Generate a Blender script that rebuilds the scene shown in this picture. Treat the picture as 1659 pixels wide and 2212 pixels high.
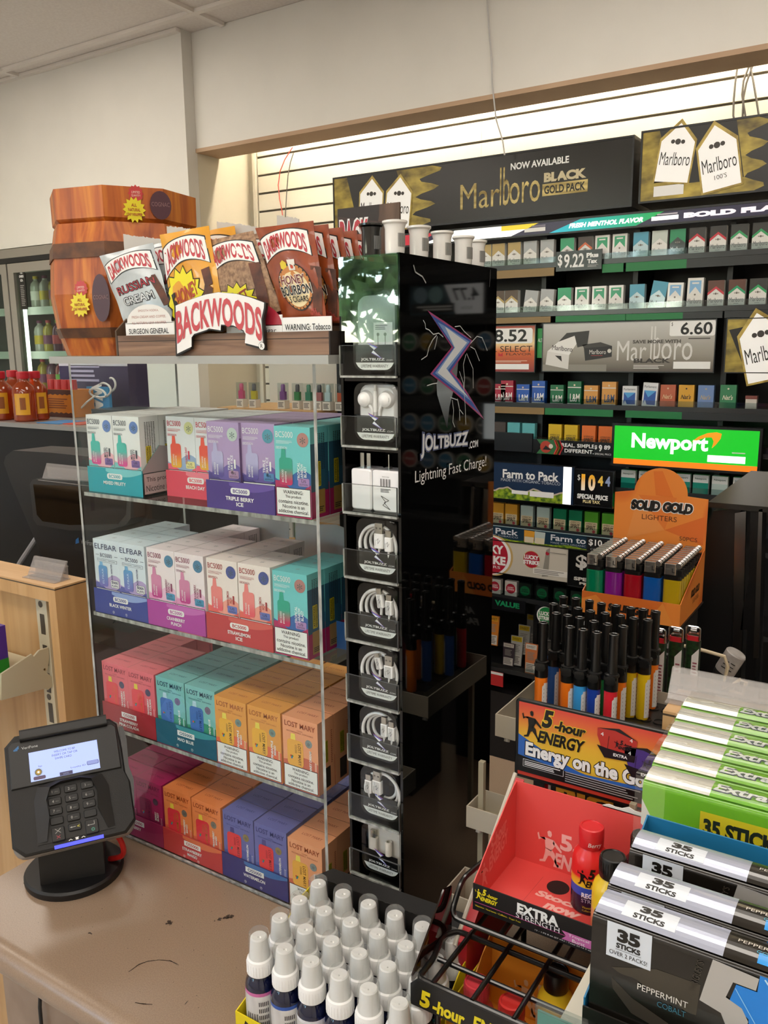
import bpy, math, random
from mathutils import Vector, Matrix
S = bpy.context.scene
for o in list(bpy.data.objects): bpy.data.objects.remove(o)
COL = S.collection
R = math.radians

# ---------------- camera ----------------
FPX = 1809.82
CR = Vector((0.843471, 0.537071, -0.010538)); CU = Vector((-0.094858, 0.168227, 0.981174)); CF = Vector((-0.528733, 0.826592, -0.19284))
CC = Vector((0.867711, -0.672634, 0.641651))
cd = bpy.data.cameras.new('camera'); co = bpy.data.objects.new('camera', cd); COL.objects.link(co)
cd.sensor_fit = 'HORIZONTAL'; cd.sensor_width = 36.0; cd.lens = FPX / 1659 * 36; cd.clip_start = 0.02; cd.clip_end = 200
co.matrix_world = Matrix(((CR.x, CU.x, -CF.x, CC.x), (CR.y, CU.y, -CF.y, CC.y), (CR.z, CU.z, -CF.z, CC.z), (0, 0, 0, 1)))
S.camera = co
# Counter top is z = 0 in this scene; the shop floor is at z = -0.95.
def at(x, y, X=None, Y=None, Z=None):
    """the point of a world plane that a photo pixel looks at (used to measure places)"""
    d = CF + CR * ((x - 829.5) / FPX) - CU * ((y - 1106) / FPX)
    t = (X - CC.x) / d.x if X is not None else (Y - CC.y) / d.y if Y is not None else (Z - CC.z) / d.z
    return CC + d * t

# ---------------- colour management, world ----------------
S.view_settings.view_transform = 'Standard'; S.view_settings.look = 'None'
S.view_settings.gamma = 1.0; S.view_settings.use_curve_mapping = False; S.view_settings.exposure = 0.0
S.cycles.max_bounces = 10; S.cycles.transparent_max_bounces = 24; S.cycles.diffuse_bounces = 3; S.cycles.glossy_bounces = 4
S.cycles.transmission_bounces = 6; S.cycles.caustics_reflective = False; S.cycles.caustics_refractive = False
S.cycles.sample_clamp_indirect = 4.0
W = bpy.data.worlds.new('sky'); S.world = W; W.use_nodes = True
nt = W.node_tree; bg = nt.nodes['Background']
sk = nt.nodes.new('ShaderNodeTexSky'); sk.sky_type = 'NISHITA'; sk.sun_disc = False; sk.sun_elevation = R(48); sk.sun_rotation = R(150)
nt.links.new(sk.outputs[0], bg.inputs[0]); bg.inputs[1].default_value = 3.0
sd = bpy.data.lights.new('sun', 'SUN'); sd.energy = 4.0; sd.angle = R(1); so = bpy.data.objects.new('sun', sd); COL.objects.link(so); so.rotation_euler = (R(-38), 0, R(20)); so.location = (0, 0, 8)   # lights the trees outside; the building keeps it out of the shop
CEIL_L, COVE_L, COOL_L = 8.3, 11.0, 5.0      # lamp radiances

# ---------------- materials ----------------
def lin(h):
    h = h.lstrip('#'); r = []
    if len(h) == 3: h = ''.join(c * 2 for c in h)
    for i in (0, 2, 4):
        c = int(h[i:i + 2], 16) / 255; r.append(c / 12.92 if c <= .04045 else ((c + .055) / 1.055) ** 2.4)
    return (*r, 1)
MC = {}
def K(h, rough=.45, metal=0, emit=0, coat=0, bump=0, bscale=60):
    """plain node material: colour with a faint noise in gloss and optional grain"""
    k = (h, rough, metal, emit, coat, bump, bscale)
    if k in MC: return MC[k]
    m = bpy.data.materials.new('mat_' + h.strip('#') + '_%d' % len(MC)); m.use_nodes = True; n = m.node_tree; b = n.nodes['Principled BSDF']
    b.inputs['Base Color'].default_value = lin(h); b.inputs['Roughness'].default_value = rough; b.inputs['Metallic'].default_value = metal
    b.inputs['Coat Weight'].default_value = coat; b.inputs['Coat Roughness'].default_value = .05
    if emit: b.inputs['Emission Color'].default_value = lin(h); b.inputs['Emission Strength'].default_value = emit
    if bump:
        t = n.nodes.new('ShaderNodeTexNoise'); t.inputs['Scale'].default_value = bscale; t.inputs['Detail'].default_value = 4
        tc = n.nodes.new('ShaderNodeTexCoord'); n.links.new(tc.outputs['Object'], t.inputs['Vector'])
        bp = n.nodes.new('ShaderNodeBump'); bp.inputs['Strength'].default_value = bump; bp.inputs['Distance'].default_value = .002
        n.links.new(t.outputs['Fac'], bp.inputs['Height']); n.links.new(bp.outputs[0], b.inputs['Normal'])
    MC[k] = m; return m
def noisy(name, h1, h2, scale, rough=.5, detail=5, stretch=(1, 1, 1), coat=0, lo=.35, hi=.65, bump=0):
    if name in MC: return MC[name]
    m = bpy.data.materials.new(name); m.use_nodes = True; n = m.node_tree; b = n.nodes['Principled BSDF']
    tc = n.nodes.new('ShaderNodeTexCoord'); mp = n.nodes.new('ShaderNodeMapping'); mp.inputs['Scale'].default_value = stretch
    t = n.nodes.new('ShaderNodeTexNoise'); t.inputs['Scale'].default_value = scale; t.inputs['Detail'].default_value = detail
    r = n.nodes.new('ShaderNodeValToRGB'); e = r.color_ramp.elements
    e[0].position = lo; e[1].position = hi; e[0].color = lin(h1); e[1].color = lin(h2)
    n.links.new(tc.outputs['Object'], mp.inputs[0]); n.links.new(mp.outputs[0], t.inputs['Vector']); n.links.new(t.outputs['Fac'], r.inputs[0])
    n.links.new(r.outputs[0], b.inputs['Base Color']); b.inputs['Roughness'].default_value = rough; b.inputs['Coat Weight'].default_value = coat
    if bump:
        bp = n.nodes.new('ShaderNodeBump'); bp.inputs['Strength'].default_value = bump; bp.inputs['Distance'].default_value = .002
        n.links.new(t.outputs['Fac'], bp.inputs['Height']); n.links.new(bp.outputs[0], b.inputs['Normal'])
    MC[name] = m; return m
def grad(stops, axis=2, z0=0., z1=1., rough=.4, emit=0):
    """printed colour blend along an object axis"""
    k = ('g', tuple(stops), axis, z0, z1, emit)
    if k in MC: return MC[k]
    m = bpy.data.materials.new('printed_blend_%d' % len(MC)); m.use_nodes = True; n = m.node_tree; b = n.nodes['Principled BSDF']
    tc = n.nodes.new('ShaderNodeTexCoord'); sp = n.nodes.new('ShaderNodeSeparateXYZ'); mr = n.nodes.new('ShaderNodeMapRange')
    mr.inputs['From Min'].default_value = z0; mr.inputs['From Max'].default_value = z1
    r = n.nodes.new('ShaderNodeValToRGB'); e = r.color_ramp.elements
    while len(e) < len(stops): e.new(.5)
    for i, (q, c) in enumerate(stops): e[i].position = q; e[i].color = lin(c)
    n.links.new(tc.outputs['Object'], sp.inputs[0]); n.links.new(sp.outputs[axis], mr.inputs[0]); n.links.new(mr.outputs[0], r.inputs[0])
    n.links.new(r.outputs[0], b.inputs['Base Color']); b.inputs['Roughness'].default_value = rough
    if emit: n.links.new(r.outputs[0], b.inputs['Emission Color']); b.inputs['Emission Strength'].default_value = emit
    MC[k] = m; return m
def clear(name, tint='#f4f8f8', gloss=.03, k=1.0, base=0.0, alpha=0.0, col='#ffffff'):
    """thin clear plastic or glass: see-through, with a Fresnel gloss; alpha = share of milky body"""
    if name in MC: return MC[name]
    m = bpy.data.materials.new(name); m.use_nodes = True; n = m.node_tree; n.nodes.clear()
    o = n.nodes.new('ShaderNodeOutputMaterial'); tr = n.nodes.new('ShaderNodeBsdfTransparent'); gl = n.nodes.new('ShaderNodeBsdfGlossy')
    fr = n.nodes.new('ShaderNodeFresnel'); fr.inputs[0].default_value = 1.45; mx = n.nodes.new('ShaderNodeMixShader')
    ml = n.nodes.new('ShaderNodeMath'); ml.operation = 'MULTIPLY_ADD'; ml.inputs[1].default_value = k; ml.inputs[2].default_value = base
    ge = n.nodes.new('ShaderNodeNewGeometry'); iv = n.nodes.new('ShaderNodeMath'); iv.operation = 'SUBTRACT'; iv.inputs[0].default_value = 1; n.links.new(ge.outputs['Backfacing'], iv.inputs[1])
    mb_ = n.nodes.new('ShaderNodeMath'); mb_.operation = 'MULTIPLY'; n.links.new(ml.outputs[0], mb_.inputs[0]); n.links.new(iv.outputs[0], mb_.inputs[1])
    n.links.new(fr.outputs[0], ml.inputs[0])
    tr.inputs[0].default_value = lin(tint); gl.inputs['Roughness'].default_value = gloss; gl.inputs['Color'].default_value = (.95, .95, .95, 1)
    body = tr.outputs[0]
    if alpha:
        d = n.nodes.new('ShaderNodeBsdfDiffuse'); d.inputs[0].default_value = lin(col); ma = n.nodes.new('ShaderNodeMixShader'); ma.inputs[0].default_value = alpha
        n.links.new(tr.outputs[0], ma.inputs[1]); n.links.new(d.outputs[0], ma.inputs[2]); body = ma.outputs[0]
    n.links.new(mb_.outputs[0], mx.inputs[0]); n.links.new(body, mx.inputs[1]); n.links.new(gl.outputs[0], mx.inputs[2]); n.links.new(mx.outputs[0], o.inputs[0])
    MC[name] = m; return m
def wood(name, c1, c2, c3, scale=6, axis=0, rough=.45):
    if name in MC: return MC[name]
    m = bpy.data.materials.new(name); m.use_nodes = True; n = m.node_tree; b = n.nodes['Principled BSDF']
    tc = n.nodes.new('ShaderNodeTexCoord'); mp = n.nodes.new('ShaderNodeMapping'); s = [14, 14, 14]; s[axis] = 1.0; mp.inputs['Scale'].default_value = s
    t = n.nodes.new('ShaderNodeTexNoise'); t.inputs['Scale'].default_value = scale; t.inputs['Detail'].default_value = 8; t.inputs['Distortion'].default_value = 1.2
    r = n.nodes.new('ShaderNodeValToRGB'); e = r.color_ramp.elements; e.new(.5)
    for i, (q, c) in enumerate(((.3, c1), (.5, c2), (.72, c3))): e[i].position = q; e[i].color = lin(c)
    n.links.new(tc.outputs['Object'], mp.inputs[0]); n.links.new(mp.outputs[0], t.inputs['Vector']); n.links.new(t.outputs['Fac'], r.inputs[0])
    n.links.new(r.outputs[0], b.inputs['Base Color']); b.inputs['Roughness'].default_value = rough
    MC[name] = m; return m
BLK = K('#0b0b0c', .5); WHT = K('#f2f2f0', .5)
GLASS = clear('clear_acrylic', '#fafcfb', .03, .9)
EDGE = noisy('acrylic_edge', '#7d7e7a', '#b5b6b1', 130, .2, 3, (1, 1, .3))
EDGE2 = K('#4c4e50', .25)
SHELL = clear('clear_blister', '#fbfcfc', .06, 1.0, .02)
PLEXI = K('#050505', .035); CHROME = K('#b9bbbd', .18, 1)
STEEL = K('#b9b1a0', .42); BEIGE = K('#c9c1ae', .45)

# ---------------- text cache ----------------
TX = {}
def glyphs(s, bold=0):
    k = (s, bold)
    if k in TX: return TX[k]
    c = bpy.data.curves.new('t', 'FONT'); c.body = s; c.size = 1; c.resolution_u = 3; c.offset = bold; c.fill_mode = 'FRONT'; c.align_x = 'CENTER'
    o = bpy.data.objects.new('t', c); COL.objects.link(o)
    dg = bpy.context.evaluated_depsgraph_get(); me = o.evaluated_get(dg).to_mesh()
    v = [(p.co.x, p.co.y) for p in me.vertices]; f = [tuple(p.vertices) for p in me.polygons]
    o.evaluated_get(dg).to_mesh_clear(); bpy.data.objects.remove(o); bpy.data.curves.remove(c)
    xs = [p[0] for p in v] or [0]; ys = [p[1] for p in v] or [0]
    x0, x1, y0, y1 = min(xs), max(xs), min(ys), max(ys); w = max(x1 - x0, 1e-6); h = max(y1 - y0, 1e-6)
    TX[k] = ([((a - x0) / w - .5, (b - y0) / h - .5) for a, b in v], f, w / h); return TX[k]

# ---------------- mesh builder ----------------
class MB:
    def __init__(s): s.v = []; s.f = []; s.m = []; s.mats = []; s.M = None
    def mi(s, m):
        if m not in s.mats: s.mats.append(m)
        return s.mats.index(m)
    def add(s, vs, fs, m):
        b = len(s.v); M = s.M
        s.v += [tuple(M @ Vector(p)) if M else tuple(p) for p in vs]
        i = s.mi(m)
        for f in fs: s.f.append(tuple(b + j for j in f)); s.m.append(i)
        return s
    def poly(s, pts, m): return s.add(pts, [tuple(range(len(pts)))], m)
    def box(s, x0, y0, z0, x1, y1, z1, m, skip=''):
        vs = [(x, y, z) for z in (z0, z1) for y in (y0, y1) for x in (x0, x1)]
        fs = dict(b=(0, 2, 3, 1), t=(4, 5, 7, 6), f=(0, 1, 5, 4), k=(2, 6, 7, 3), l=(0, 4, 6, 2), r=(1, 3, 7, 5))
        return s.add(vs, [f for k, f in fs.items() if k not in skip], m)
    def prism(s, pts, O, u, v, d, m, ms=None):
        """2-D outline (counter-clockwise in u,v) pushed out by d along u x v"""
        O = Vector(O); u = Vector(u).normalized(); v = Vector(v).normalized(); n = u.cross(v); k = len(pts)
        a = [O + u * p[0] + v * p[1] for p in pts]; b = [q + n * d for q in a]
        s.add(a, [tuple(range(k))[::-1]], m); s.add(b, [tuple(range(k))], m)
        s.add(a + b, [(i, (i + 1) % k, k + (i + 1) % k, k + i) for i in range(k)], ms or m); return s
    def rbox(s, x0, y0, z0, x1, y1, z1, r, m, ax=2, seg=4, c=0):
        """box with rounded corners about axis ax, and a chamfer c on the two end caps"""
        lo = [x0, y0, z0]; hi = [x1, y1, z1]; i, j = [(1, 2), (2, 0), (0, 1)][ax]
        def ring(ins, h):
            o = []; rr = max(r - ins, 1e-5)
            for q, (cx, cy) in enumerate(((hi[i] - r, hi[j] - r), (lo[i] + r, hi[j] - r), (lo[i] + r, lo[j] + r), (hi[i] - r, lo[j] + r))):
                for t in range(seg + 1):
                    a = math.pi / 2 * (q + t / seg); p = [0, 0, 0]; p[i] = cx + rr * math.cos(a); p[j] = cy + rr * math.sin(a); p[ax] = h; o.append(p)
            return o
        L = [(c, lo[ax]), (0, lo[ax] + c), (0, hi[ax] - c), (c, hi[ax])] if c else [(0, lo[ax]), (0, hi[ax])]
        rs = [ring(*q) for q in L]; k = len(rs[0]); vs = [p for q in rs for p in q]
        fs = [tuple(range(k))[::-1], tuple(range(len(vs) - k, len(vs)))]
        for a in range(len(rs) - 1):
            for t in range(k): fs.append((a * k + t, a * k + (t + 1) % k, (a + 1) * k + (t + 1) % k, (a + 1) * k + t))
        return s.add(vs, fs, m)
    def lathe(s, prof, m, c=(0, 0, 0), seg=20, ry=1, u=(1, 0, 0), v=(0, 1, 0), caps=True):
        c = Vector(c); u = Vector(u); v = Vector(v); n = u.cross(v).normalized(); k = seg
        vs = [c + u * (r * math.cos(2 * math.pi * t / k)) + v * (r * ry * math.sin(2 * math.pi * t / k)) + n * h for r, h in prof for t in range(k)]
        fs = [(a * k + t, a * k + (t + 1) % k, (a + 1) * k + (t + 1) % k, (a + 1) * k + t) for a in range(len(prof) - 1) for t in range(k)]
        if caps: fs += [tuple(range(k))[::-1], tuple(range(len(vs) - k, len(vs)))]
        return s.add(vs, fs, m)
    def tube(s, pts, r, m, seg=8, closed=False, flat=1):
        P = [Vector(p) for p in pts]; n = len(P); vs = []; up = None
        for i in range(n):
            a = P[(i + 1) % n] if (closed or i < n - 1) else P[i]; b = P[i - 1] if (closed or i > 0) else P[i]
            t = (a - b).normalized()
            if up is None: up = Vector((0, 0, 1)) if abs(t.z) < .9 else Vector((1, 0, 0))
            x = t.cross(up).normalized(); up = x.cross(t).normalized()
            vs += [P[i] + x * (r * math.cos(2 * math.pi * k / seg)) + up * (r * flat * math.sin(2 * math.pi * k / seg)) for k in range(seg)]
        q = n if closed else n - 1
        fs = [(i * seg + k, i * seg + (k + 1) % seg, ((i + 1) % n) * seg + (k + 1) % seg, ((i + 1) % n) * seg + k) for i in range(q) for k in range(seg)]
        if not closed: fs += [tuple(range(seg))[::-1], tuple(range(len(vs) - seg, len(vs)))]
        return s.add(vs, fs, m)
    def done(s, name, parent=None, loc=None, smooth=True, label=None):
        me = bpy.data.meshes.new(name); me.from_pydata(s.v, [], s.f)
        for m in s.mats: me.materials.append(m)
        me.polygons.foreach_set('material_index', s.m)
        if smooth:
            me.polygons.foreach_set('use_smooth', [True] * len(s.f)); me.set_sharp_from_angle(angle=R(32))
        me.update()
        o = bpy.data.objects.new(name, me); COL.objects.link(o)
        if parent: o.parent = parent
        if loc: o.location = loc
        if label: o['label'] = label
        return o
def rr(x0, y0, x1, y1, r, seg=4):
    o = []
    for q, (cx, cy) in enumerate(((x1 - r, y1 - r), (x0 + r, y1 - r), (x0 + r, y0 + r), (x1 - r, y0 + r))):
        for t in range(seg + 1):
            a = math.pi / 2 * (q + t / seg); o.append((cx + r * math.cos(a), cy + r * math.sin(a)))
    return o
def star(n, ro, ri, a0=0):
    return [((ro if k % 2 == 0 else ri) * math.cos(a0 + math.pi * k / n), (ro if k % 2 == 0 else ri) * math.sin(a0 + math.pi * k / n)) for k in range(2 * n)]
def fillet(P, r, n=4):
    P = [Vector(p) for p in P]; o = [P[0]]
    for a, b, c in zip(P, P[1:], P[2:]):
        d1 = (a - b).normalized(); d2 = (c - b).normalized(); p, q = b + d1 * r, b + d2 * r
        o += [p * (1 - t) ** 2 + b * 2 * t * (1 - t) + q * t * t for t in [k / n for k in range(n + 1)]]
    return o + [P[-1]]
class Face:
    """print on a flat (or gently bulged) face: O = lower-left corner, x along u, y along v"""
    def __init__(s, mb, O, u, v, eps=.00012, bulge=None):
        s.mb = mb; s.O = Vector(O); s.u = Vector(u).normalized(); s.v = Vector(v).normalized(); s.n = s.u.cross(s.v); s.e = eps; s.b = bulge
    def P(s, x, y, l):
        return s.O + s.u * x + s.v * y + s.n * (l * s.e + (s.b(x, y) if s.b else 0))
    def poly(s, pts, m, l=1): s.mb.poly([s.P(x, y, l) for x, y in pts], m)
    def rect(s, x, y, w, h, m, l=1): s.poly([(x, y), (x + w, y), (x + w, y + h), (x, y + h)], m, l)
    def rrect(s, x, y, w, h, r, m, l=1): s.poly(rr(x, y, x + w, y + h, r), m, l)
    def circ(s, cx, cy, r, m, l=1, ry=None, seg=20):
        s.poly([(cx + r * math.cos(2 * math.pi * t / seg), cy + (ry or r) * math.sin(2 * math.pi * t / seg)) for t in range(seg)], m, l)
    def line(s, pts, w, m, l=1):
        for a, b in zip(pts, pts[1:]):
            d = Vector((b[0] - a[0], b[1] - a[1])); d.normalize(); q = (-d.y * w / 2, d.x * w / 2)
            s.poly([(a[0] - q[0], a[1] - q[1]), (b[0] - q[0], b[1] - q[1]), (b[0] + q[0], b[1] + q[1]), (a[0] + q[0], a[1] + q[1])], m, l)
    def text(s, t, cx, cy, w, h, m, l=2, rot=0, shear=0, bold=0, warp=None):
        """text in a box w x h centred on cx,cy (None keeps the natural proportion)"""
        v, f, asp = glyphs(t, bold)
        if w is None: w = h * asp
        if h is None: h = w / asp
        c, n = math.cos(rot), math.sin(rot); o = []
        for a, b in v:
            if warp: x, y = warp(a, b); x *= w; y *= h
            else: x, y = a * w, b * h
            x += shear * y; o.append(s.P(cx + x * c - y * n, cy + x * n + y * c, l))
        s.mb.add(o, f, m)
    def lines(s, x, y, w, h, n, m, l=2, fill=.5, seed=1, rag=.25):
        """illegible small print as thin strokes"""
        rnd = random.Random(seed); p = h / n
        for i in range(n):
            ww = w * (1 - rag * rnd.random()); s.rect(x, y + h - p * (i + 1) + p * (1 - fill) / 2, ww, p * fill, m, l)

# ---------------- naming ----------------
ORD = ['first', 'second', 'third', 'fourth', 'fifth', 'sixth', 'seventh', 'eighth', 'ninth', 'tenth', 'eleventh', 'twelfth', 'thirteenth', 'fourteenth', 'fifteenth', 'sixteenth', 'seventeenth', 'eighteenth']
def tag(o, label, cat, group=None):
    o['label'] = label; o['category'] = cat
    if group: o['group'] = group
    return o
def struct(o): o['kind'] = 'structure'; return o
def thing(name, label, cat, loc=(0, 0, 0), rz=0, group=None, rot=None):
    o = bpy.data.objects.new(name, None); COL.objects.link(o); o.empty_display_size = .02
    o.location = loc; o.rotation_euler = rot or (0, 0, rz); return tag(o, label, cat, group)
def dup(o, label, loc, rz=None, parent=None, rot=None, scale=None):
    c = o.copy(); COL.objects.link(c)
    if parent: c.parent = parent
    if label: c['label'] = label
    if loc is not None: c.location = loc
    if rz is not None: c.rotation_euler = (0, 0, rz)
    if rot is not None: c.rotation_euler = rot
    if scale is not None: c.scale = scale
    for ch in list(o.children): dup(ch, None, None, None, c)
    return c

# =====================================================================
# THE SETTING
# =====================================================================
ZF, ZC = -.95, 1.897
wallp = noisy('painted_wall', '#e6e2da', '#ece8e0', 3, .55)
wallc = noisy('cream_wall', '#d8cfba', '#dfd7c4', 3, .55)
b = MB(); b.box(-4.4, -4, ZF - .05, 2.6, 2.4, ZF, noisy('floor_tile', '#c2bab0', '#cdc5bb', 5, .35)); struct(b.done('floor'))
tile = noisy('ceiling_tile', '#e8dfd8', '#efe7e0', 90, .9, 3)
b = MB(); b.box(-4.4, -4, ZC + .012, 2.6, 2.4, ZC + .06, tile); struct(b.done('ceiling'))
bar = K('#f0e8e0', .5)
b = MB()
for k in range(-2, 4):
    x = -1.61 + 1.216 * k; b.box(x - .012, -4, ZC - .002, x + .012, 2.05, ZC + .012, bar)
for k in range(0, 10):
    y = 1.895 - .608 * k; b.box(-4.4, y - .012, ZC - .003, 2.6, y + .012, ZC + .0115, bar)
b.box(-4.4, 1.975, ZC - .004, -1.789, 1.9995, ZC + .011, bar)
struct(b.done('trim_1'))                     # ceiling grid
b = MB(); b.box(-4.4, 2.0, 1.146, -1.789, 2.06, ZC + .012, wallp); b.box(-2.255, 2.0, ZF, -1.789, 2.06, 1.146, wallp); struct(b.done('wall_left_back'))
b = MB(); b.box(-1.81, 2.0605, ZF, -1.789, 2.40, ZC + .012, wallc); b.box(-1.81, 2.38, ZF, 2.6, 2.42, ZC + .012, wallc); struct(b.done('wall_back'))
# soffit over the tobacco wall
b = MB(); b.box(-1.7885, 2.057, 1.462, 2.6, 2.19, ZC + .011, wallp); b.box(-1.7885, 2.05, 1.447, 2.6, 2.192, 1.462, noisy('soffit_under', '#b9987a', '#c4a587', 4, .6)); struct(b.done('soffit'))
# slat wall: planks with dark grooves
zg = at(577, 418, Y=2.37).z; slat = noisy('slat_board', '#e9e2cf', '#efe9da', 3, .4)
b = MB(); b.box(-1.727, 2.372, ZF, 2.6, 2.379, ZC, K('#5c564c', .7))
for k in range(-24, 9):
    z = zg + .0762 * k
    for x0, x1 in ((-1.72, -.62), (-.619, 1.0), (1.001, 2.59)): b.box(x0, 2.36, z + .0045, x1, 2.372, z + .0762 - .0045, slat)
b.box(-1.745, 2.352, ZF, -1.727, 2.379, ZC, K('#e4ddcc', .5)); struct(b.done('slat_wall'))
b = MB(); b.box(2.6, -4.1, ZF, 2.66, 2.42, ZC + .05, wallp); struct(b.done('wall_right'))
b = MB(); b.box(-4.46, -4.1, ZF, -4.4, 2.7, ZC + .05, wallp); struct(b.done('wall_left'))
# shop front with its window, behind the camera (it lights the room and shows in the gloss)
wx0, wx1, wz0, wz1 = -3.5, -1.2, .62, 1.66
b = MB(); b.box(-4.4, -4.08, ZF, wx0, -4, ZC, wallp); b.box(wx1, -4.08, ZF, 2.6, -4, ZC, wallp); b.box(wx0, -4.08, ZF, wx1, -4, wz0, wallp); b.box(wx0, -4.08, wz1, wx1, -4, ZC, wallp); struct(b.done('wall_front'))
b = MB()
for x in (wx0, -2.75, -1.9, wx1 - .05): b.box(x, -4.06, wz0, x + .05, -4.01, wz1, K('#8d9094', .35, .6))
for z in (wz0, wz1 - .05): b.box(wx0 + .05, -4.059, z, wx1 - .05, -4.011, z + .05, K('#8d9094', .35, .6))
w1 = b.done('window_1'); struct(w1)
b = MB(); b.box(wx0 + .05, -4.037, wz0 + .05, wx1 - .05, -4.033, wz1 - .05, clear('window_glass', '#f2f6f5', .01, .9)); b.done('window_pane', w1)
b = MB(); b.box(-30, -40, ZF - .2, 30, -4.2, ZF - .15, noisy('outside_ground', '#b39a86', '#c9b49f', .4, .9)); struct(b.done('ground_outside'))
rnd = random.Random(4)
leaf = noisy('tree_leaf', '#35502a', '#6f8f4c', 2.2, .8)
for i, (tx, ty, th) in enumerate(((-6.2, -10.5, 3.0), (-4.4, -13, 4.2), (-8.6, -12, 3.6))):
    t = thing('broadleaf_tree', 'green tree outside the shop window, seen mirrored in the clear cover of the charger tower', 'tree', (tx, ty, ZF - .15), 0, 'trees mirrored in the tower cover')
    b = MB(); b.lathe([(.16, 0), (.1, th * .7)], K('#4e3f31', .9), seg=10); b.done('trunk', t)
    b = MB()
    for k in range(260):
        a, e = rnd.uniform(0, 6.28), rnd.uniform(-.9, 1.4); q = th * .42 * rnd.uniform(.5, 1.0)
        c = Vector((q * math.cos(a) * math.cos(e), q * math.sin(a) * math.cos(e), th * .85 + q * math.sin(e)))
        s_ = rnd.uniform(.12, .3); d1 = Vector((rnd.uniform(-1, 1), rnd.uniform(-1, 1), rnd.uniform(-1, 1))).normalized(); d2 = d1.orthogonal().normalized()
        b.poly([c - d1 * s_, c + d2 * s_ * .6, c + d1 * s_, c - d2 * s_ * .6], leaf)
    b.done('foliage', t, smooth=False)
# ceiling troffers
dif = K('#fff6ea', .5, 0, CEIL_L)
spots = [(.214, -.841), (.214, -2.665), (1.43, -.841), (1.43, -2.665), (-2.218, -.841), (-2.218, -2.665), (.214, .983), (-2.218, .983)]
for i, (x, y) in enumerate(spots):
    if i == 0:
        t0 = thing('ceiling_light', 'recessed fluorescent ceiling light whose glow shows on the wrapped gum packs', 'light', (x, y, ZC), 0, 'recessed ceiling lights above the view')
        b = MB(); b.box(-.6, -.29, .004, .6, .29, .0115, K('#e8e4dc', .4)); b.done('frame', t0)
        b = MB(); b.box(-.56, -.25, -.002, .56, .25, .0035, dif); b.done('diffuser', t0)
    else: dup(t0, None, (x, y, ZC))
# cove tube behind the soffit
t = thing('cove_light', 'warm fluorescent tube hidden above the soffit lighting the slat wall', 'light', (0, 0, 0))
b = MB(); b.box(-1.7, 2.2, 1.66, 2.5, 2.3, 1.7, K('#d8d4cc', .5)); b.done('fixture', t)
b = MB(); b.tube([(-1.65, 2.25, 1.64), (2.45, 2.25, 1.64)], .013, K('#fff0d6', .5, 0, COVE_L * 8), 10); b.done('tube', t)

# counter: postformed laminate top with a rolled front edge
lam = noisy('laminate', '#8d7661', '#98816c', 700, .3, 6, lo=.38, hi=.62)
CX0, CX1 = -.045, .742
t = thing('counter', 'tan laminate counter with rounded front edge, scuffs and dark marks', 'counter', (0, 0, 0))
prof = [(.46, 0)] + [(-.207 - .019 * math.sin(a) , -.019 + .019 * math.cos(a)) for a in [R(15 * k) for k in range(0, 13)]] + [(-.200, -.0385), (-.200, -.036), (.46, -.036)]
b = MB(); b.prism([(y, z) for y, z in prof][::-1], (CX1, 0, 0), (0, 1, 0), (0, 0, 1), -(CX1 - CX0), lam)
# stains that belong to the laminate
f = Face(b, (0, 0, 0), (1, 0, 0), (0, 1, 0), .00015); dirt = noisy('dark_grime', '#2c241e', '#4a3c31', 300, .6)
rnd = random.Random(3)
def blot(px, py, n, sx, sy, ang):
    c = at(px, py, Z=0)
    for k in range(n):
        q = rnd.uniform(-1, 1); x, y = q * sx, rnd.uniform(-1, 1) * sy
        f.circ(c.x + x * math.cos(ang) - y * math.sin(ang), c.y + x * math.sin(ang) + y * math.cos(ang), rnd.uniform(.0004, .0016), dirt, 1 + k % 3, seg=7)
blot(366, 1994, 16, .004, .003, 0); blot(483, 1984, 26, .011, .002, .9); blot(196, 2016, 4, .002, .001, 0); blot(497, 1980, 14, .004, .003, .5)
def scuff(pts, n, w=.0006):
    P = [at(x, y, Z=0) for x, y in pts]
    for a, c in zip(P, P[1:]):
        for k in range(n):
            q = rnd.random(); p = a.lerp(c, q); d = (c - a).normalized() * rnd.uniform(.001, .003)
            f.line([(p.x - d.x, p.y - d.y), (p.x + d.x, p.y + d.y)], w * rnd.uniform(.5, 1.6), dirt, 1 + k % 3)
scuff([(276, 2101), (300, 2084), (318, 2077), (345, 2074), (368, 2076), (384, 2084)], 9); scuff([(290, 2166), (308, 2169), (326, 2170)], 8); scuff([(398, 2172), (405, 2164)], 4)
for k in range(150):
    f.circ(rnd.uniform(CX0 + .02, .5), rnd.uniform(-.19, .0), rnd.uniform(.0002, .0006), dirt, 1, seg=5)
b.done('countertop', t)
b = MB(); b.box(CX0 + .02, -.165, ZF, CX1 - .02, .45, -.0365, noisy('counter_panel', '#8d7663', '#9c8571', 20, .5)); b.done('cabinet', t)
b = MB(); q = [at(83, 2140, Y=-.18), at(73, 2185, Y=-.18), at(66, 2240, Y=-.18)]; b.tube([(q[0].x, -.172, -.045), (q[1].x, -.172, q[1].z), (q[1].x - .004, -.172, -.3)], .0022, BLK, 8)
tag(b.done('power_cord'), 'thin black cord hanging under the front edge of the tan counter', 'cord')

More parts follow.
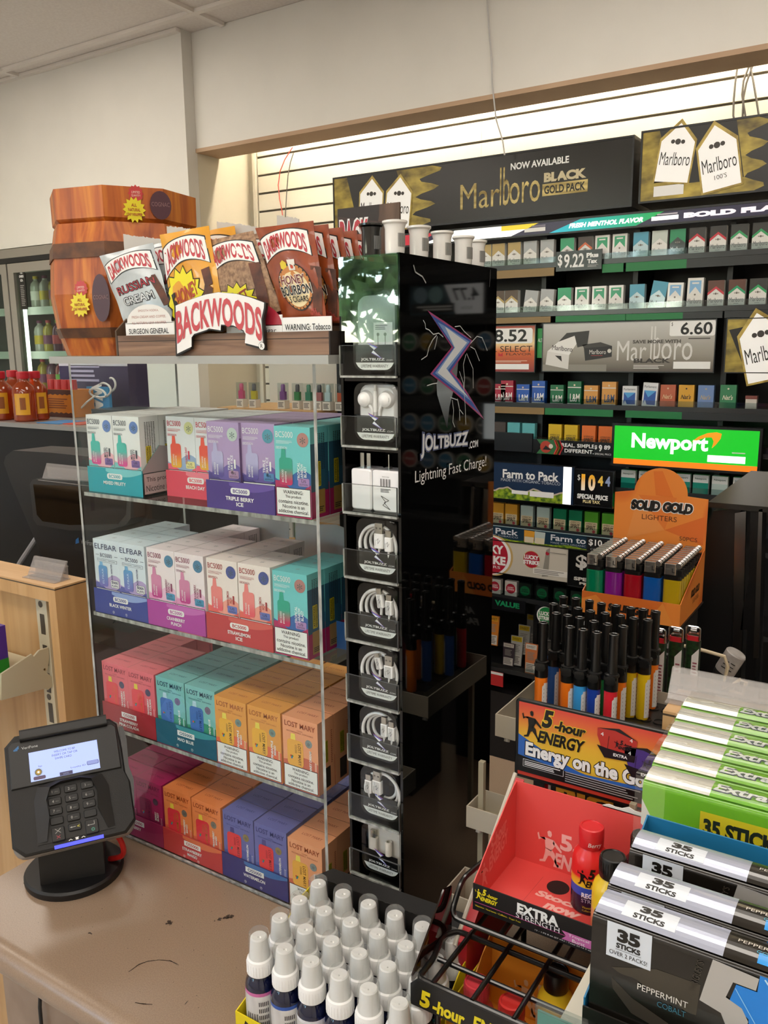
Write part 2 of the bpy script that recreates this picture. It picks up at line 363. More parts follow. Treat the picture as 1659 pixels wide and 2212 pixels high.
# =====================================================================
# CLEAR DISPLAY CASE ON THE COUNTER, WITH ITS BOXES
# =====================================================================
CWID, CDEP = .36, .168
SZ = [0.0052, .156, .3115, .468]; LIDZ = .6265
case = thing('acrylic_display_case', 'clear acrylic four shelf display case full of small boxes on the counter', 'display case', (0, 0, 0))
def pane(name, x0, y0, z0, x1, y1, z1, edges, parent, em=None):
    b = MB(); vs = dict(b='b', t='t', f='f', k='k', l='l', r='r')
    b.box(x0, y0, z0, x1, y1, z1, GLASS, skip=edges)
    b.box(x0, y0, z0, x1, y1, z1, em or EDGE, skip=''.join(c for c in 'btfklr' if c not in edges)); return b.done(name, parent)
YF = -.006
pane('side_panel', -.0125, YF, .0, -.0085, CDEP, LIDZ, 'fk', case)
pane('side_panel', CWID - .0005, YF, .0, CWID + .0035, CDEP, LIDZ, 'fk', case)
pane('front_panel', -.008, YF + .001, .0055, CWID - .001, YF + .004, LIDZ - .0005, 'b', case)
pane('lid', -.032, YF - .012, LIDZ, CWID + .028, CDEP + .01, LIDZ + .0085, 'flrk', case, K('#a3a39f', .22))
for i, z in enumerate(SZ):
    pane('base' if i == 0 else 'shelf', -.008, YF + .0042, z - .0048, CWID - .001, CDEP - .001, z, 'fk', case)

BW, BD = .0468, .0300
LW = .0488
def device(f, x, z, w, h, body, tip, l=2):
    f.poly([(x + w * .12, z + h * .68), (x + w * .55, z + h * .68), (x + w * .46, z + h), (x + w * .2, z + h)], tip, l)
    f.rrect(x, z, w, h * .76, w * .2, body, l + 1)
def warn(f, x, z, w, h, l=2, s='WARNING:|This product|contains nicotine.|Nicotine is an|addictive chemical.'):
    f.rect(x, z, w, h, K('#101010'), l); f.rect(x + .0007, z + .0007, w - .0014, h - .0014, WHT, l + 1); L = s.split('|'); p = (h - .004) / len(L)
    for k, t in enumerate(L):
        a = min(w * .9, glyphs(t)[2] * p * .72); f.text(t, x + w / 2, z + h - .002 - p * (k + .5), a, p * .74, K('#151515'), l + 2, bold=.012)
def bc_box(top, wave1, wave2, txt, dev, flavor, badge, ed, white_txt=False, elf=False, side=None):
    """tall vape box, front at y=0, base at z=0"""
    H = .0945; m = MB(); T = K(top, .5); m.box(0, 0, 0, BW, BD, H, T)
    f = Face(m, (0, 0, 0), (1, 0, 0), (0, 0, 1)); X = K('#f4f4f4') if white_txt else K(txt)
    W1, W2 = K(wave1, .5), K(wave2, .5); n = 12
    f.poly([(0, 0), (BW, 0)] + [(BW * (1 - k / n), .044 + .006 * math.sin(5.2 * k / n + .4)) for k in range(n + 1)], W1, 1)
    f.poly([(0, 0), (BW, 0)] + [(BW * (1 - k / n), .033 + .005 * math.sin(5.5 * k / n + 2.6)) for k in range(n + 1)], W2, 2)
    if elf:
        f.text('ELFBAR', BW / 2, .0855, .041, .0068, X, 3); f.text('BC5000', BW / 2, .0745, .022, .0048, X, 3)
        for x in (.004, .039): f.rect(x, .0742, .006, .0005, X, 3)
        f.rect(.006, .0655, .037, .0042, X, 3); f.rect(.0063, .0658, .0364, .0036, T, 4); f.text('RECHARGEABLE | DISPOSABLE', BW / 2, .0676, .034, .0018, X, 5)
        device(f, .0075, .0335, .0165, .036, grad(((0, '#7a72c0'), (1, '#5fa3d6')), 2, .0335, .062), K('#7fb9e4'), 3)
        f.text('ELFBAR', .0155, .047, .02, .0032, K('#cfe0f5'), 6, rot=R(90)); f.text(flavor, .0322, .0525, .024, .0026, K('#2a3566'), 5, rot=R(90), bold=.02)
        f.rrect(.029, .0335, .0155, .0105, .002, K('#3a3f66'), 4); f.rrect(.0294, .0339, .0147, .0097, .0018, WHT, 5)
        f.text('5000', .0368, .0408, .012, .0036, X, 6, bold=.03); f.text('PUFFS', .0368, .0364, .012, .0028, X, 6, bold=.02)
    else:
        f.text('BC5000', .0135, .0862, .0225, .0062, X, 3)
        f.rect(.0025, .0795, .021, .0003, X, 3); f.lines(.0025, .0765, .022, .0025, 2, X, 3, .3); f.text('EBDESIGN', .0095, .0725, .0145, .0026, X, 3)
        f.circ(.0375, .0815, .0074, K(badge, .3, .35), 3); f.text('*', .0375, .0808, .007, .007, K('#566', .4), 4)
        c1, c2 = dev; device(f, .006, .0335, .0172, .038, grad(((.15, c2), (.62, c1)), 2, .0335, .062), K(c1), 3)
        f.text('BC5000', .0105, .043, .013, .0026, WHT, 6, rot=R(90)); f.lines(.0135, .036, .0022, .012, 9, WHT, 6, .5)
        ls = flavor.split('|')
        for k, t in enumerate(ls):
            f.text(t, .0315 + .0042 * k, .049, min(.020, len(t) * .0023), .0034, K('#ffffff') if white_txt else X, 5, rot=R(90), bold=.01)
        if len(ls) < 3: f.rect(.0315 + .0042 * len(ls) - .001, .0445, .0024, .010, WHT if white_txt else X, 5)
        f.rrect(.0305, .0335, .0145, .0085, .0015, K(ed, .3, .2), 5); f.text('US', .0378, .0390, .006, .0027, K('#223'), 6); f.text('EDITION', .0378, .0355, .0105, .0018, K('#334'), 6)
    warn(f, .0008, .0015, BW - .0016, .0295, 3)
    g = Face(m, (BW, 0, 0), (0, 1, 0), (0, 0, 1)); S_ = side or top
    if side: g.rect(0, 0, BD, H * .82, K(side, .5), 1); g.rect(0, 0, BD, .028, K(wave2, .5), 2)
    q = K('#3c3c40') if not white_txt else K('#1d2c3c')
    for k in range(5): g.lines(.008 + .0034 * k, .05, .0022, .038, 22, q, 3, .55, k)
    g.rrect(.008, .033, .0085, .026, .001, K('#d8c21e'), 4); g.text('ATTENTION', .0105, .046, .022, .0028, K('#1c1a05'), 5, rot=R(90), bold=.02); g.lines(.0127, .034, .003, .024, 16, K('#3c3806'), 5, .5)
    g.rect(.007, .004, .016, .0255, K('#b58a4a'), 3); g.lines(.009, .006, .012, .006, 3, K('#3a2a12'), 4)
    t = Face(m, (0, 0, H), (1, 0, 0), (0, 1, 0)); t.line([(0, .0285), (BW, .0285)], .0005, K('#5d5b60'), 1); t.text('*', BW / 2, BD / 2, .006, .006, K('#8d8d92'), 1)
    t.line([(.0008, 0), (.0008, BD)], .0004, K('#77757a'), 1)
    return m
def lm_box(col, txt, body, tip, flavor, badge, low=None, lab=False, btxt='#3a5fa8', sidec=None):
    H = .0855; m = MB(); T = K(col, .42); m.box(0, 0, 0, LW, BD, H, T); f = Face(m, (0, 0, 0), (1, 0, 0), (0, 0, 1)); X = K(txt)
    if low:
        n = 10; f.poly([(0, 0), (LW, 0)] + [(LW * (1 - k / n), .037 + .004 * math.sin(4.5 * k / n)) for k in range(n + 1)], K(low, .42), 1)
    f.text('LOST MARY', LW / 2, .0775, .0425, .0062, X, 3, bold=.012); f.text('OS5000', LW / 2, .0712, .008, .0014, X, 3); f.text('RECHARGEABLE  DISPOSABLE', LW / 2, .0688, .037, .0016, X, 3)
    f.poly([(.0108, .055), (.0185, .055), (.0175, .0665), (.0118, .0665)], K(tip), 2); f.rrect(.0062, .028, .0225, .0315, .0045, K(body, .35), 3)
    f.text('LOST MARY', .0235, .043, .026, .0042, K(btxt), 4, rot=R(-90), bold=.01); f.text('OS5000', .0185, .049, .010, .0026, K(btxt), 4, rot=R(-90))
    for dx, c in ((0, '#d9483b'), (.002, '#4b9a57'), (.001, '#3a7cc0')): f.circ(.0115 + dx, .0395 - (.002 if c == '#3a7cc0' else 0), .0013, K(c), 5, seg=10)
    f.circ(.0365, .0592, .0048, K(badge, .3, .3), 3); f.text('*', .0365, .0588, .0045, .0045, K('#59606a'), 4)
    ls = flavor.split('|')
    for k, t in enumerate(ls): f.text(t, .0355 + .0042 * k + (.003 if len(ls) == 1 else 0), .039, min(.025, len(t) * .0024), .0031, WHT, 4, rot=R(90), bold=.03)
    f.rect(.0445, .029, .0022, .0095, WHT, 4); f.rect(.0448, .0293, .0016, .0089, T, 5)
    warn(f, .0008, .0012, LW - .0016, .027, 4)
    t = Face(m, (0, 0, H), (1, 0, 0), (0, 1, 0)); t.text('LOST MARY', LW / 2, BD * .5, .028, .0042, X, 1); t.line([(0, BD - .0012), (LW, BD - .0012)], .0005, K('#4d3b36'), 1); t.line([(.0006, 0), (.0006, BD)], .0004, K('#6d564e'), 1)
    g = Face(m, (LW, 0, 0), (0, 1, 0), (0, 0, 1)); g.rrect(.010, .034, .008, .026, .001, K('#b8a81c'), 2); g.text('ATTENTION', .0122, .047, .022, .0026, K('#1c1a05'), 3, rot=R(90), bold=.02); g.lines(.0145, .035, .003, .024, 14, K('#3c3806'), 3)
    g.rect(.009, .004, .013, .024, K('#2a2422'), 2); g.lines(.0235, .03, .003, .04, 18, X, 2)
    return m
def carton(x0, z, w, col, pill, names, wave=None, note=False, flap=None, label='', name='display_carton', lb=False, H=.0315, d=.163, y0=.0005):
    """open card tray that holds the boxes"""
    t = thing(name, label, 'display tray', (x0, y0, z), 0, 'card trays of boxes in clear case'); c = K(col, .45); inn = K('#d9d6cf', .7); e = .0012
    m = MB(); m.box(0, 0, 0, w, e, H, c); m.box(0, e, 0, w, d, e, c); m.box(0, e, e, e, d, H * .9, c); m.box(w - e, e, e, w, d, H * .9, c); m.box(e, d - e, e, w - e, d, H, c)
    f = Face(m, (0, 0, 0), (1, 0, 0), (0, 0, 1)); n = 12
    if wave: f.poly([(w * .35, H * .99)] + [(w * (.35 + .65 * k / n), H * (.92 - .22 * math.sin(k / n * 2.8 + .2))) for k in range(n + 1)] + [(w, H * .99)], K(wave, .45), 1)
    f.rrect(w * .37, H * .58, w * .28, H * .22, H * .09 if not lb else .0005, WHT, 2); f.text(pill, w * .51, H * .69, w * .21, H * .13, K(col), 3, bold=.02)
    L = names.split('|')
    for k, s in enumerate(L): f.text(s, w * .5, H * (.42 - .19 * k), min(w * .62, len(s) * .0034), H * .135, WHT, 3, bold=.025)
    if 'ICON' in note if note else False: pass
    if note in ('icons', 'iconsdark'):
        for x in (.36, .60):
            f.circ(w * x, H * (.13 if len(L) == 1 else .08), H * .055, WHT, 2); f.circ(w * x, H * (.13 if len(L) == 1 else .08), H * .044, c, 3); f.text('f' if x > .5 else 't', w * x, H * (.13 if len(L) == 1 else .08), None, H * .05, WHT, 4, bold=.04)
    m.done('tray', t)
    if note == 'side':
        b = MB(); b.poly([(w, 0, 0), (w, d, 0), (w, d, H * 1.25), (w, .03, H * 1.9), (w, .002, H)], K('#a99a9c', .5)); b.poly([(w - e, 0, 0), (w - e, d, 0), (w - e, d, H * 1.25), (w - e, .03, H * 1.9), (w - e, .002, H)], K('#8fc4c4', .5))
        g = Face(b, (w, .001, 0), (0, 1, 0), (0, 0, 1)); g.rect(.001, .002, .085, .026, K('#141414'), 2); g.rect(.0018, .0028, .0834, .0244, K('#c8b4b4'), 3)
        g.text('This product contains', .043, .0195, .075, .0075, K('#151010'), 4); g.text('Nicotine is an addictive', .044, .0095, .079, .0075, K('#151010'), 4); b.done('side_flap', t, label='side flap with a warning panel')
    if flap:
        b = MB(); b.poly([(.004, d, H), (w - .004, d, H), (w - .004, d + .001, flap - .006), (w * .7, d + .001, flap), (w * .4, d + .001, flap - .003), (.004, d + .001, flap - .001)], inn); b.done('back_flap', t, label='grey torn back flap')
    return t
def fill(mb, name, desc, tr, x0, z, cols, rows, zo=.0015, y0=.003, px=.0508, py=.0310, skip=(), jit=0, grp=None, extra=None):
    """boxes standing in rows; every box its own object"""
    rnd = random.Random(name + desc); first = None
    cn = ['left', 'right'] if cols == 2 else ['single'] if cols == 1 else ['left', 'middle', 'right']
    for r in range(rows):
        for c in range(cols):
            if (c, r) in skip: continue
            pos = (x0 + c * px + rnd.uniform(-.0003, .0003), y0 + r * py + rnd.uniform(-.0003, .0003) + .0004, z + zo)
            row = ['front', 'second-row', 'third-row', 'fourth-row', 'rear'][r]; col = ' ' + cn[c] if cols > 1 else ''
            lab = '%s, %s%s %s' % (desc, row, col, tr)
            if first is None: first = mb.done(name, None, pos); tag(first, lab, 'box', grp)
            else: dup(first, lab, pos)
    return first
# ---- top shelf
z = SZ[3]; G = 'boxes on the top shelf of the clear case'
TM = bc_box('#eef0f0', '#f2b9c4', '#7fcac9', '#3c4a58', ('#4fc0b4', '#d84a93'), 'MIXED|FRUITY', '#6f8fd0', '#8a6fb0')
carton(-.0075, z, .0985, '#1fa5b5', 'BC5000', 'MIXED FRUITY', wave='#7fd0d6', note='side', y0=.006, d=.157, label='turquoise card tray at the left end of the top shelf')
fill(TM, 'vape_box', 'white box with teal and pink device', 'in turquoise tray', -.0055, z, 2, 5, px=.0478, y0=.0075,  grp=G)
TM = bc_box('#e9edf0', '#9cb4d6', '#f0667c', '#d22f4c', ('#ee5a45', '#f1b63c'), 'BEACH DAY', '#d6d79c', '#f0e8a0')
carton(.1065, z, .0962, '#e2495e', 'BC5000', 'BEACH DAY', wave='#f08493', y0=.03, d=.133, label='coral red card tray on the top shelf')
fill(TM, 'vape_box', 'white box with red and orange device', 'in coral tray', .1078, z, 2, 4, px=.0472, y0=.0325, grp=G)
TM = bc_box('#b39ac8', '#6b5aa6', '#4a3e88', '#f2f2f2', ('#b9b4dc', '#5b4c9a'), 'TRIPLE|BERRY ICE', '#c8d6d0', '#b58fb5', True, side='#6c4f80')
carton(.2035, z, .0985, '#4b3386', 'BC5000', 'TRIPLE BERRY|ICE', wave='#6a50a6', label='dark purple card tray on the top shelf', y0=-.0017, d=.1615)
fill(TM, 'vape_box', 'lilac box with pale violet device', 'in dark purple tray', .2055, z, 1, 5, grp=G, y0=.0008)
TM2 = bc_box('#b39ac8', '#6b5aa6', '#4a3e88', '#f2f2f2', ('#b9b4dc', '#5b4c9a'), 'TRIPLE|BERRY ICE', '#5aa0b8', '#5a8fc5', True, side='#6c4f80')
fill(TM2, 'vape_box', 'lilac box half hidden by the teal box', 'in dark purple tray', .2528, z, 1, 5, grp=G, y0=.004)
TR = bc_box('#74cdd0', '#2f63a8', '#b0205c', '#ffffff', ('#2fa88e', '#c6265e'), 'TROPICAL|RAINBOW|BLAST', '#c08a86', '#b58fc8', True, side='#2f5f7a')
fill(TR, 'vape_box', 'teal box with green and crimson device, top shelf right end', 'of its row', .3035, z, 1, 5, grp=G, y0=-.0012, zo=.0005)
# ---- second shelf
z = SZ[2]; G = 'boxes on the second shelf of the clear case'
TM = bc_box('#dde9f2', '#b9a5d4', '#5f63ae', '#2c3560', 0, 'BLACK WINTER', 0, 0, elf=True)
carton(-.0068, z, .0985, '#2d3f93', 'BC5000', 'BLACK WINTER', wave='#8fa6dc', note='icons', label='navy blue card tray at the left of the second shelf')
fill(TM, 'vape_box', 'pale blue box with blue device', 'in navy tray', -.0055, z, 2, 5, px=.0475, grp=G, skip=((1, 3), (1, 4), (0, 4)))
TM = bc_box('#f6e9ec', '#f0c4dc', '#e89ac8', '#8a2f58', ('#d88ab0', '#c23a8a'), 'CRANBERRY|PUNCH', '#5f93b8', '#4f9fc8')
carton(.092, z, .0965, '#b23f9f', 'BC5000', 'CRANBERRY|PUNCH', wave='#c86ab8', flap=.112, label='magenta card tray on the second shelf')
fill(TM, 'vape_box', 'pale pink box with magenta device', 'in magenta tray', .0930, z, 2, 5, px=.0475, grp=G, skip=((1, 3), (1, 4)))
TM = bc_box('#f5e8e2', '#f2a493', '#e8685c', '#a8383c', ('#f08a86', '#ea5f6a'), 'STRAWLEMON|ICE', '#5a66a8', '#6f7fc8')
carton(.1905, z, .1, '#c23c40', 'BC5000', 'STRAWLEMON|ICE', wave='#d86058', flap=.112, label='brick red card tray on the second shelf')
fill(TM, 'vape_box', 'cream box with coral device', 'in brick red tray', .1925, z, 2, 5, px=.0478, grp=G, skip=((1, 2), (1, 3), (1, 4), (0, 4)))
t = carton(.2915, z, .066, '#2f63a8', '', '', flap=.112, label='low tray with a torn grey back flap behind the teal box on the second shelf', y0=.05, d=.111)
fill(TR, 'vape_box', 'teal box with green and crimson device, second shelf right end', 'of its row', .2935, z, 1, 3, grp=G, y0=-.001, zo=.0015)
# ---- third shelf
z = SZ[1]; G = 'boxes on the third shelf of the clear case'
TM = lm_box('#e8707c', '#a03a4c', '#ee4b58', '#e6d04a', 'STRAWBERRY|PINA COLADA', '#5f5878', low='#d8545f', btxt='#e0703c')
carton(-.0078, z, .0998, '#a82c38', 'OS5000', 'STRAWBERRY|PINA COLADA', note='', lb=True, label='dark red card tray at the left of the third shelf')
fill(TM, 'vape_box', 'rose pink box with red device', 'in dark red tray', -.0068, z, 2, 5, px=.0490, grp=G, skip=((1, 4), (1, 3)))
TM = lm_box('#7fc4c2', '#2c4f68', '#4a78c0', '#b9dceb', 'MAD BLUE', '#84708c', low='#3f9a78', btxt='#2c4a88')
carton(.0925, z, .1035, '#1f6078', 'OS5000', 'MAD BLUE', wave='#3f98a0', note='icons', lb=True, label='deep teal card tray on the third shelf')
fill(TM, 'vape_box', 'light turquoise box with blue device', 'in deep teal tray', .0945, z, 2, 5, grp=G, px=.0503)
TM = lm_box('#e8a14a', '#b5652c', '#f0b53c', '#f0dc5a', 'PINEAPPLE|MANGO', '#7f9a94', low='#e8724c', btxt='#4a3a1c')
fill(TM, 'vape_box', 'amber box with yellow device', 'right of deep teal tray', .1975, z, 2, 5, grp=G, px=.0512, zo=.0005, y0=-.001)
MD = lm_box('#f0a478', '#a8502c', '#f0b048', '#f2de60', 'MARY DREAM', '#8f9a98', low='#d06a50', btxt='#6a4418')
fill(MD, 'vape_box', 'peach box with yellow device, third shelf right end', 'of its row', .3005, z, 1, 5, grp=G, zo=.0005, y0=-.001, px=.05)
# ---- bottom shelf
z = SZ[0]; G = 'boxes on the bottom shelf of the clear case'
TM = lm_box('#b02460', '#7a1444', '#8a1a4a', '#a82058', 'BERRY|BURST', '#6f4a60', low='#8f1c50', btxt='#5f1036')
carton(-.0078, z, .0998, '#9c2458', 'OS5000', 'BERRY', lb=True, label='raspberry card tray at the left of the bottom shelf')
fill(TM, 'vape_box', 'deep raspberry box', 'in raspberry tray', -.0068, z, 2, 5, px=.0490, grp=G)
TM = lm_box('#f08a50', '#a84c1c', '#e83a48', '#f0d048', 'STRAWBERRY|MANGO', '#8a8478', low='#e86848', btxt='#b07c24')
carton(.0925, z, .1025, '#c83e40', 'OS5000', 'STRAWBERRY|MANGO', note='icons', lb=True, wave='#e87850', label='tomato red card tray on the bottom shelf')
fill(TM, 'vape_box', 'orange box with red device', 'in tomato red tray', .0940, z, 2, 5, grp=G, px=.0503)
TM = lm_box('#6c6fb0', '#343a78', '#ea3c44', '#4a4888', 'WATERMELON', '#9a8a5a', low='#5560a8', btxt='#8a2430')
carton(.1955, z, .103, '#322f72', 'OS5000', 'WATERMELON', note='icons', lb=True, wave='#3f6fb0', label='indigo card tray on the bottom shelf')
fill(TM, 'vape_box', 'slate violet box with red device', 'in indigo tray', .1972, z, 2, 5, grp=G, px=.0503)
fill(MD, 'vape_box', 'peach box with yellow device, bottom shelf right end', 'of its row', .3005, z, 1, 5, grp=G, zo=.0005, y0=0)

# =====================================================================
# BLACK CHARGER TOWER
# =====================================================================
TX0, TX1, TD, TZ = .3893, .457, .207, .7258
BOT = [.6155, .5485, .4822, .4160, .3495, .2830, .2165, .1498, .0840, .0175]
tower = thing('charger_tower', 'tall black acrylic counter tower selling cables and chargers, lightning bolt on its side', 'display tower', (0, 0, 0))
b = MB(); b.box(TX1 - .003, .0, 0, TX1, TD, TZ, PLEXI)
f = Face(b, (TX1, 0, 0), (0, 1, 0), (0, 0, 1), .0002)
def tp(x, y): p = at(710 + x * .2802, 480 + y * .2802, X=TX1); return (p.y, p.z)
f.poly([tp(*q) for q in ((945, 960), (1000, 1050), (985, 1200), (930, 1420), (912, 1590), (880, 1480), (835, 1330), (830, 1250), (870, 1080))], grad(((0, '#0a0a0a'), (.45, '#8a949c'), (1, '#20262a')), 2, tp(912, 1590)[1], tp(945, 960)[1]), 1)
big = [(760, 680), (890, 765), (1107, 915), (945, 1150), (1005, 1215), (1197, 1522), (975, 1322), (780, 1170), (945, 963)]
f.poly([tp(*q) for q in big], K('#a8497a', .15), 2)
f.poly([tp(*q) for q in ((780, 712), (885, 778), (1094, 914), (930, 1152), (992, 1222), (1165, 1478), (975, 1308), (795, 1168), (958, 965))], K('#3f5fae', .15), 3)
f.poly([tp(*q) for q in ((835, 770), (890, 800), (1080, 922), (915, 1140), (980, 1225), (1100, 1385), (978, 1292), (815, 1163), (962, 967))], K('#7f9fd6', .15), 4)
f.poly([tp(*q) for q in ((890, 805), (1060, 928), (900, 1128), (975, 1230), (1070, 1348), (832, 1160), (966, 967))], K('#dfe6ee', .15), 5)
wl = K('#cfd6da', .2)
for L in ([(875, 885), (840, 855), (800, 865), (765, 830), (740, 820), (735, 780), (720, 755)], [(825, 870), (795, 905), (765, 965), (750, 1030), (705, 1060)], [(830, 880), (820, 930), (808, 980)], [(1085, 935), (1135, 880), (1175, 890), (1200, 950), (1215, 990)], [(965, 805), (1005, 800), (1035, 840), (1090, 890)], [(1055, 1010), (1080, 1070), (1105, 1130), (1107, 1280)], [(1050, 1020), (1030, 1100), (1040, 1200), (1035, 1300)], [(930, 1350), (985, 1370), (1000, 1440), (1030, 1480)], [(985, 1360), (1000, 1430), (1003, 1530)], [(945, 1370), (955, 1450), (950, 1540), (965, 1580)], [(830, 1240), (795, 1245), (750, 1260)], [(1085, 960), (1120, 980), (1155, 1070)], [(1000, 1150), (1030, 1240), (1045, 1420), (1050, 1560)]):
    f.line([tp(*q) for q in L], .0009, wl, 6)
def ttext(s, x0, y0, x1, y1, m, l, **k):
    a, c = tp(x0, y0), tp(x1, y1); f.text(s, (a[0] + c[0]) / 2, (a[1] + c[1]) / 2, abs(c[0] - a[0]), abs(a[1] - c[1]), m, l, **k)
big2 = lambda a, q: (a, q * (1.0 + .55 * (2 * a) ** 2 * (1 if a < 0 else .35)))
def ttext(s, xl, tl, bl, xr, tr, br, m, l, **k):
    a, c, d, e = tp(xl, tl), tp(xl, bl), tp(xr, tr), tp(xr, br); w = d[0] - a[0]; z0, z1 = (a[1] + c[1]) / 2, (d[1] + e[1]) / 2
    f.text(s, (a[0] + d[0]) / 2, (z0 + z1) / 2, w, (a[1] - c[1] + d[1] - e[1]) / 2, m, l, rot=math.atan2(z1 - z0, w), **k)
ttext('JOLTBUZZ', 695, 1660, 1790, 1072, 1600, 1760, K('#5a6488', .2), 7, bold=.09, warp=big2); ttext('JOLTBUZZ', 702, 1672, 1780, 1064, 1612, 1748, K('#dfe3ea', .2), 8, bold=.03, warp=big2)
ttext('.COM', 1072, 1690, 1748, 1142, 1676, 1730, K('#dfe3ea', .2), 8, bold=.03); ttext('Lightning Fast Charge!', 655, 1915, 2040, 1205, 1800, 1900, K('#e6e8ea', .2), 8)
f.line([tp(645, 330), tp(660, 385), tp(715, 420), tp(742, 470)], .0014, K('#a9acad', .3), 6); f.line([tp(1240, 365), tp(1232, 500)], .0006, K('#777', .3), 6)
b.done('side_panel', tower, label='glossy black side panel with a lightning bolt logo')
b = MB(); b.box(TX0, .0, 0, TX0 + .003, TD, TZ, PLEXI); b.done('side_panel', tower, label='glossy black side panel facing the clear case')
b = MB(); b.box(TX0 + .003, TD - .003, 0, TX1 - .003, TD, TZ, PLEXI); b.done('back_panel', tower)
b = MB(); b.box(TX0 + .003, .075, .003, TX1 - .003, .078, TZ - .003, BLK); b.done('inner_back', tower)
b = MB(); b.box(TX0 + .003, .0, TZ - .003, TX1 - .003, TD - .003, TZ, clear('clear_top', '#dfe8ea', .03, 1)); b.done('top_panel', tower)
for z in BOT + [.0065]:
    b = MB(); b.box(TX0 + .003, .001, z - .0055, TX1 - .003, .075, z - .003, PLEXI); b.done('divider_shelf', tower)
b = MB(); b.box(TX0 + .001, -.0022, .6465, TX1 - .0005, -.0007, TZ - .0005, clear('cover_glass', '#f4f8f8', .015, 2.4, .05)); b.done('front_cover', tower, label='clear front cover mirroring the shop window')
for z in BOT:
    b = MB(); x0, x1 = TX0 + .0035, TX1 - .0012; h = .0282
    b.box(x0, -.006, z, x1, -.0045, z + h, GLASS); b.box(x0, -.0045, z, x0 + .0015, .05, z + h, GLASS); b.box(x1 - .0015, -.0045, z, x1, .05, z + h, GLASS); b.box(x0 + .0015, -.0045, z, x1 - .0015, .05, z + .0012, GLASS)
    b.box(x0, -.0064, z - .002, x1, -.0030, z, EDGE); b.box(x0 - .0006, -.0062, z, x0 + .0002, -.0045, z + h, EDGE); b.box(x0, -.0061, z + h, x1, -.0044, z + h + .0004, EDGE2); b.box(x1 - .0003, -.0063, z, x1 + .0002, -.0045, z + h, EDGE2)
    b.done('clear_tray', tower)
wp = K('#eeeeec', .3); metal = K('#b9b6ae', .22, 1)
def bolt(f, x, y, s, l):
    B = [(0, 1), (.85, .68), (.52, .45), (1.25, -.12), (.35, .28), (.6, .52)]
    for c, k, ll in (('#9a4a7a', 1.12, l), ('#5b6fd0', 1.0, l + 1), ('#f4f6fa', .78, l + 2)):
        f.poly([(x + s * (.45 + (p[0] - .45) * k), y + s * (.45 + (p[1] - .45) * k)) for p in B], K(c, .3), ll)
def blister(z, name, label, H=.060, wz=.0265, w=.0495, card=True, group='clear pocket cases in the tower trays'):
    """clear pill-shaped case with a black label card; local x 0..w, front y=0, z up"""
    t = thing(name, label, 'charging accessory', (TX0 + .0125, .001, z + .0022), 0, group)
    b = MB(); b.rbox(0, 0, 0, w, .021, H, .012, SHELL, ax=1, seg=6, c=.002); b.done('clear_shell', t)
    b = MB(); f = Face(b, (0, .0025, 0), (1, 0, 0), (0, 0, 1), .00015)
    R0 = [(x, y) for x, y in rr(.003, .003, w - .003, .04, .010, 6) if y < wz * .36] + []
    f.poly([(.003, .010)] + [(x, y) for x, y in sorted(R0)] + [(w - .003, .010)] if R0 else [(0, 0), (w, 0), (w, .01)], WHT, 1)
    f.rect(.0035, .0098, w - .007, wz - .0098, K('#0d0d0e', .3), 1); f.lines(.012, .012, .026, .006, 3, K('#0d0d0e'), 1)
    f.text('LIFETIME WARRANTY', w / 2, .0066, .031, .0028, K('#222'), 2); f.text('JOLTBUZZ', w / 2 - .002, .0126, .027, .0031, WHT, 2, bold=.03); f.text('.COM', w / 2 + .0165, .0121, .007, .0016, WHT, 2)
    bolt(f, w / 2 - .008, .0150, .0135, 2); b.done('label_card', t)
    return t
def tr_(t, name, b, **k): return b.done(name, t, **k)
# the tallest case
t = blister(BOT[0], 'clear_case', 'large clear case behind the reflecting cover in the top tray of the tower', H=.078)
b = MB(); b.rbox(.004, .006, .006, .0455, .016, .072, .01, clear('white_case', '#e8f0f2', .08, 1, .02, .35, '#dfe8ea'), ax=1); tr_(t, 'inner_case', b)
b = MB(); f = Face(b, (.022, .0055, .025), (1, 0, 0), (0, 0, 1)); f.rect(0, 0, .021, .022, K('#e9edec', .5), 1); f.lines(.002, .015, .014, .005, 3, K('#8b9296'), 2)
for x in (.005, .013): f.line([(x, .001), (x, .010)], .0008, K('#777'), 2); f.circ(x, .011, .0016, K('#888'), 2)
tr_(t, 'paper_card', b)
# earphones
t = blister(BOT[1], 'boxed_earphones', 'white earphones in a clear case, second tray from the top of the tower')
b = MB(); b.rbox(.003, .006, .004, .0465, .018, .056, .01, wp, ax=1, c=.003)
for x, sx in ((.012, 1), (.036, -1)):
    for k in range(5): b.lathe([(.0072 - .0004 * k * k * .5, -.0012 * k)], wp, (0, 0, 0), caps=False) if False else None
    b.lathe([(.0001, -.0075), (.004, -.0066), (.0072, -.0042), (.0088, 0), (.008, .003)], wp, (x, .006, .042), 18, u=(1, 0, 0), v=(0, 0, -1)) 
    b.tube([(x + sx * .004, .004, .038), (x + sx * .0075, .005, .032), (x + sx * .0080, .005, .012)], .0016, wp, 8)
b.tube([(.024, .004, .056), (.024, .004, .05), (.024, .004, .02)], .0013, K('#d5d3cf', .3), 8); b.rbox(.0222, .002, .030, .0258, .006, .050, .0015, wp, ax=2)
b.lathe([(.0022, 0), (.0022, .0006)], K('#4a4a4a'), (.0395, .0005, .042), 12, u=(1, 0, 0), v=(0, 0, -1), ry=1.5)
tr_(t, 'earphones', b)
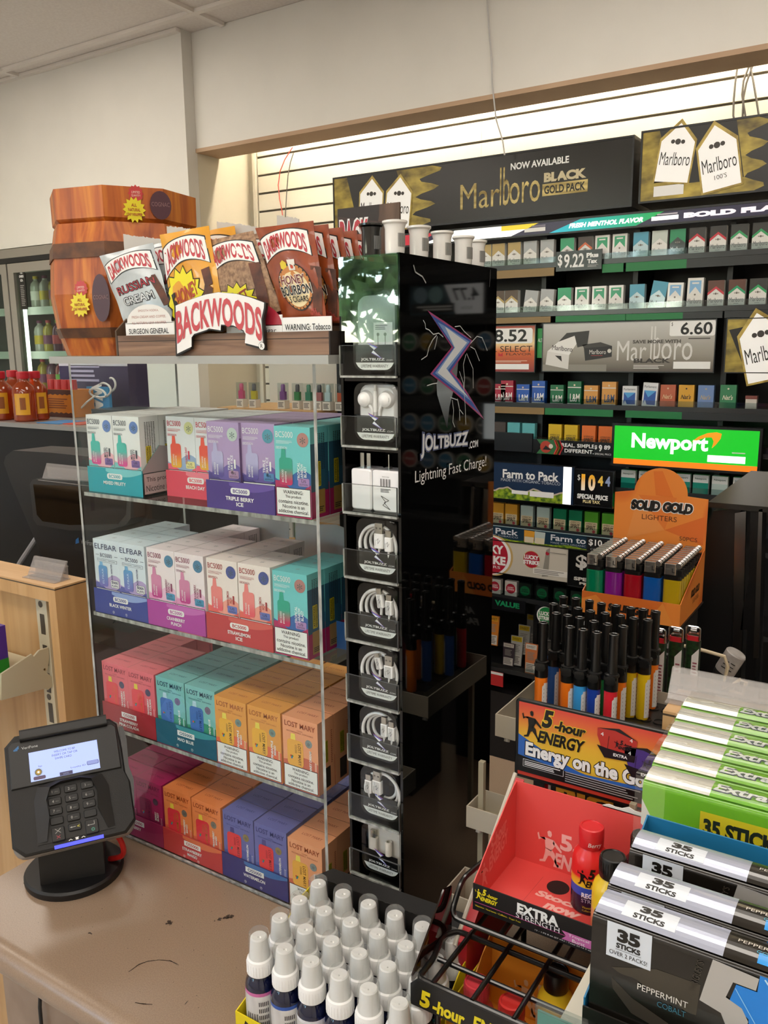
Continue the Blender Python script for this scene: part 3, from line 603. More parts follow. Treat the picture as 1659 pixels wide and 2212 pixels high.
# two chargers
for i, (x0, x1, lab) in enumerate(((.3965, .4205, 'plain white wall charger with two prongs up, left in the third tower tray'), (.4215, .4535, 'white wall charger with barcode and bolt print, right in the third tower tray'))):
    t = thing('wall_charger', lab, 'charger', (x0, .0035, BOT[2] + .0014), 0, 'wall chargers in the third tray'); w = x1 - x0
    b = MB(); b.rbox(0, 0, 0, w, .026, .041, .003, K('#f1f0f2', .25), ax=1, c=.0015)
    if i:
        f = Face(b, (0, 0, 0), (1, 0, 0), (0, 0, 1))
        for k in range(11): f.rect(.010 + k * .0011, .025, .0004 + .0004 * (k % 3 == 0), .008, K('#2a2a2a'), 1)
        f.lines(.010, .0195, .012, .004, 3, K('#444'), 1); f.text('MADE IN CHINA', .016, .035, .008, .001, K('#444'), 1)
        f.line([(.0105, .016), (.0195, .012), (.014, .0095), (.021, .003), (.0125, .007), (.016, .010), (.0105, .016)], .0006, K('#222'), 1)
    b.done('body', t)
    for x in ((w * .30, w * .62) if not i else (w * .42, w * .78)):
        b = MB(); b.box(x - .0022 if not i else x - .0006, .010, .041, x + .0022 if not i else x + .0006, .0113 if not i else .016, .0555, metal); b.done('prong', t)
        
# cables
def cable(z, label, kind, flip=False):
    t = blister(z, 'boxed_cable', label); sx = -1 if flip else 1; cx = .0245
    X = lambda x: cx + sx * (x - cx)
    for k in range(3):
        b = MB(); r = .0215 - .0042 * k
        b.tube([(X(.0235 + r * math.cos(a)), .006 + .0035 * k, .029 + r * 1.02 * math.sin(a) + .002 * k) for a in [R(-70 + 310 * q / 28) + R(20 * k) for q in range(29)]], .0017, wp, 8); b.done('cable_loop', t)
    def plug(x, z0, w, mh, bh, mm, ang=0):
        M = Matrix.Translation((X(x), .003, z0)) @ Matrix.Rotation(R(ang * sx), 4, 'Y')
        b = MB(); b.M = M; b.rbox(-w / 2, -.003, 0, w / 2, .003, bh, .0018, wp, ax=2, c=.0006); f = Face(b, (-w / 2, -.0031, 0), (1, 0, 0), (0, 0, 1))
        f.line([(w * .35, bh * .55), (w * .55, bh * .7), (w * .5, bh * .35), (w * .75, bh * .6)], .0003, K('#444'), 1); f.rect(w * .2, bh * .2, .0003, bh * .4, K('#555'), 1); b.done('plug_body', t)
        b = MB(); b.M = M; b.rbox(-w * .42, -.0022, bh, w * .42, .0022, bh + mh, .001, mm, ax=2)
        if mh > .008: f = Face(b, (-w * .42, -.0023, bh), (1, 0, 0), (0, 0, 1)); f.rect(w * .14, mh * .45, .0016, .0016, K('#4a4844'), 1); f.rect(w * .55, mh * .45, .0016, .0016, K('#4a4844'), 1)
        b.done('plug_tip', t)
        b = MB(); b.tube([(X(x), .003, z0), (X(x - .001), .004, z0 - .008), (X(x - .006), .006, z0 - .018)], .0015, wp, 8); b.done('strain_relief', t)
    if kind == 'A': plug(.0275, .0285, .011, .0105, .015, metal); plug(.0385, .0265, .0085, .0065, .0145, metal)
    if kind == 'C': plug(.029, .034, .0075, .006, .014, metal, -8); plug(.0385, .028, .008, .006, .015, metal)
    if kind == 'L': plug(.0265, .035, .007, .004, .0125, metal, -12); plug(.0375, .028, .011, .0105, .013, metal)
    if kind == 'D': plug(.031, .029, .0078, .0075, .014, metal); plug(.040, .027, .0082, .006, .0145, metal)
    return t
cable(BOT[3], 'white cable with large and small metal plugs, fourth tray from the top of the tower', 'A')
cable(BOT[4], 'white cable with two small metal plugs, fifth tray from the top of the tower', 'C')
cable(BOT[5], 'white cable with tilted small plug left of a large one, sixth tray of the tower', 'L')
cable(BOT[6], 'white cable with two small upright plugs, seventh tray from the top of the tower', 'D')
cable(BOT[7], 'white cable coiled to the right with plugs at left, eighth tray of the tower', 'A', True)
t = blister(BOT[8], 'boxed_adapter', 'cream headphone adapter in a clear case, ninth tray from the top of the tower')
b = MB(); b.rbox(.004, .008, .004, .0465, .016, .056, .006, K('#d9d4cb', .35), ax=1, c=.002); tr_(t, 'insert', b)
b = MB(); b.rbox(.009, .003, .026, .019, .009, .040, .002, K('#cfc8bc', .35), ax=2); b.rbox(.0108, .0035, .040, .0172, .007, .0485, .001, metal, ax=2); tr_(t, 'plug', b)
b = MB(); b.lathe([(.0040, 0), (.0042, .014), (.0034, .0155), (.0022, .0155), (.0022, .010)], K('#cfc8bc', .35), (.034, .004, .026), 14); b.lathe([(.0021, .0), (.0021, .0004)], BLK, (.034, .004, .0385), 12); tr_(t, 'socket', b)
cable(BOT[9], 'white coiled cable in the lowest tower tray, half hidden by the spray display', 'A')
# flared cups on the tower top
def cup(loc, col, label, first=None):
    if first: return dup(first, label, loc)
    t = thing('flared_cup', label, 'cup', loc, 0, 'flared cups on the tower top'); g = K(col, .12, coat=.6)
    b = MB(); b.lathe([(.0088, 0), (.0092, .004), (.0092, .022), (.0102, .026), (.0118, .0275), (.0118, .0292), (.0108, .0296), (.0095, .0285)], g, seg=28); b.done('body', t)
    b = MB(); 
    for k in range(9): a = R(-38 + 6.5 * k); b.box(.0093 * math.cos(a) - .0002, .0093 * math.sin(a) - .0003, .006, .0093 * math.cos(a) + .0003, .0093 * math.sin(a) + .0003 * (1 + k % 3), .018, K('#8d8c8a') if col != '#0c0c0c' else K('#777'))
    b.done('barcode_sticker', t); return t
c0 = None
for i, (px, X_, lab) in enumerate(((853, .4435, 'nearest'), (905, .4435, 'second nearest'), (955, .4435, 'third'), (1001, .4435, 'fourth'), (1029, .4385, 'farthest'))):
    y = at(px, 540, X=X_).y
    lab = 'white flared cup on the tower top, ' + (lab + ' of the five white ones')
    if c0 is None: c0 = cup((X_, y, TZ + .0002), '#eceae6', lab)
    else: cup((X_, y, TZ + .0002), '', lab, c0)
cup((.4155, at(797, 540, X=.4155).y + .004, TZ + .0002), '#0c0c0c', 'black flared cup on the tower top left of the white ones')

# =====================================================================
# CIGAR POUCH DISPLAY ON THE CASE LID
# =====================================================================
LZ = LIDZ + .0087
dis = thing('cigar_pouch_display', 'wood printed card tray with red lettered sign holding foil pouches on the case lid', 'display tray', (0, 0, 0))
plank = wood('printed_plank', '#5f4636', '#856550', '#9d7c63', 5, 0, .5); dark = K('#2a211c', .6)
b = MB(); ty = -.0145; b.box(.090, ty, LZ, .3865, ty + .0015, LZ + .0225, plank); b.box(.0885, ty, LZ, .090, .10, LZ + .0225, dark); b.box(.3865, ty, LZ, .388, .10, LZ + .0225, dark); b.box(.0885, .10, LZ, .388, .1015, LZ + .045, plank); b.box(.090, ty + .0015, LZ, .3865, .10, LZ + .0012, dark)
f = Face(b, (.09, ty, LZ), (1, 0, 0), (0, 0, 1)); f.rect(0, .0155, .2965, .0007, dark, 1); b.done('tray', dis)
b = MB(); pr = [(ty, 0), (.095, 0), (.095, .085), (.06, .08), (.03, .062), (.006, .045), (ty, .028)]
b.prism(pr, (.0860, 0, LZ), (0, 1, 0), (0, 0, 1), .0022, wood('printed_plank_dark', '#3a2a20', '#54402f', '#6a523f', 5, 2, .5)); b.done('side_panel', dis, label='curved dark brown side panel')
def WRP(top=.245, bot=.37):
    return lambda a, q: (a, (-.5 + bot * (1 - (2 * a) ** 2)) + (q + .5) * ((.5 - top * (2 * a) ** 2) - (-.5 + bot * (1 - (2 * a) ** 2))))
def bw_logo(f, cx, cy, w, h, l, rot=0, red='#b83a44', black=True):
    wr = WRP(); c, n = math.cos(rot), math.sin(rot); N = 26
    def band(gx, gy, m, ll):
        def pt(k, side):
            a = -.5 + k / N; x = a * w * (1 + gx); y = wr(a, .5 * side)[1] * h + side * gy * h
            return (cx + x * c - y * n, cy + x * n + y * c)
        for k in range(N): f.poly([pt(k, -1), pt(k + 1, -1), pt(k + 1, 1), pt(k, 1)], m, ll)
    if black: band(.13, .13, K('#15110f', .4), l)
    band(.09, .09, K('#efeeeb', .35), l + 1)
    f.text('BACKWOODS', cx, cy, w * .97, h, K(red, .35), l + 3, rot=rot, bold=.03, warp=wr)
sgn = [(670, 710), (740, 680), (850, 642), (930, 628), (1040, 638), (1130, 662), (1207, 692), (1205, 725), (1190, 795), (1200, 930), (1203, 970), (1090, 940), (1095, 885), (1082, 862), (1020, 832), (945, 826), (943, 862), (872, 850), (860, 858), (782, 884), (767, 905), (767, 962), (680, 1005)]
YS = -.021
def bp(x, y, Y=YS): p = at(130 + x * .3677, 400 + y * .3677, Y=Y); return (p.x, p.z)
b = MB(); b.prism([bp(*q) for q in sgn][::-1], (0, YS, 0), (1, 0, 0), (0, 0, 1), -.004, K('#1b1614', .5))
cxs = sum(bp(*q)[0] for q in sgn) / len(sgn); czs = sum(bp(*q)[1] for q in sgn) / len(sgn)
f = Face(b, (0, YS, 0), (1, 0, 0), (0, 0, 1), .0002)
f.poly([(cxs + (x - cxs) * .968, czs + (z - czs) * .955 + .0012) for x, z in [bp(*q) for q in sgn]][::-1], K('#eeeceb', .4), 1)
a, c = bp(690, 935), bp(1180, 648)
f.text('BACKWOODS', (a[0] + c[0]) / 2, (a[1] + c[1]) / 2, c[0] - a[0], c[1] - a[1], K('#c2444c', .4), 3, bold=.03, warp=WRP(.27, .38))
q = bp(1187, 945); f.circ(q[0], q[1], .0042, K('#1b1614'), 3); f.circ(q[0], q[1], .0037, WHT, 4); f.text('R', q[0], q[1], .003, .004, K('#1b1614'), 5)
b.done('front_sign', dis, label='white die-cut sign with red arched lettering')
b = MB(); P0, P1 = at(729, 452, Y=.12), at(863, 468, Y=.12); b.box(P0.x, .12, LZ, P1.x, .1225, P0.z, wood('printed_plank_r', '#3f2d24', '#5d4637', '#765b48', 4, 2, .5))
f = Face(b, (P0.x, .12, P0.z - .07), (1, 0, 0), (0, 0, 1)); f.poly([(0, 0)] + [(.055 * math.sin(R(9 * k)), .07 * (1 - math.cos(R(9 * k)))) for k in range(11)] + [(.055, .07), (0, .07)], K('#2c211d', .5), 1)
f.poly([(0, .0)] + [(.058 * math.sin(R(9 * k)), .062 * (1 - math.cos(R(9 * k)))) for k in range(10)] + [(0, .062)], K('#3d2a26', .5), 2); f.text('BACK', .022, .038, .04, .042, WHT, 3, bold=.09); f.text('BACK', .022, .038, .038, .038, K('#b83a44'), 4, bold=.02)
b.done('header_card', dis, label='brown header card with cropped red letters')
def torn(name, x0, y0, x1, y1, Y, lab):
    a, c = bp(x0, y0, Y), bp(x1, y1, Y); b = MB(); n = 24; rnd = random.Random(x0)
    b.prism([(a[0], LZ + .002), (c[0], LZ + .002)] + [(c[0] + (a[0] - c[0]) * k / n, c[1] + (a[1] - c[1]) * k / n + rnd.uniform(-.0008, .0008)) for k in range(n + 1)], (0, Y, 0), (1, 0, 0), (0, 0, 1), -.0012, K('#c4bfb8', .7)); b.done('divider_card', dis, label=lab)
torn('d', 370, 290, 590, 318, .034, 'grey card behind the silver pouches'); torn('d', 920, 212, 1150, 242, .034, 'grey card behind the brown pouches'); torn('d', 1272, 176, 1400, 196, .058, 'white card behind the orange brown pouches'); torn('d', 625, 240, 760, 256, .030, 'grey card behind the yellow pouches')
class Patch(Face):
    """print on a pillow-shaped pouch: x,y run 0..1 between four corners"""
    def __init__(s, mb, bl, br, tr, tl, bulge=.005, eps=.00016):
        s.mb = mb; s.c = [Vector(q) for q in (bl, br, tr, tl)]; s.e = eps; s.g = bulge; s.n = (s.c[1] - s.c[0]).cross(s.c[3] - s.c[0]).normalized()
    def P(s, x, y, l):
        a = s.c[0].lerp(s.c[1], x); d = s.c[3].lerp(s.c[2], x); h = max(0, 4 * x * (1 - x)) ** .6 * max(0, 4 * y * (1 - y)) ** .45
        return a.lerp(d, y) + s.n * (s.g * h + l * s.e + .0006 * math.sin(9 * x + 14 * y))
def pouch(corners, Y, base, label, design, group, hang=0, thick=.006):
    bl, br, tr, tl = [Vector((bp(x, y, Y)[0], Y + d, bp(x, y, Y)[1])) for (x, y), d in zip(corners, (0, 0, hang, hang))]
    c = (bl + br + tr + tl) / 4; root = thing('cigar_pouch', label, 'pouch', (c.x, c.y, LZ + .002), 0, group); off = Vector((c.x, c.y, LZ + .002))
    m = MB(); pt = Patch(m, bl - off, br - off, tr - off, tl - off); n = 14
    vs = [pt.P(i / n, j / n, 0) for j in range(n + 1) for i in range(n + 1)]
    fs = [(j * (n + 1) + i, j * (n + 1) + i + 1, (j + 1) * (n + 1) + i + 1, (j + 1) * (n + 1) + i) for j in range(n) for i in range(n)]
    m.add(vs, fs, base); m.add([v - pt.n * (2 * (pt.g * max(0, 4 * (k % (n + 1)) / n * (1 - (k % (n + 1)) / n)) ** .6 * max(0, 4 * (k // (n + 1)) / n * (1 - (k // (n + 1)) / n)) ** .45) + .0003) for k, v in enumerate(vs)], [g[::-1] for g in fs], base)
    design(pt); m.done('foil', root); return root, off
foil_s = noisy('silver_foil', '#aab2b6', '#c9d0d3', 30, .3, 4, coat=.3); foil_y = noisy('yellow_foil', '#d8951f', '#e6a93a', 14, .28, 3, coat=.4)
foil_b = noisy('burlap_print', '#7b5b44', '#b18d6c', 230, .45, 6); foil_o = noisy('orange_brown_foil', '#7d3414', '#98461c', 60, .32, 3, coat=.3)
def cigar(f, pts, w, l):
    f.line(pts, w, noisy('cigar_leaf', '#3a1f14', '#6f3c26', 60, .5), l)
def d_grey(f):
    bw_logo(f, .5, .78, .82, .26, 2, rot=R(4)); f.text('RUSSIAN', .52, .50, .76, .12, K('#2a2226'), 3, rot=R(6), bold=.06); f.text('RUSSIAN', .52, .50, .74, .105, K('#a82c38'), 4, rot=R(6), bold=.0)
    f.text('CREAM', .50, .33, .62, .12, K('#3a3a3e'), 3, rot=R(4), bold=.05); f.text('CREAM', .50, .33, .60, .10, K('#d8dcde'), 4, rot=R(4))
    cigar(f, [(.86, .58), (.93, .40), (.97, .2)], .12, 5)
def d_yel(f):
    bw_logo(f, .46, .77, .84, .28, 2, rot=R(3)); P = [(.34 + x * .40, .36 + y * .30) for x, y in star(14, 1, .78)]
    f.poly([(.34 + (x - .34) * 1.06, .36 + (y - .36) * 1.06) for x, y in P], K('#1c1508'), 3); f.poly(P, K('#ece02a', .4), 4)
    f.text('5', .14, .34, .12, .20, K('#1c1508'), 5, rot=R(8), bold=.04); f.text('HONEY', .42, .40, .46, .15, K('#a83a1c'), 5, rot=R(8), bold=.03); f.text('Cigars', .44, .26, .24, .07, K('#1c1508'), 5, rot=R(8))
    cigar(f, [(.84, .58), (.86, .4), (.72, .18)], .14, 6)
def d_bur(f):
    bw_logo(f, .48, .77, .84, .28, 2, rot=R(-1)); P = [(.40 + x * .36, .22 + y * .24) for x, y in star(14, 1, .74)]
    f.poly([(.40 + (x - .40) * 1.06, .22 + (y - .22) * 1.06) for x, y in P], K('#1c1508'), 3); f.poly(P, K('#ece02a', .4), 4)
    f.text('SWEET', .42, .27, .40, .11, K('#8a2a1c'), 5, rot=R(12), bold=.03); f.text('AROMATIC', .42, .14, .46, .10, K('#8a2a1c'), 5, rot=R(12), bold=.03); f.text('5', .12, .2, .1, .16, K('#1c1508'), 5, bold=.04)
    cigar(f, [(.86, .62), (.84, .35), (.78, .05)], .17, 6)
def d_hb(f):
    bw_logo(f, .47, .79, .80, .26, 2, rot=R(3))
    f.circ(.52, .35, .335, K('#1c120c'), 3, ry=.245, seg=28); f.circ(.52, .35, .318, K('#c07c3c'), 4, ry=.232, seg=28); f.circ(.52, .33, .27, K('#e6d3a4', .5), 5, ry=.185, seg=28)
    for a in range(24):
        q = R(15 * a); f.line([(.52 + .30 * math.cos(q), .35 + .215 * math.sin(q)), (.52 + .318 * math.cos(q), .35 + .232 * math.sin(q))], .02, K('#1c120c'), 5)
    f.poly([(.38 + .07 * math.cos(R(60 * k + 30)), .575 + .055 * math.sin(R(60 * k + 30))) for k in range(6)], K('#d8c02a', .4), 6); f.poly([(.48, .52), (.60, .52), (.62, .63), (.47, .63)], K('#e3ddd2', .3), 6); f.circ(.545, .555, .03, K('#c2482c'), 7, ry=.02)
    f.text('HONEY', .50, .425, .50, .105, K('#f0e8d8'), 7, bold=.06, rot=R(2)); f.text('HONEY', .50, .425, .48, .092, K('#6a1c18'), 8, bold=.02, rot=R(2)); f.text('BOURBON', .52, .318, .64, .11, K('#f0e8d8'), 7, bold=.08, rot=R(3)); f.text('BOURBON', .52, .318, .62, .10, K('#171210'), 8, bold=.03, rot=R(3))
    f.text('5 CIGARS', .54, .225, .40, .06, K('#171210'), 8, bold=.02, rot=R(2)); f.text('ALL|NATURAL'.split('|')[0], .80, .115, .11, .035, K('#b8433a'), 7, bold=.03); f.text('NATURAL', .82, .075, .20, .035, K('#b8433a'), 7, bold=.03); f.text('LEAF WRAPPER', .86, .035, .34, .035, K('#b8433a'), 7, bold=.03)
    cigar(f, [(.95, .55), (.93, .35), (.86, .08)], .16, 2)
G = 'cigar pouches in the wood printed tray'
def backs(root, n, dx, dz, dy, labs):
    for k in range(n): dup(root, labs[k], root.location + Vector((dx * (k + 1), dy * (k + 1), dz * (k + 1))))
def panel(root, off, x0, y0, x1, y1, draw, Y=-.0105, name='warning_panel', lab='white paper panel with printed text', colr=WHT):
    a, c = bp(x0, y0, Y), bp(x1, y1, Y); b = MB(); o = Vector((a[0], Y, LZ + .002)) - off
    b.box(o.x, o.y, o.z, o.x + c[0] - a[0], o.y + .0012, o.z + c[1] - LZ - .002, colr)
    f = Face(b, o, (1, 0, 0), (0, 0, 1)); draw(f, c[0] - a[0], c[1] - LZ - .002); b.done(name, root, label=lab)
r_, o_ = pouch([(385, 830), (668, 790), (527, 335), (216, 415)], .004, foil_s, 'front silver pouch with red lettering leaning left in the wood printed tray', d_grey, G, .004)
def w1(f, w, h):
    n = 14; f.poly([(w / 2 + w * .46 * math.cos(math.pi * k / n), h * .98 + .020 * math.sin(math.pi * k / n)) for k in range(n + 1)], K('#e6e4e0', .5), 1)
    for k, s in enumerate(('SMOOTH VODKA,', 'FRESH CREAM AND COFFEE.', 'ALL NATURAL LEAF WRAPPER.')): f.text(s, w / 2, h + .0125 - .0065 * k, w * (.42, .70, .72)[k], .0027, K('#a86a62'), 2)
    f.rect(0, h * .97, w, .0004, K('#333'), 2); f.text('SURGEON GENERAL', w * .48, h - .0095, w * .82, .0058, K('#141414'), 2, bold=.01); f.text('WARNING: Tobacco', w * .48, h - .0190, w * .78, .0058, K('#141414'), 2, bold=.01)
panel(r_, o_, 388, 890, 668, 800, w1)
dup(r_.children[0], None, None) if False else None
r2 = thing('cigar_pouch', 'second silver pouch just behind the front silver one', 'pouch', r_.location + Vector((.022, .016, .004)), 0, G); c = r_.children[0].copy(); COL.objects.link(c); c.parent = r2
r_, o_ = pouch([(690, 930), (975, 800), (855, 235), (570, 290)], .002, foil_y, 'front yellow pouch with red lettering and yellow burst in the wood printed tray', d_yel, G, .004)
dup(r_, 'second yellow pouch peeking out behind the front yellow one', r_.location + Vector((.016, .022, .001)))
r_, o_ = pouch([(960, 860), (1302, 735), (1120, 265), (832, 330)], .006, foil_b, 'burlap brown pouch with red lettering in the wood printed tray', d_bur, G, .003)
def w2(f, w, h):
    n = 14; f.poly([(w * .5 + w * .5 * math.cos(math.pi * k / n), h * .72 + h * .62 * math.sin(math.pi * k / n)) for k in range(n + 1)], K('#a8283a', .4), 1)
    f.rect(0, h * .30, w, h * .44, WHT, 1); f.text('causes cigar', w * .6, h * .57, w * .6, .0065, K('#141414'), 2); f.text('smoke increases', w * .5, h * .22, w * .8, .006, K('#141414'), 2)
panel(r_, o_, 980, 890, 1302, 760, w2, lab='red and white paper panel')
backs(r_, 1, .012, .002, .020, ['second burlap brown pouch close behind the front one'])
r_, o_ = pouch([(1318, 800), (1566, 800), (1470, 205), (1132, 250)], -.002, foil_o, 'nearest orange brown pouch with barrel emblem in the wood printed tray', d_hb, G, .004)
def w3(f, w, h):
    f.text('WARNING: Tobacco', w * .52, h - .0095, w * .93, .0060, K('#141414'), 2, bold=.01); f.text('smoke increases the', w * .52, h - .0205, w * .94, .0056, K('#141414'), 2)
panel(r_, o_, 1308, 890, 1592, 768, w3)
q = [c for c in r_.children if c.name.startswith('foil')][0]
for k in range(4):
    r3 = thing('cigar_pouch', '%s orange brown pouch, behind the nearest one' % ['second', 'third', 'fourth', 'rearmost'][k], 'pouch', r_.location + Vector((.0038 * (k + 1), .019 * (k + 1), -.0012 * (k + 1))), 0, G); c = q.copy(); COL.objects.link(c); c.parent = r3
# barrel
bar_ = thing('cardboard_barrel', 'orange wood printed cardboard barrel standing behind the pouch tray', 'barrel display', (-.038, .118, LZ), R(12))
st = wood('barrel_print', '#7a2e10', '#b8601f', '#d8882f', 3, 2, .4); hoop = noisy('barrel_hoop', '#4a2a16', '#6a4020', 60, .5)
b = MB(); k8 = dict(seg=8, u=(math.cos(R(22.5)), math.sin(R(22.5)), 0), v=(-math.sin(R(22.5)), math.cos(R(22.5)), 0))
b.lathe([(.088, 0), (.098, .03), (.104, .075), (.100, .125), (.093, .160)], st, **k8); b.done('body', bar_, smooth=False)
b = MB(); b.lathe([(.0965, .022), (.1008, .034)], hoop, caps=False, **k8); b.lathe([(.1022, .118), (.1000, .136)], hoop, caps=False, **k8); b.done('hoop', bar_, smooth=False)
b = MB(); b.lathe([(.089, .1605), (.094, .165), (.0945, .201)], st, **k8); b.done('lid_box', bar_, smooth=False)
def badge(ang, rad, z, sx, parent, oval=True):
    a = R(ang); n = Vector((math.cos(a), math.sin(a), 0)); u = Vector((-math.sin(a), math.cos(a), 0)); b = MB(); f = Face(b, n * rad + Vector((0, 0, z)), u, (0, 0, 1), .0004)
    f.poly([(x * .0155 * sx, y * .0155) for x, y in star(14, 1, .75)], K('#e0cf22', .4), 2); f.poly([(x * .0105 * sx + .003, y * .0105 + .019) for x, y in star(12, 1, .8)], K('#c23a3a', .4), 1)
    for k, s in enumerate(('ALL', 'NATURAL', 'LEAF WRAPPER')): f.text(s, 0, .0055 - .0055 * k, (.007, .016, .021)[k] * sx, .0036, K('#a8381c'), 3, bold=.02)
    f.text('LIMITED', .003, .0205, .011 * sx, .0028, K('#f0d8c8'), 3); f.text('QUANTITY', .003, .0165, .012 * sx, .0028, K('#f0d8c8'), 3)
    if oval: f.poly([(.032 + .013 * math.cos(R(15 * k)), .007 + .028 * float(oval) * math.sin(R(15 * k))) for k in range(24)], K('#4a2430', .4), 2); f.text('COGNAC', .032, .008, .022, .005, K('#8d6a6a'), 3)
    b.done('sticker', parent, label='yellow and red burst stickers beside a dark plum oval')
ca = math.cos(R(22.5)); badge(-90, .104 * ca + .0012, .062, 1, bar_, 1.01); badge(-45, .0945 * ca + .0008, .174, .9, bar_, .6)

# =====================================================================
# CARD READER ON ITS STAND
# =====================================================================
rd = thing('card_reader', 'black card payment terminal with lit blue screen on a round swivel stand', 'card reader', (.028, -.088, 0))
blk = K('#0e0d0d', .5); blk2 = K('#141211', .62, bump=.2, bscale=900)
b = MB(); b.lathe([(.058, 0), (.059, .003), (.059, .008), (.0565, .0105), (.02, .0108)], blk, seg=48); b.done('base_disc', rd)
b = MB(); b.M = Matrix.Rotation(R(50), 4, 'Z')
b.prism([(-.032, .0105), (.034, .0105), (.030, .048), (.012, .085), (-.012, .085), (-.028, .05)], (-.037, 0, 0), (0, 1, 0), (0, 0, 1), .074, blk); b.rbox(-.043, -.018, .058, .043, .012, .086, .006, blk, ax=0); b.done('stand_post', rd)
b = MB(); b.tube(fillet([(.030, .030, .0115), (.052, .035, .02), (.060, .028, .045), (.045, .022, .07)], .012), .0035, K('#c22320', .4), 8); b.done('cable', rd, label='red cable behind the stand')
yaw, tilt, roll = .9585, .704, .0224
rx = Vector((math.cos(yaw), math.sin(yaw), 0)); n0 = Vector((math.sin(yaw), -math.cos(yaw), 0)); up = Vector((0, 0, 1))
uu = up * math.cos(tilt) - n0 * math.sin(tilt); nn = n0 * math.cos(tilt) + up * math.sin(tilt)
ex = rx * math.cos(roll) + uu * math.sin(roll); ey = uu * math.cos(roll) - rx * math.sin(roll)
HM = Matrix(((ex.x, ey.x, nn.x, .052 - .028), (ex.y, ey.y, nn.y, -.1008 + .088), (ex.z, ey.z, nn.z, .1336), (0, 0, 0, 1)))
w, h = .068, .070
b = MB(); b.M = HM
b.rbox(-w, -h, -.030, w, h, -.008, .014, K('#8d8a86', .4), ax=2, c=.004)
body = [(-w, -h + .012), (-w + .012, -h), (w - .012, -h), (w, -h + .012), (w, -.012), (w - .004, .0), (w - .004, .03), (w - .006, h - .008), (w - .014, h), (-w + .012, h), (-w, h - .012)]
def up_(pts, z0, z1, m, c=.002):
    k = len(pts); cx = sum(p[0] for p in pts) / k; cy = sum(p[1] for p in pts) / k
    a = [(x, y, z0) for x, y in pts]; d = [(x, y, z1 - c) for x, y in pts]; e = [(x - c * (1 if x > cx else -1), y - c * (1 if y > cy else -1), z1) for x, y in pts]
    b.add(a + d + e, [tuple(range(k))[::-1], tuple(range(2 * k, 3 * k))] + [(i, (i + 1) % k, k + (i + 1) % k, k + i) for i in range(k)] + [(k + i, k + (i + 1) % k, 2 * k + (i + 1) % k, 2 * k + i) for i in range(k)], m)
up_(body, -.008, .0, blk2); b.done('housing', rd)
b = MB(); b.M = HM; b.rbox(-.050, h - .010, -.002, .050, h + .004, .009, .003, blk, ax=0); b.done('top_bar', rd)
b = MB(); b.M = HM; up_([(-.064, .006), (.060, .006), (.060, .058), (.056, .062), (-.060, .062), (-.064, .058)], .0, .0026, K('#0b0a0a', .5), .001); b.done('screen_bezel', rd)
b = MB(); b.M = HM; f = Face(b, (-.042, .0105, .0028), (1, 0, 0), (0, 1, 0), .0001)
b.add([(-.042, .0105, .00285), (.036, .0105, .00285), (.036, .0455, .00285), (-.042, .0455, .00285)], [(0, 1, 2, 3)], K('#8fa3e6', .3, 0, .75))
sc = K('#2c3a78', .4)
for k, s in enumerate(('WELCOME TO BP', 'INSERT OR TAP OR', 'SWIPE CARD')): f.text(s, .040 - (.002 if k == 2 else 0), .0305 - .0042 * k, (.024, .029, .019)[k], .0026, sc, 1, bold=.0)
f.text('bp', .0115, .0165, .004, .0026, sc, 1); f.poly([(.009 + x * .0048, .010 + y * .0048) for x, y in star(16, 1, .75)], K('#6a6a3a'), 1); f.circ(.009, .010, .0028, K('#b8903a'), 2); f.circ(.009, .010, .0013, K('#f2efd8', .4, 0, .4), 3)
f.rrect(.003, .0012, .0135, .0042, .0015, K('#5a4668'), 1); f.rect(.032, .0002, .0145, .0042, K('#3c3a66'), 1); f.text('LANG', .039, .0022, .006, .0018, K('#9fb0e8'), 2)
f.text('Loyalty ID', .0535, .0072, .017, .0024, sc, 1); f.rrect(.0635, .0062, .0135, .0050, .0015, sc, 1); f.rrect(.0639, .0067, .0126, .0043, .0014, K('#7688cc', .3, 0, .3), 2)
b.done('screen', rd, label='lit pale blue screen')
b = MB(); b.M = HM; f = Face(b, (0, 0, 0), (1, 0, 0), (0, 1, 0), .0001); f.b = lambda x, y: .0029
f.text('VeriFone', -.040, .0525, .018, .0032, K('#b9b9bb'), 1); f.poly([(-.058, .051), (-.052, .0525), (-.052, .0565), (-.056, .0535)], K('#2c6ea8'), 1); f.rrect(-.058, .0505, .0045, .002, .0005, K('#2c6ea8'), 1); b.done('maker_mark', rd)
# recessed keypad with a raised privacy shield
b = MB(); b.M = HM
b.add([(-.042, -.062, .0012), (.044, -.062, .0012), (.036, .002, .0012), (-.036, .002, .0012)], [(0, 1, 2, 3)], K('#1a1817', .6))
arch = [(-.022, -.03), (-.027, -.012)] + [(.0015 + .0275 * math.cos(R(180 - 18 * k)), -.010 + .014 * math.sin(R(180 - 18 * k))) for k in range(11)] + [(.026, -.03)]
out = [(-.044, -.064), (-.043, -.010), (-.036, .006), (.0, .0085), (.036, .006), (.045, -.010), (.047, -.064)]
L = [(-.031, -.060), (-.026, -.035), (-.0275, -.015), (-.022, -.001), (-.010, .003), (.012, .003), (.024, -.001), (.029, -.015), (.0275, -.035), (.036, -.060)]
O = [(-.041, -.060), (-.041, -.035), (-.041, -.012), (-.036, .0035), (-.015, .0075), (.015, .0075), (.037, .0035), (.043, -.012), (.043, -.035), (.044, -.060)]
k = len(L); va = [(x, y, .0015) for x, y in O] + [(x, y, .0098 if 0 < i < k - 1 else .003) for i, (x, y) in enumerate(L)] + [(x, y, .0006) for x, y in L]
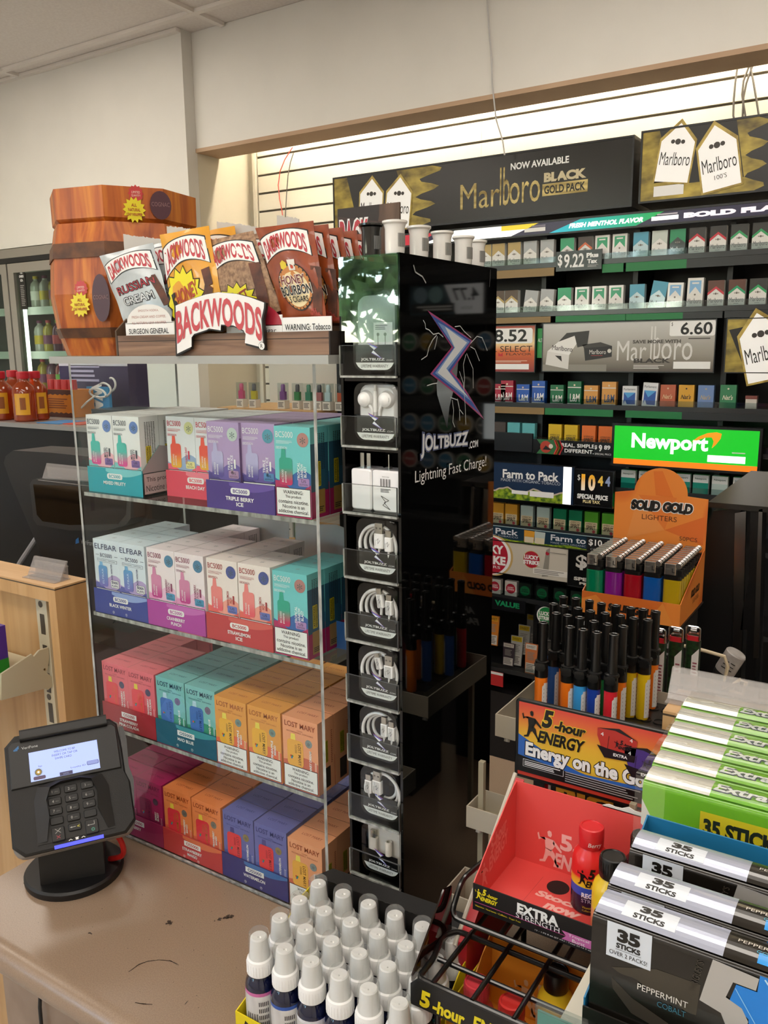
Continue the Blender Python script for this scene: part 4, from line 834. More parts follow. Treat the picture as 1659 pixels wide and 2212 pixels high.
b.add(va, [(i, i + 1, k + i + 1, k + i) for i in range(k - 1)] + [(k + i, k + i + 1, 2 * k + i + 1, 2 * k + i) for i in range(k - 1)], K('#211e1c', .6)); b.done('keypad_shield', rd)
keys = [(c, r) for r in range(5) for c in range(3)]
for c, r in keys:
    x = -.0185 + .0185 * c; y = -.006 - .0112 * r; hh = .0085
    if r == 4: hh = .0085
    if r == 4 and c != 1: y -= .004; hh = .016
    b = MB(); b.M = HM; b.rbox(x - .0072, y - hh / 2, .0012, x + .0072, y + hh / 2, .0034, .0018, K('#0f0e0e', .55), ax=2, c=.0006)
    f = Face(b, (0, 0, 0), (1, 0, 0), (0, 1, 0), .0001); f.b = lambda x, y: .0034
    lab = '123456789' [r * 3 + c] if r < 3 else (['', '0', ''][c] if r == 3 else '')
    wk = K('#a9a6a2')
    if lab: f.text(lab, x - .002, y, None, .003, wk, 1); f.text('abc', x + .0025, y - .0003, .004, .0014, K('#6a6866'), 1)
    if r == 4:
        if c == 0: f.line([(x - .003, y + .006), (x + .003, y + .001)], .0005, wk, 1); f.line([(x - .003, y + .001), (x + .003, y + .006)], .0005, wk, 1); f.line([(x - .002, y - .005), (x + .002, y - .0015)], .0006, K('#a82c3c'), 1); f.line([(x - .002, y - .0015), (x + .002, y - .005)], .0006, K('#a82c3c'), 1)
        if c == 1: f.line([(x - .004, y), (x + .001, y)], .0006, wk, 1); f.poly([(x - .0055, y), (x - .003, y - .001), (x - .003, y + .001)], wk, 1); f.text('<', x + .004, y, .003, .003, K('#b8b02c'), 1, bold=.03)
        if c == 2: f.line([(x - .004, y + .002), (x + .003, y + .002), (x + .003, y + .006)], .0006, wk, 1); f.poly([(x - .005, y + .002), (x - .003, y + .001), (x - .003, y + .003)], wk, 1); f.circ(x + .001, y - .0035, .0019, K('#2f8f78'), 1); f.circ(x + .001, y - .0035, .0011, K('#191818'), 2)
    b.done('key', rd)
b = MB(); b.M = HM; b.box(-.024, -h - .0005, .0002, .030, -h + .0035, .0014, K('#2430d8', .3, 0, 1.2)); b.done('card_slot_light', rd, label='glowing blue strip')
b = MB(); b.M = HM; f = Face(b, (0, 0, 0), (1, 0, 0), (0, 1, 0), .0001); f.b = lambda x, y: .0006
for s in (-1, 1): f.line([(.001 + s * .007 - .002, -.0645), (.001 + s * .007, -.0632), (.001 + s * .007 + .002, -.0645)], .0008, WHT, 1)
f.rect(-.0005, -.0652, .003, .0024, WHT, 1); f.rect(-.0012, -.0628, .0044, .0005, WHT, 1); b.done('slot_icons', rd)
b = MB(); b.M = HM; b.prism([(w - .004, h - .012), (w - .004, -.040), (w + .001, -.042), (w + .0045, -.010), (w + .001, .008), (w + .003, .04), (w + .001, h - .012)], (0, 0, -.010), (1, 0, 0), (0, 1, 0), .007, K('#232122', .4), K('#a9a6a2', .35)); b.done('swipe_slot', rd)
b = MB(); b.rbox(-.0375, -.142, .0, -.028, -.128, .004, .003, K('#242220', .8, bump=1, bscale=300), ax=2) if False else b.lathe([(.006, 0), (.004, .002), (.001, .003)], K('#242220', .9, bump=1, bscale=300), (0, 0, 0), 9)
q = at(62, 1905, Z=0); tag(b.done('lint_clump', None, (q.x, q.y, .0001)), 'small dark lint clump beside the round reader base', 'lint')

# =====================================================================
# SPRAY BOTTLES IN A YELLOW TRAY
# =====================================================================
ST = thing('spray_display', 'yellow card tray with black torn back panel holding white capped spray bottles', 'display tray', (0, 0, 0))
SX0, SP, SY = .3945, .0307, -.157
yel = K('#e6cf1a', .4); inb = K('#141313', .5); xr, xl, yf, yb = .5645, SX0 - .0175, SY - .0178, SY + 3 * SP + .0172
b = MB(); b.box(xl, yf, 0, xr, yf + .001, .030, yel); b.box(xl, yf + .001, 0, xr, yb, .001, yel)
for x in (xl, xr - .001): b.prism([(yf + .001, 0.001), (yb, .001), (yb, .092), (yb - .03, .088), (yf + .02, .036), (yf + .001, .030)], (x, 0, 0), (0, 1, 0), (0, 0, 1), .001, yel)
f = Face(b, (xl, yf, 0), (1, 0, 0), (0, 0, 1)); f.text('HOTTEST DEAL', .085, .016, .11, .011, K('#c8281c'), 2, bold=.05)
f.poly([(.016 + x * .004 - y * .003, .016 + y * .008 + x * .002) for x, y in ((-1, -1), (1, -1), (1, .6), (0, 1.2), (-1, .6))], K('#171717'), 2); f.circ(.0175, .018, .0016, WHT, 3); f.poly([(.012, .008), (.015, .011), (.018, .008), (.014, .002)], K('#e0761c'), 2)
b.done('tray', ST)
b = MB(); n = 60; rnd = random.Random(5); top = [(xr - (xr - xl) * k / n, .101 - .004 * (k / n) + rnd.uniform(-.0007, .0007)) for k in range(n + 1)]
b.prism([(xl, 0.001), (xr, 0.001)] + top, (0, yb + .0012, 0), (1, 0, 0), (0, 0, 1), .0012, inb)
flap = noisy('printed_flap', '#1a1716', '#a9a39a', 70, .3, 4, lo=.42, hi=.7)
b.add([(xl, yb + .0012, .0965), (xr, yb + .0012, .1005), (xr, yb + .022, .104), (xl + .012, yb + .016, .1005)], [(0, 1, 2, 3)], flap)
b.add([(xl, yb + .001, .0968), (xl + .012, yb + .016, .1008), (xr, yb + .022, .1043), (xr, yb + .001, .1008)], [(0, 1, 2, 3)], inb)
b.done('back_panel', ST, label='black back panel with a torn printed flap')
g = K('#0a1030', .06, coat=.5); w8 = K('#efeeec', .45); capm = clear('cap_plastic', '#f4f5f4', .08, 1.0, .03, .10, '#f3f3f1')
def spray_root(label):
    t = thing('spray_bottle', label, 'spray bottle', (0, 0, 0), 0, 'white capped spray bottles in the yellow tray'); r = .0146
    b = MB(); b.lathe([(r - .001, 0), (r, .0015), (r, .056), (r * .93, .061), (r * .72, .0655), (.0095, .0675), (.0095, .072)], g, seg=28); b.done('bottle', t)
    b = MB(); b.lathe([(.0118, .0682), (.0124, .0688), (.0124, .0805), (.0116, .083), (.0098, .084), (.0094, .0865), (.0082, .101), (.0078, .1035), (.0068, .1045), (.0002, .1042)], w8, seg=28)
    for k in range(28): a = 2 * math.pi * k / 28; b.box(.0124 * math.cos(a) - .0002, .0124 * math.sin(a) - .0002, .0692, .0124 * math.cos(a) + .0002, .0124 * math.sin(a) + .0002, .0800, w8)
    b.lathe([(.0007, 0), (.0007, .0005)], K('#d0cfcc'), (0, -.002, .1043), 8); b.done('sprayer', t)
    b = MB(); b.lathe([(.0103, .0842), (.0097, .105), (.0092, .1085), (.0080, .1098), (.0002, .1100)], capm, seg=28, caps=False); b.done('clear_cap', t)
    return t
def slabel(col, t):
    b = MB(); r = .01472; n = 28; lw = noisy('label_grey', '#bdbab8', '#dedcda', 60, .35, 4, (1, 1, .2))
    for z0, z1, m in ((.012, .051, lw), (.051, .0545, K(col, .4))):
        b.lathe([(r, z0), (r, z1)], m, seg=n, caps=False)
    for k in range(26):
        a = R(-90 - 40 + 3.2 * k); rr_ = r + .0002
        if k < 14: b.add([(rr_ * math.cos(a), rr_ * math.sin(a), .024), (rr_ * math.cos(a + .03), rr_ * math.sin(a + .03), .024), (rr_ * math.cos(a + .03), rr_ * math.sin(a + .03), .033), (rr_ * math.cos(a), rr_ * math.sin(a), .033)], [(0, 1, 2, 3)], K('#1a1a1c')) if k % 3 != 2 else None
        elif k % 2: 
            for zz in (.020, .027, .034, .041): b.add([(rr_ * math.cos(a), rr_ * math.sin(a), zz), (rr_ * math.cos(a + .06), rr_ * math.sin(a + .06), zz), (rr_ * math.cos(a + .06), rr_ * math.sin(a + .06), zz + .0045), (rr_ * math.cos(a), rr_ * math.sin(a), zz + .0045)], [(0, 1, 2, 3)], K('#2c2c30'))
    b.done('label', t, label='grey label with a coloured band')
lc = ['#c86aa0', '#2f56a8', '#dcdce0', '#3f4fa8', '#a83a5a', '#4a9a8a', '#c86aa0']
base_ = {}
rowsn = ['front row', 'second row', 'third row', 'back row']
for c in range(6):
    pr = spray_root(''); slabel(lc[c], pr)
    for r in range(4):
        lab = 'white capped spray bottle, %s, %s from the left in the yellow tray' % (rowsn[r], ORD[c]); loc = (SX0 + SP * c, SY + SP * r, .0012)
        if r == 0: pr.location = loc; pr['label'] = lab; pr.rotation_euler = (0, 0, R(24))
        else: dup(pr, lab, loc)

# =====================================================================
# ENERGY SHOT RACK
# =====================================================================
def runner(f, x, y, s, m, l, mir=1):
    """running figure silhouette, about s tall"""
    for P in ([(-.04, .80), (.04, .78), (.07, .86), (.05, .95), (-.01, .97), (-.06, .92)], [(-.13, .74), (.13, .72), (.16, .55), (.06, .38), (-.10, .42), (-.12, .6)], [(-.13, .74), (-.30, .62), (-.34, .80), (-.30, .84), (-.27, .70), (-.10, .66)],
              [(.13, .72), (.26, .58), (.36, .46), (.34, .40), (.22, .50), (.10, .62)], [(-.10, .44), (.06, .40), (.02, .22), (-.12, .24)], [(-.12, .26), (-.02, .22), (-.10, .02), (-.26, -.02), (-.26, .04), (-.16, .08)], [(.06, .44), (.02, .26), (.14, .12), (.24, -.04), (.30, -.02), (.20, .16), (.16, .34)]):
        f.poly([(x + p[0] * s * mir, y + p[1] * s) for p in P], m, l)
def shot5(f, x, y, h, m, l, om=None):
    """5-hour ENERGY wordmark with the runner, lower-left at x,y"""
    for c, ll, e in ([(om, l, .04)] if om else []) + [(m, l + 1, 0)]:
        f.text('5', x + h * .68, y + h * .74, h * (.27 + e), h * (.52 + e), c, ll, shear=.18, bold=.05 + e); f.text('-hour', x + h * 1.30, y + h * .62, h * (.84 + e), h * (.30 + e), c, ll, shear=.18, bold=.04 + e); f.text('ENERGY', x + h * 1.06, y + h * .2, h * (1.26 + e), h * (.36 + e), c, ll, shear=.18, bold=.04 + e)
    runner(f, x + h * .22, y + h * .10, h * .80, m, l + 1)
YF5, YB5 = -.063, .030; RX0, RX1 = .568, .735
wire = K('#0c0c0c', .3, coat=.4)
rack = thing('energy_shot_rack', 'black wire counter rack with two shelves, black front plate and energy shot sign', 'display rack', (0, 0, 0))
ZL, ZT = .106, .138
def wtube(pts, r=.0024, name='wire'): b = MB(); b.tube(pts, r, wire, 10); return b.done(name, rack)
# lower shelf (front plate at Y -.14) and upper shelf wires
x0, x1 = .5475, .735; yf, yb = -.133, .0535; zl = .1125
b = MB(); b.prism([(0, .0), (.19, 0), (.19, .026), (.006, .026), (0, .020)], (x0 - .001, -.1365, zl - .024), (1, 0, 0), (0, 0, 1), -.0018, K('#121212', .4)); b.box(x0 - .001, -.1347, zl - .024, x0 + .0008, yf + .05, zl + .001, K('#121212', .4)) if False else None
f = Face(b, (x0 - .001, -.1365, zl - .024), (1, 0, 0), (0, 0, 1), .00015); f.text('5', .0145, .0105, .0095, .0165, K('#e6d21c', .4), 2, shear=.12, bold=.05); f.text('-hour', .037, .0085, .030, .0125, K('#e6d21c', .4), 2, shear=.12, bold=.04); f.text('ENERGY', .085, .0095, .050, .0150, K('#e6d21c', .4), 2, shear=.12, bold=.04)
b.done('front_plate', rack, label='black plate with yellow lettering')
def on(px, py, z): p = at(860 + px / 3.77, 1940 + py / 3.77, Z=z); return p
wtube(fillet([(x1, yf + .001, zl), (x0 + .004, yf + .001, zl), (x0 + .004, yf + .026, zl), (x0 - .003, -.075, zl + .0), (x0 + .006, -.062, zl), (x1, -.062, zl)], .006), .0026, 'shelf_wire')
for y in (-.102, -.020): wtube([(x0 + .007, y, zl - .001), (x1, y, zl - .001)], .0023, 'shelf_wire')
for x in (.566, .603, .640, .677, .714): wtube([(x, yf, zl + .0015), (x, yb, zl + .0015)], .0023, 'shelf_wire')
# upper frame around the red carton
wtube(fillet([(x1, YF5 - .010, ZT - .004), (RX0 - .018, YF5 - .008, ZT - .006), (RX0 - .017, YF5 + .012, ZT + .020), (RX0 - .012, YB5 + .01, ZT + .012)], .010), .0026, 'shelf_wire')
for x in (.60, .66, .72): wtube([(x, YF5 - .009, ZT - .0035), (x, YB5 + .02, ZT - .0035)], .0022, 'shelf_wire')
for x in (.5705, x1 - .003):
    wtube([(x, yb, .0005), (x, yb, .136)], .0030, 'upright')
    wtube([(x, yf + .002, .0), (x, yf + .001, zl - .002)], .0026, 'front_leg'); 
b = MB(); b.prism([(-.131, .0), (-.060, 0), (-.060, .155), (-.075, .16), (-.131, .112)], (x0 - .0035, 0, 0), (0, 1, 0), (0, 0, 1), .0016, clear('smoked_side', '#6a4638', .04, 1, .02, .25, '#2a1410')); b.done('side_panel', rack, label='smoky dark side panel')
# sign
SGY = .10; s0 = at(1120, 1508, Y=SGY); s1 = at(1113, 1676, Y=SGY); sx0, sz1, sz0 = s0.x - .003, s0.z, s1.z; sw = .168; sh = sz1 - sz0
b = MB(); b.rbox(sx0, SGY, sz0, sx0 + sw, SGY + .005, sz1, .005, K('#0d0d0d', .35), ax=1, c=.001); b.box(sx0 + .02, SGY + .0052, sz0 - .055, sx0 + .032, SGY + .0072, sz0 + .02, K('#0d0d0d', .4)); b.box(sx0 + sw - .03, SGY + .0052, sz0 - .055, sx0 + sw - .018, SGY + .0072, sz0 + .02, K('#0d0d0d', .4))
f = Face(b, (sx0 + .004, SGY, sz0 + .004), (1, 0, 0), (0, 0, 1), .00015); W_, H_ = sw - .007, sh - .007; sg = grad(((.0, '#c3322c'), (.3, '#e6c23a'), (.58, '#e8b43a'), (.82, '#e0703a'), (1, '#d8483c')), 2, sz0 + .004, sz1 - .003)
f.rect(0, 0, W_, H_, sg, 1); n = 24
def wave(x, a, b_, c): return a + b_ * math.sin(x * 22 + c)
f.poly([(0, .004), (W_, .004)] + [(W_ * (1 - k / n), H_ * (.22 + .17 * (1 - k / n) ** 2 * .4 + .34 * (1 - min(1, (1 - k / n) / .45)) ** 1.2)) for k in range(n + 1)], K('#2f66b8', .4), 2)
f.poly([(0, .004), (W_, .004)] + [(W_ * (1 - k / n), H_ * (.30 + .10 * math.sin(2.5 * (1 - k / n) + 3.4))) for k in range(n + 1)], K('#121214', .4), 3); f.rect(0, .0025, W_, .0015, K('#c3322c'), 4)
shot5(f, .006, .041, .039, K('#14110d', .4), 5, K('#e8c83a', .4))
f.text('Energy on the Go', .0715, .0285, .128, .0220, K('#101010', .4), 5, bold=.09, rot=R(-1)); f.text('Energy on the Go', .0715, .0285, .126, .0205, WHT, 6, bold=.045, rot=R(-1))
f.rect(.006, .0105, .045, .0085, WHT, 4); f.rect(.0064, .0109, .0442, .0077, K('#121214'), 5); f.lines(.0078, .012, .041, .0055, 3, WHT, 6, .5); f.lines(.053, .0055, .08, .0125, 5, K('#a9a9ab'), 5, .4)
for (bx, bz, c, tw) in ((.085, .044, '#b8342c', 'EXTRA'), (.113, .0305, '#4a3580', 'EXTRA')):
    f.poly([(bx, bz + .022), (bx + .008, bz + .0), (bx + .038, bz + .002), (bx + .040, bz + .025), (bx + .018, bz + .031), (bx, bz + .030)], K(c, .4), 7); f.poly([(bx, bz + .012), (bx + .008, bz), (bx + .038, bz + .002), (bx + .039, bz + .009), (bx + .010, bz + .0105)], K('#17131a', .4), 8)
    f.line([(bx + .012, bz + .024), (bx + .010, bz)], .0004, K('#1c1414'), 9); shot5(f, bx + .018, bz + .0125, .010, K('#17131a'), 9); f.text('EXTRA', bx + .024, bz + .0055, .014, .0032, WHT, 9, bold=.03); f.text('4', bx + .034, bz + .0245, .003, .004, WHT, 9); f.text('4', bx + .005, bz + .0245, .003, .004, WHT, 9)
    f.poly([(bx, bz + .030), (bx + .018, bz + .031), (bx + .040, bz + .025), (bx + .022, bz + .034)], K('#1a171b'), 9)
b.done('header_sign', rack, label='orange and blue energy shot sign in a black frame')
# red carton with three bottles
def shot_carton(x0, x1, yf, yb, z0, lip, hb, col, dcol, label, printc, red=True):
    t = thing('shot_carton', label, 'display tray', (x0, yf, z0)); w = x1 - x0; d = yb - yf; m = K(col, .45); e = .001
    b = MB(); b.box(0, 0, 0, w, e, lip, K('#121112', .4)); b.box(0, e, 0, w, d, e, m); b.box(0, d - e, e, w, d, hb, m)
    rnd = random.Random(2); n = 20; ed = [(e + (d - 2 * e) * k / n, lip + (hb - lip) * min(1, (k / n) * 1.02) ** .9 + rnd.uniform(-.0006, .0006)) for k in range(n + 1)]
    for x in (0, w - e): b.prism([(e, e), (d - e, e)] + ed[::-1], (x, 0, 0), (0, 1, 0), (0, 0, 1), e, m)
    if red:
        torn_ = [(w * .55 + k * .006, hb + rnd.uniform(.0, .006)) for k in range(8)]; b.prism([(w * .55, hb - .001), (w * .55 + .042, hb - .001)] + torn_[::-1], (0, d, 0), (1, 0, 0), (0, 0, 1), e, K('#dedbd6', .8))
    f = Face(b, (0, d - e, 0), (1, 0, 0), (0, 0, 1)); pc = K(printc, .5); runner(f, .036, .006, .036, pc, 1); f.text('5', .053, .033, .012, .017, pc, 1, bold=.04); f.text('ENERGY', .068, .012, .052, .016, pc, 1, shear=.15, bold=.04); f.text('-hour', .075, .030, .030, .013, pc, 1, shear=.15, bold=.04)
    if red:
        f = Face(b, (e, 0, 0), (0, 1, 0), (0, 0, 1)); f.text('5-hour', d * .56, .047, .036, .015, K(dcol), 1, shear=.2, bold=.03, rot=R(14)); f.text('ENERGY', d * .56, .031, .042, .015, K(dcol), 1, shear=.2, bold=.03, rot=R(14)); runner(f, d * .22, .010, .026, K(dcol), 1)
        f = Face(b, (0, 0, e), (1, 0, 0), (0, 1, 0)); f.circ(.055, .068, .0105, K('#0d0a0a', .6), 1, ry=.0105, seg=28); f.text('Stock up', .0735, .050, .066, .0115, pc, 1, shear=.25, bold=.05); f.text('now', .0700, .0380, .032, .0085, pc, 1, shear=.25, bold=.05); f.line([(.033, .0), (.037, .076)], .0003, K('#b03a38'), 1)
        f = Face(b, (0, 0, 0), (1, 0, 0), (0, 0, 1)); shot5(f, .003, .0115, .0125, K('#e6d21c', .4), 2); f.rect(.002, .0082, .16, .0005, K('#c24a8a'), 2)
        f.text('EXTRA', .062, .0185, .038, .0095, WHT, 2, bold=.05); f.text('STRENGTH', .062, .0110, .040, .0050, WHT, 2)
        f.text('Vitamins - Nutrients - Caffeine - Sugar Free', .0245, .0048, .044, .0020, K('#e6d21c', .4), 2); f.text('12 - 1.93 fl oz (57 mL) - Total 23.16 fl oz', .085, .0030, .050, .0016, WHT, 2)
        f.poly([(.084, .0045), (.118, .0045), (.118, .0125), (.084, .0125), (.088, .0085)], K('#c86aa8'), 3); f.text('Tropical', .099, .0102, .018, .003, WHT, 4); f.text('Burst', .099, .0065, .011, .003, WHT, 4)
    b.done('tray', t); return t
shot_carton(.5685, .725, -.063, .030, .142, .026, .083, '#e2504c', '#f08a80', 'red open carton with printed inside and black front lip on the upper wire shelf', '#f0b8b0')
def bottle5(loc, label, body, cap, stops, rz=0, s=1.0, txt=True, tw='REGULAR'):
    t = thing('energy_shot_bottle', label, 'bottle', loc, rz, 'small energy shot bottles'); r = .0163 * s
    b = MB(); b.lathe([(r * .93, 0), (r, .0015), (r, .045), (r * .99, .048), (r * .88, .054), (r * .64, .0585), (r * .60, .0605)], grad(stops, 2, 0, .06, .25), seg=32); b.done('body', t)
    b = MB(); c = K(cap, .3); b.lathe([(r * .66, .0605), (r * .68, .0612), (r * .68, .0765), (r * .64, .0785), (r * .55, .079), (r * .52, .0782), (.0002, .0782)], c, seg=32)
    for k in range(32): a = 2 * math.pi * k / 32; b.box(r * .68 * math.cos(a) - .0002, r * .68 * math.sin(a) - .0002, .066, r * .68 * math.cos(a) + .0002, r * .68 * math.sin(a) + .0002, .076, c) if not txt else None
    b.done('cap', t)
    if txt:
        b = MB()
        class Cyl(Face):
            def P(s_, x, y, l): a = R(-90) + x / s_.rad; q = s_.rad + .0001 * l; return Vector((q * math.cos(a), q * math.sin(a), y))
        f = Cyl(b, (0, 0, 0), (1, 0, 0), (0, 0, 1)); f.rad = r + .0001
        shot5(f, -.016, .0275, .0185, K('#15110e', .3), 1); f.text(tw, 0, .0195, .024, .0048, K('#e8e6ee'), 1, bold=.04); f.text('STRENGTH', .001, .0142, .026, .0036, K('#b9b0c8'), 1); f.text('Vitamins - Nutrients', 0, .0078, .022, .0022, K('#d8c028'), 1); f.text('Caffeine - Sugar Free', 0, .0045, .022, .0022, K('#d8c028'), 1)
        if cap == '#d8262c': f.rad = r * .68 + .0003; f.text('Berry', .0, .0655, .012, .005, K('#f0d8d4'), 1, shear=.2)
        b.done('label_print', t)
    return t
bottle5((.656, -.004, .1432), 'red capped berry energy shot bottle standing in the red carton', 0, '#d8262c', ((0, '#15101c'), (.3, '#1c1a3c'), (.31, '#2f4fb0'), (.44, '#2f4fb0'), (.45, '#e8c62c'), (.55, '#e8a02c'), (.60, '#e02a2a'), (1, '#e02a2a')), R(36))
bottle5((.686, -.038, .1432), 'black capped yellow energy shot bottle right of the berry bottle', 0, '#101010', ((0, '#c86a4a'), (.5, '#e09a6a'), (.55, '#e8c22c'), (1, '#e8c22c')), R(200), txt=False)
bottle5((.6995, .006, .1432), 'black capped energy shot bottle at the back corner of the red carton', 0, '#0d0d0d', ((0, '#15101c'), (1, '#20181c')), 0, txt=False)
shot_carton(.5725, .725, -.122, -.030, .0225, .012, .078, '#d98a2a', '#e8a84a', 'orange open carton with printed runner under the lower wire grid', '#d8b48a', False)
bottle5((.644, -.0490, .0240), 'black capped orange and yellow energy shot bottle under the wire grid', 0, '#0f0d0d', ((0, '#d8642c'), (.5, '#e87a3a'), (.7, '#e8b02c'), (1, '#e8c62c')), R(60), tw='EXTRA')
bottle5((.5905, -.0985, .0240), 'pink red capped energy shot bottle under the left wire grid', 0, '#c83a44', ((0, '#c83a44'), (1, '#d84a54')), 0, txt=False)
bottle5((.6255, -.1035, .0240), 'red capped bottle low under the wire grid, left of the orange bottle', 0, '#c8302c', ((0, '#b8302c'), (1, '#d8402c')), 0, txt=False)
b = MB(); b.box(.5675, -.126, .0006, .735, .045, .0220, K('#1a1818', .5)); b.done('base_tray', rack)
b = MB(); b.prism([(0, 0), (.1, 0), (.1, .004), (0, .055)], (.5765, -.088, .0302), (0, 1, 0), (0, 0, 1), .0012, K('#e0c82a', .4)) if False else b.box(.5700, -.118, .0225, .5712, -.028, .080, K('#e0c82a', .4)); tag(b.done('yellow_card', None), 'yellow card standing left of the orange carton under the wire grid', 'card')

# =====================================================================
# STEEL STEP RACK, LONG LIGHTERS, LIGHTER CARTON
# =====================================================================
sr = thing('step_rack', 'beige steel step rack with open trays and red side panel behind the energy shots', 'display rack', (0, 0, 0))
stl = K('#b4ab98', .45); stl2 = K('#a0977f', .5)
def strough(x0, x1, y0, y1, z0, z1, name='steel_tray'):
    b = MB(); e = .0014
    b.box(x0, y0, z0, x1, y0 + e, z1, stl); b.box(x0, y0 + e, z0, x0 + e, y1, z1, stl); b.box(x0 + e, y1 - e, z0, x1, y1, z1, stl); b.box(x0 + e, y0 + e, z0, x1, y1 - e, z0 + e, stl2)
    b.done(name, sr)
    for k, y in enumerate((y0 + .012,)):
        b = MB(); b.tube([(x0 + .006, y, z0 - .004), (x0 + .020, y, z0 - .004)], .0026, K('#cdc6b8', .4), 10); b.tube([(x0 + .010, y, z0 - .0045), (x0 + .010, y - .002, z0 - .009)], .0034, K('#cdc6b8', .4), 10); b.done('hook', sr)
strough(.5000, .5480, .0075, .0565, .052, .0918)
strough(.5000, .6780, .0585, .0990, .138, .1622)
strough(.5000, .6780, .128, .285, .2135, .2395)
strough(.5000, .5480, -.045, .0060, -.0 + .0135, .045)
b = MB()
for y in (.07, .26): b.box(.508, y, .0, .514, y + .006, .21, stl2); b.box(.668, y, .0, .674, y + .006, .21, stl2)
b.done('frame', sr)
b = MB(); b.prism([(-.068, .06), (.057, .06), (.057, .212), (-.068, .107)], (.5560, 0, 0), (0, 1, 0), (0, 0, 1), .0095, K('#b81f2a', .4)); b.done('side_panel', sr, label='red side panel')
b = MB(); b.tube([(.5545, -.071, .104), (.5545, .060, .2145)], .0022, K('#c9c2b2', .45), 8); b.done('edge_strip', sr)
b = MB(); b.box(.5575, .1140, .115, .678, .1160, .2000, K('#17130f', .45)); f = Face(b, (.5575, .114, .115), (1, 0, 0), (0, 0, 1), .0003)
f.rect(.0, 0, .012, .085, K('#b81f2a'), 1); f.text('BIC', .052, .056, .062, .030, K('#e09a2a', .4), 2, bold=.06); f.rect(.10, .0, .012, .085, K('#b81f2a'), 1); f.rect(.112, 0, .003, .085, WHT, 1); f.rect(.012, 0, .003, .085, WHT, 1); b.done('front_board', sr, label='black board with orange lettering')
# lighter holder on the top tray
lh = thing('lighter_holder', 'black holder block gripping the long nozzle lighters', 'holder', (0, 0, 0))
b = MB(); b.box(.524, .140, .2152, .675, .278, .2275, K('#161513', .35, coat=.3))
for x in [.53 + .0156 * k for k in range(10)]:
    for y in (.158, .192, .226, .260): b.lathe([(.0072, 0), (.0072, .0012), (.0062, .0012), (.0062, .0003)], K('#1d1b18', .3), (x, y, .2275), 12)
b.done('block', lh)
ZN = .345; s2 = 1 / 4.2526
noz = [(307, 440), (400, 270), (490, 205), (605, 220), (730, 240), (840, 265), (970, 285), (1110, 305), (1220, 320), (1340, 340), (425, 355), (530, 375), (495, 290), (625, 310), (740, 335), (640, 395), (770, 430), (875, 355), (1015, 375), (1140, 400), (1265, 415), (895, 455), (1040, 475), (550, 480), (670, 505), (797, 530), (955, 548)]
ucol = {0: '#f07a1e', 10: '#2a5aa0', 23: '#f0761a', 24: '#3d9ee0', 25: '#1f3f9c', 26: '#d82834', 22: '#e87418', 19: '#d8b018', 20: '#e6c01a', 9: '#e8761c', 11: '#e87a1e', 15: '#7a2030'}
pal = ['#d82834', '#2a5aa0', '#e6c01a', '#f07a1e', '#3d9ee0', '#2a8a4a']
cname = {'#f07a1e': 'orange', '#2a5aa0': 'blue', '#f0761a': 'orange', '#3d9ee0': 'sky blue', '#1f3f9c': 'navy blue', '#d82834': 'red', '#e87418': 'orange', '#d8b018': 'mustard', '#e6c01a': 'yellow', '#e8761c': 'orange', '#e87a1e': 'orange', '#7a2030': 'maroon', '#2a8a4a': 'green'}
pts = []
for i, (x, y) in enumerate(noz): p = at(1100 + x * s2, 1240 + y * s2, Z=ZN); pts.append((p.x, p.y, i))
rowsY = [.158, .192, .226, .260]
rowlab = ['front row', 'second row', 'third row', 'back row']
def rowof(y): return min(range(4), key=lambda k: abs(rowsY[k] - y))
byrow = {}
for x, y, i in sorted(pts): byrow.setdefault(rowof(y), []).append(i)
UL = {}
bk = K('#111111', .3, coat=.2)
def long_lighter(col):
    if col in UL: return UL[col]
    t = thing('long_lighter', '', 'lighter', (0, 0, 0), 0, 'long nozzle lighters behind the energy shot sign'); z0 = 0
    b = MB(); b.lathe([(.0050, 0), (.0056, .002), (.0056, .054)], K(col, .3), seg=20, ry=.8); b.done('body', t)
    b = MB(); b.lathe([(.0060, .054), (.0060, .062), (.0056, .066), (.0057, .069)], bk, seg=18, ry=.82); b.rbox(-.0042, -.0062, .0625, .0042, .0, .0715, .0025, bk, ax=1); b.box(-.0058, -.003, .066, .0052, .003, .070, bk); b.done('trigger_housing', t)
    b = MB(); b.lathe([(.0062, .0700), (.0062, .0722), (.0042, .0735)], bk, (.0005, 0, 0), 18, ry=.85); b.lathe([(.0042, .0735), (.0038, .112), (.0041, .1135), (.0041, .1165), (.0034, .1168), (.0024, .1162), (.0024, .110)], bk, (.0008, 0, 0), 20); b.done('nozzle', t)
    b = MB(); n = 7; sh = [(R(-70 + 15 * k)) for k in range(n)]
    class Cyl(Face):
        def P(s_, x, y, l): q = .0057 + .00012 * l; return Vector((q * math.cos(x), q * .8 * math.sin(x), y))
    f = Cyl(b, (0, 0, 0), (1, 0, 0), (0, 0, 1))
    for k in range(n - 1): f.poly([(sh[k], .003), (sh[k + 1], .003), (sh[k + 1], .048 if k else .046), (sh[k], .044 if k == 0 else .048)], K('#d9d6d2', .4), 1)
    for k in range(1, 9): f.poly([(sh[1], .004 + .0045 * k), (sh[4], .004 + .0045 * k), (sh[4], .0055 + .0045 * k), (sh[1], .0055 + .0045 * k)], K('#6a4a4a', .4), 2)
    f.poly([(sh[4], .005), (sh[5], .005), (sh[5], .03), (sh[4], .03)], K('#c23a4a'), 2); b.done('label', t, label='white printed label')
    UL[col] = t; t['fresh'] = 1; return t
cnt = {}
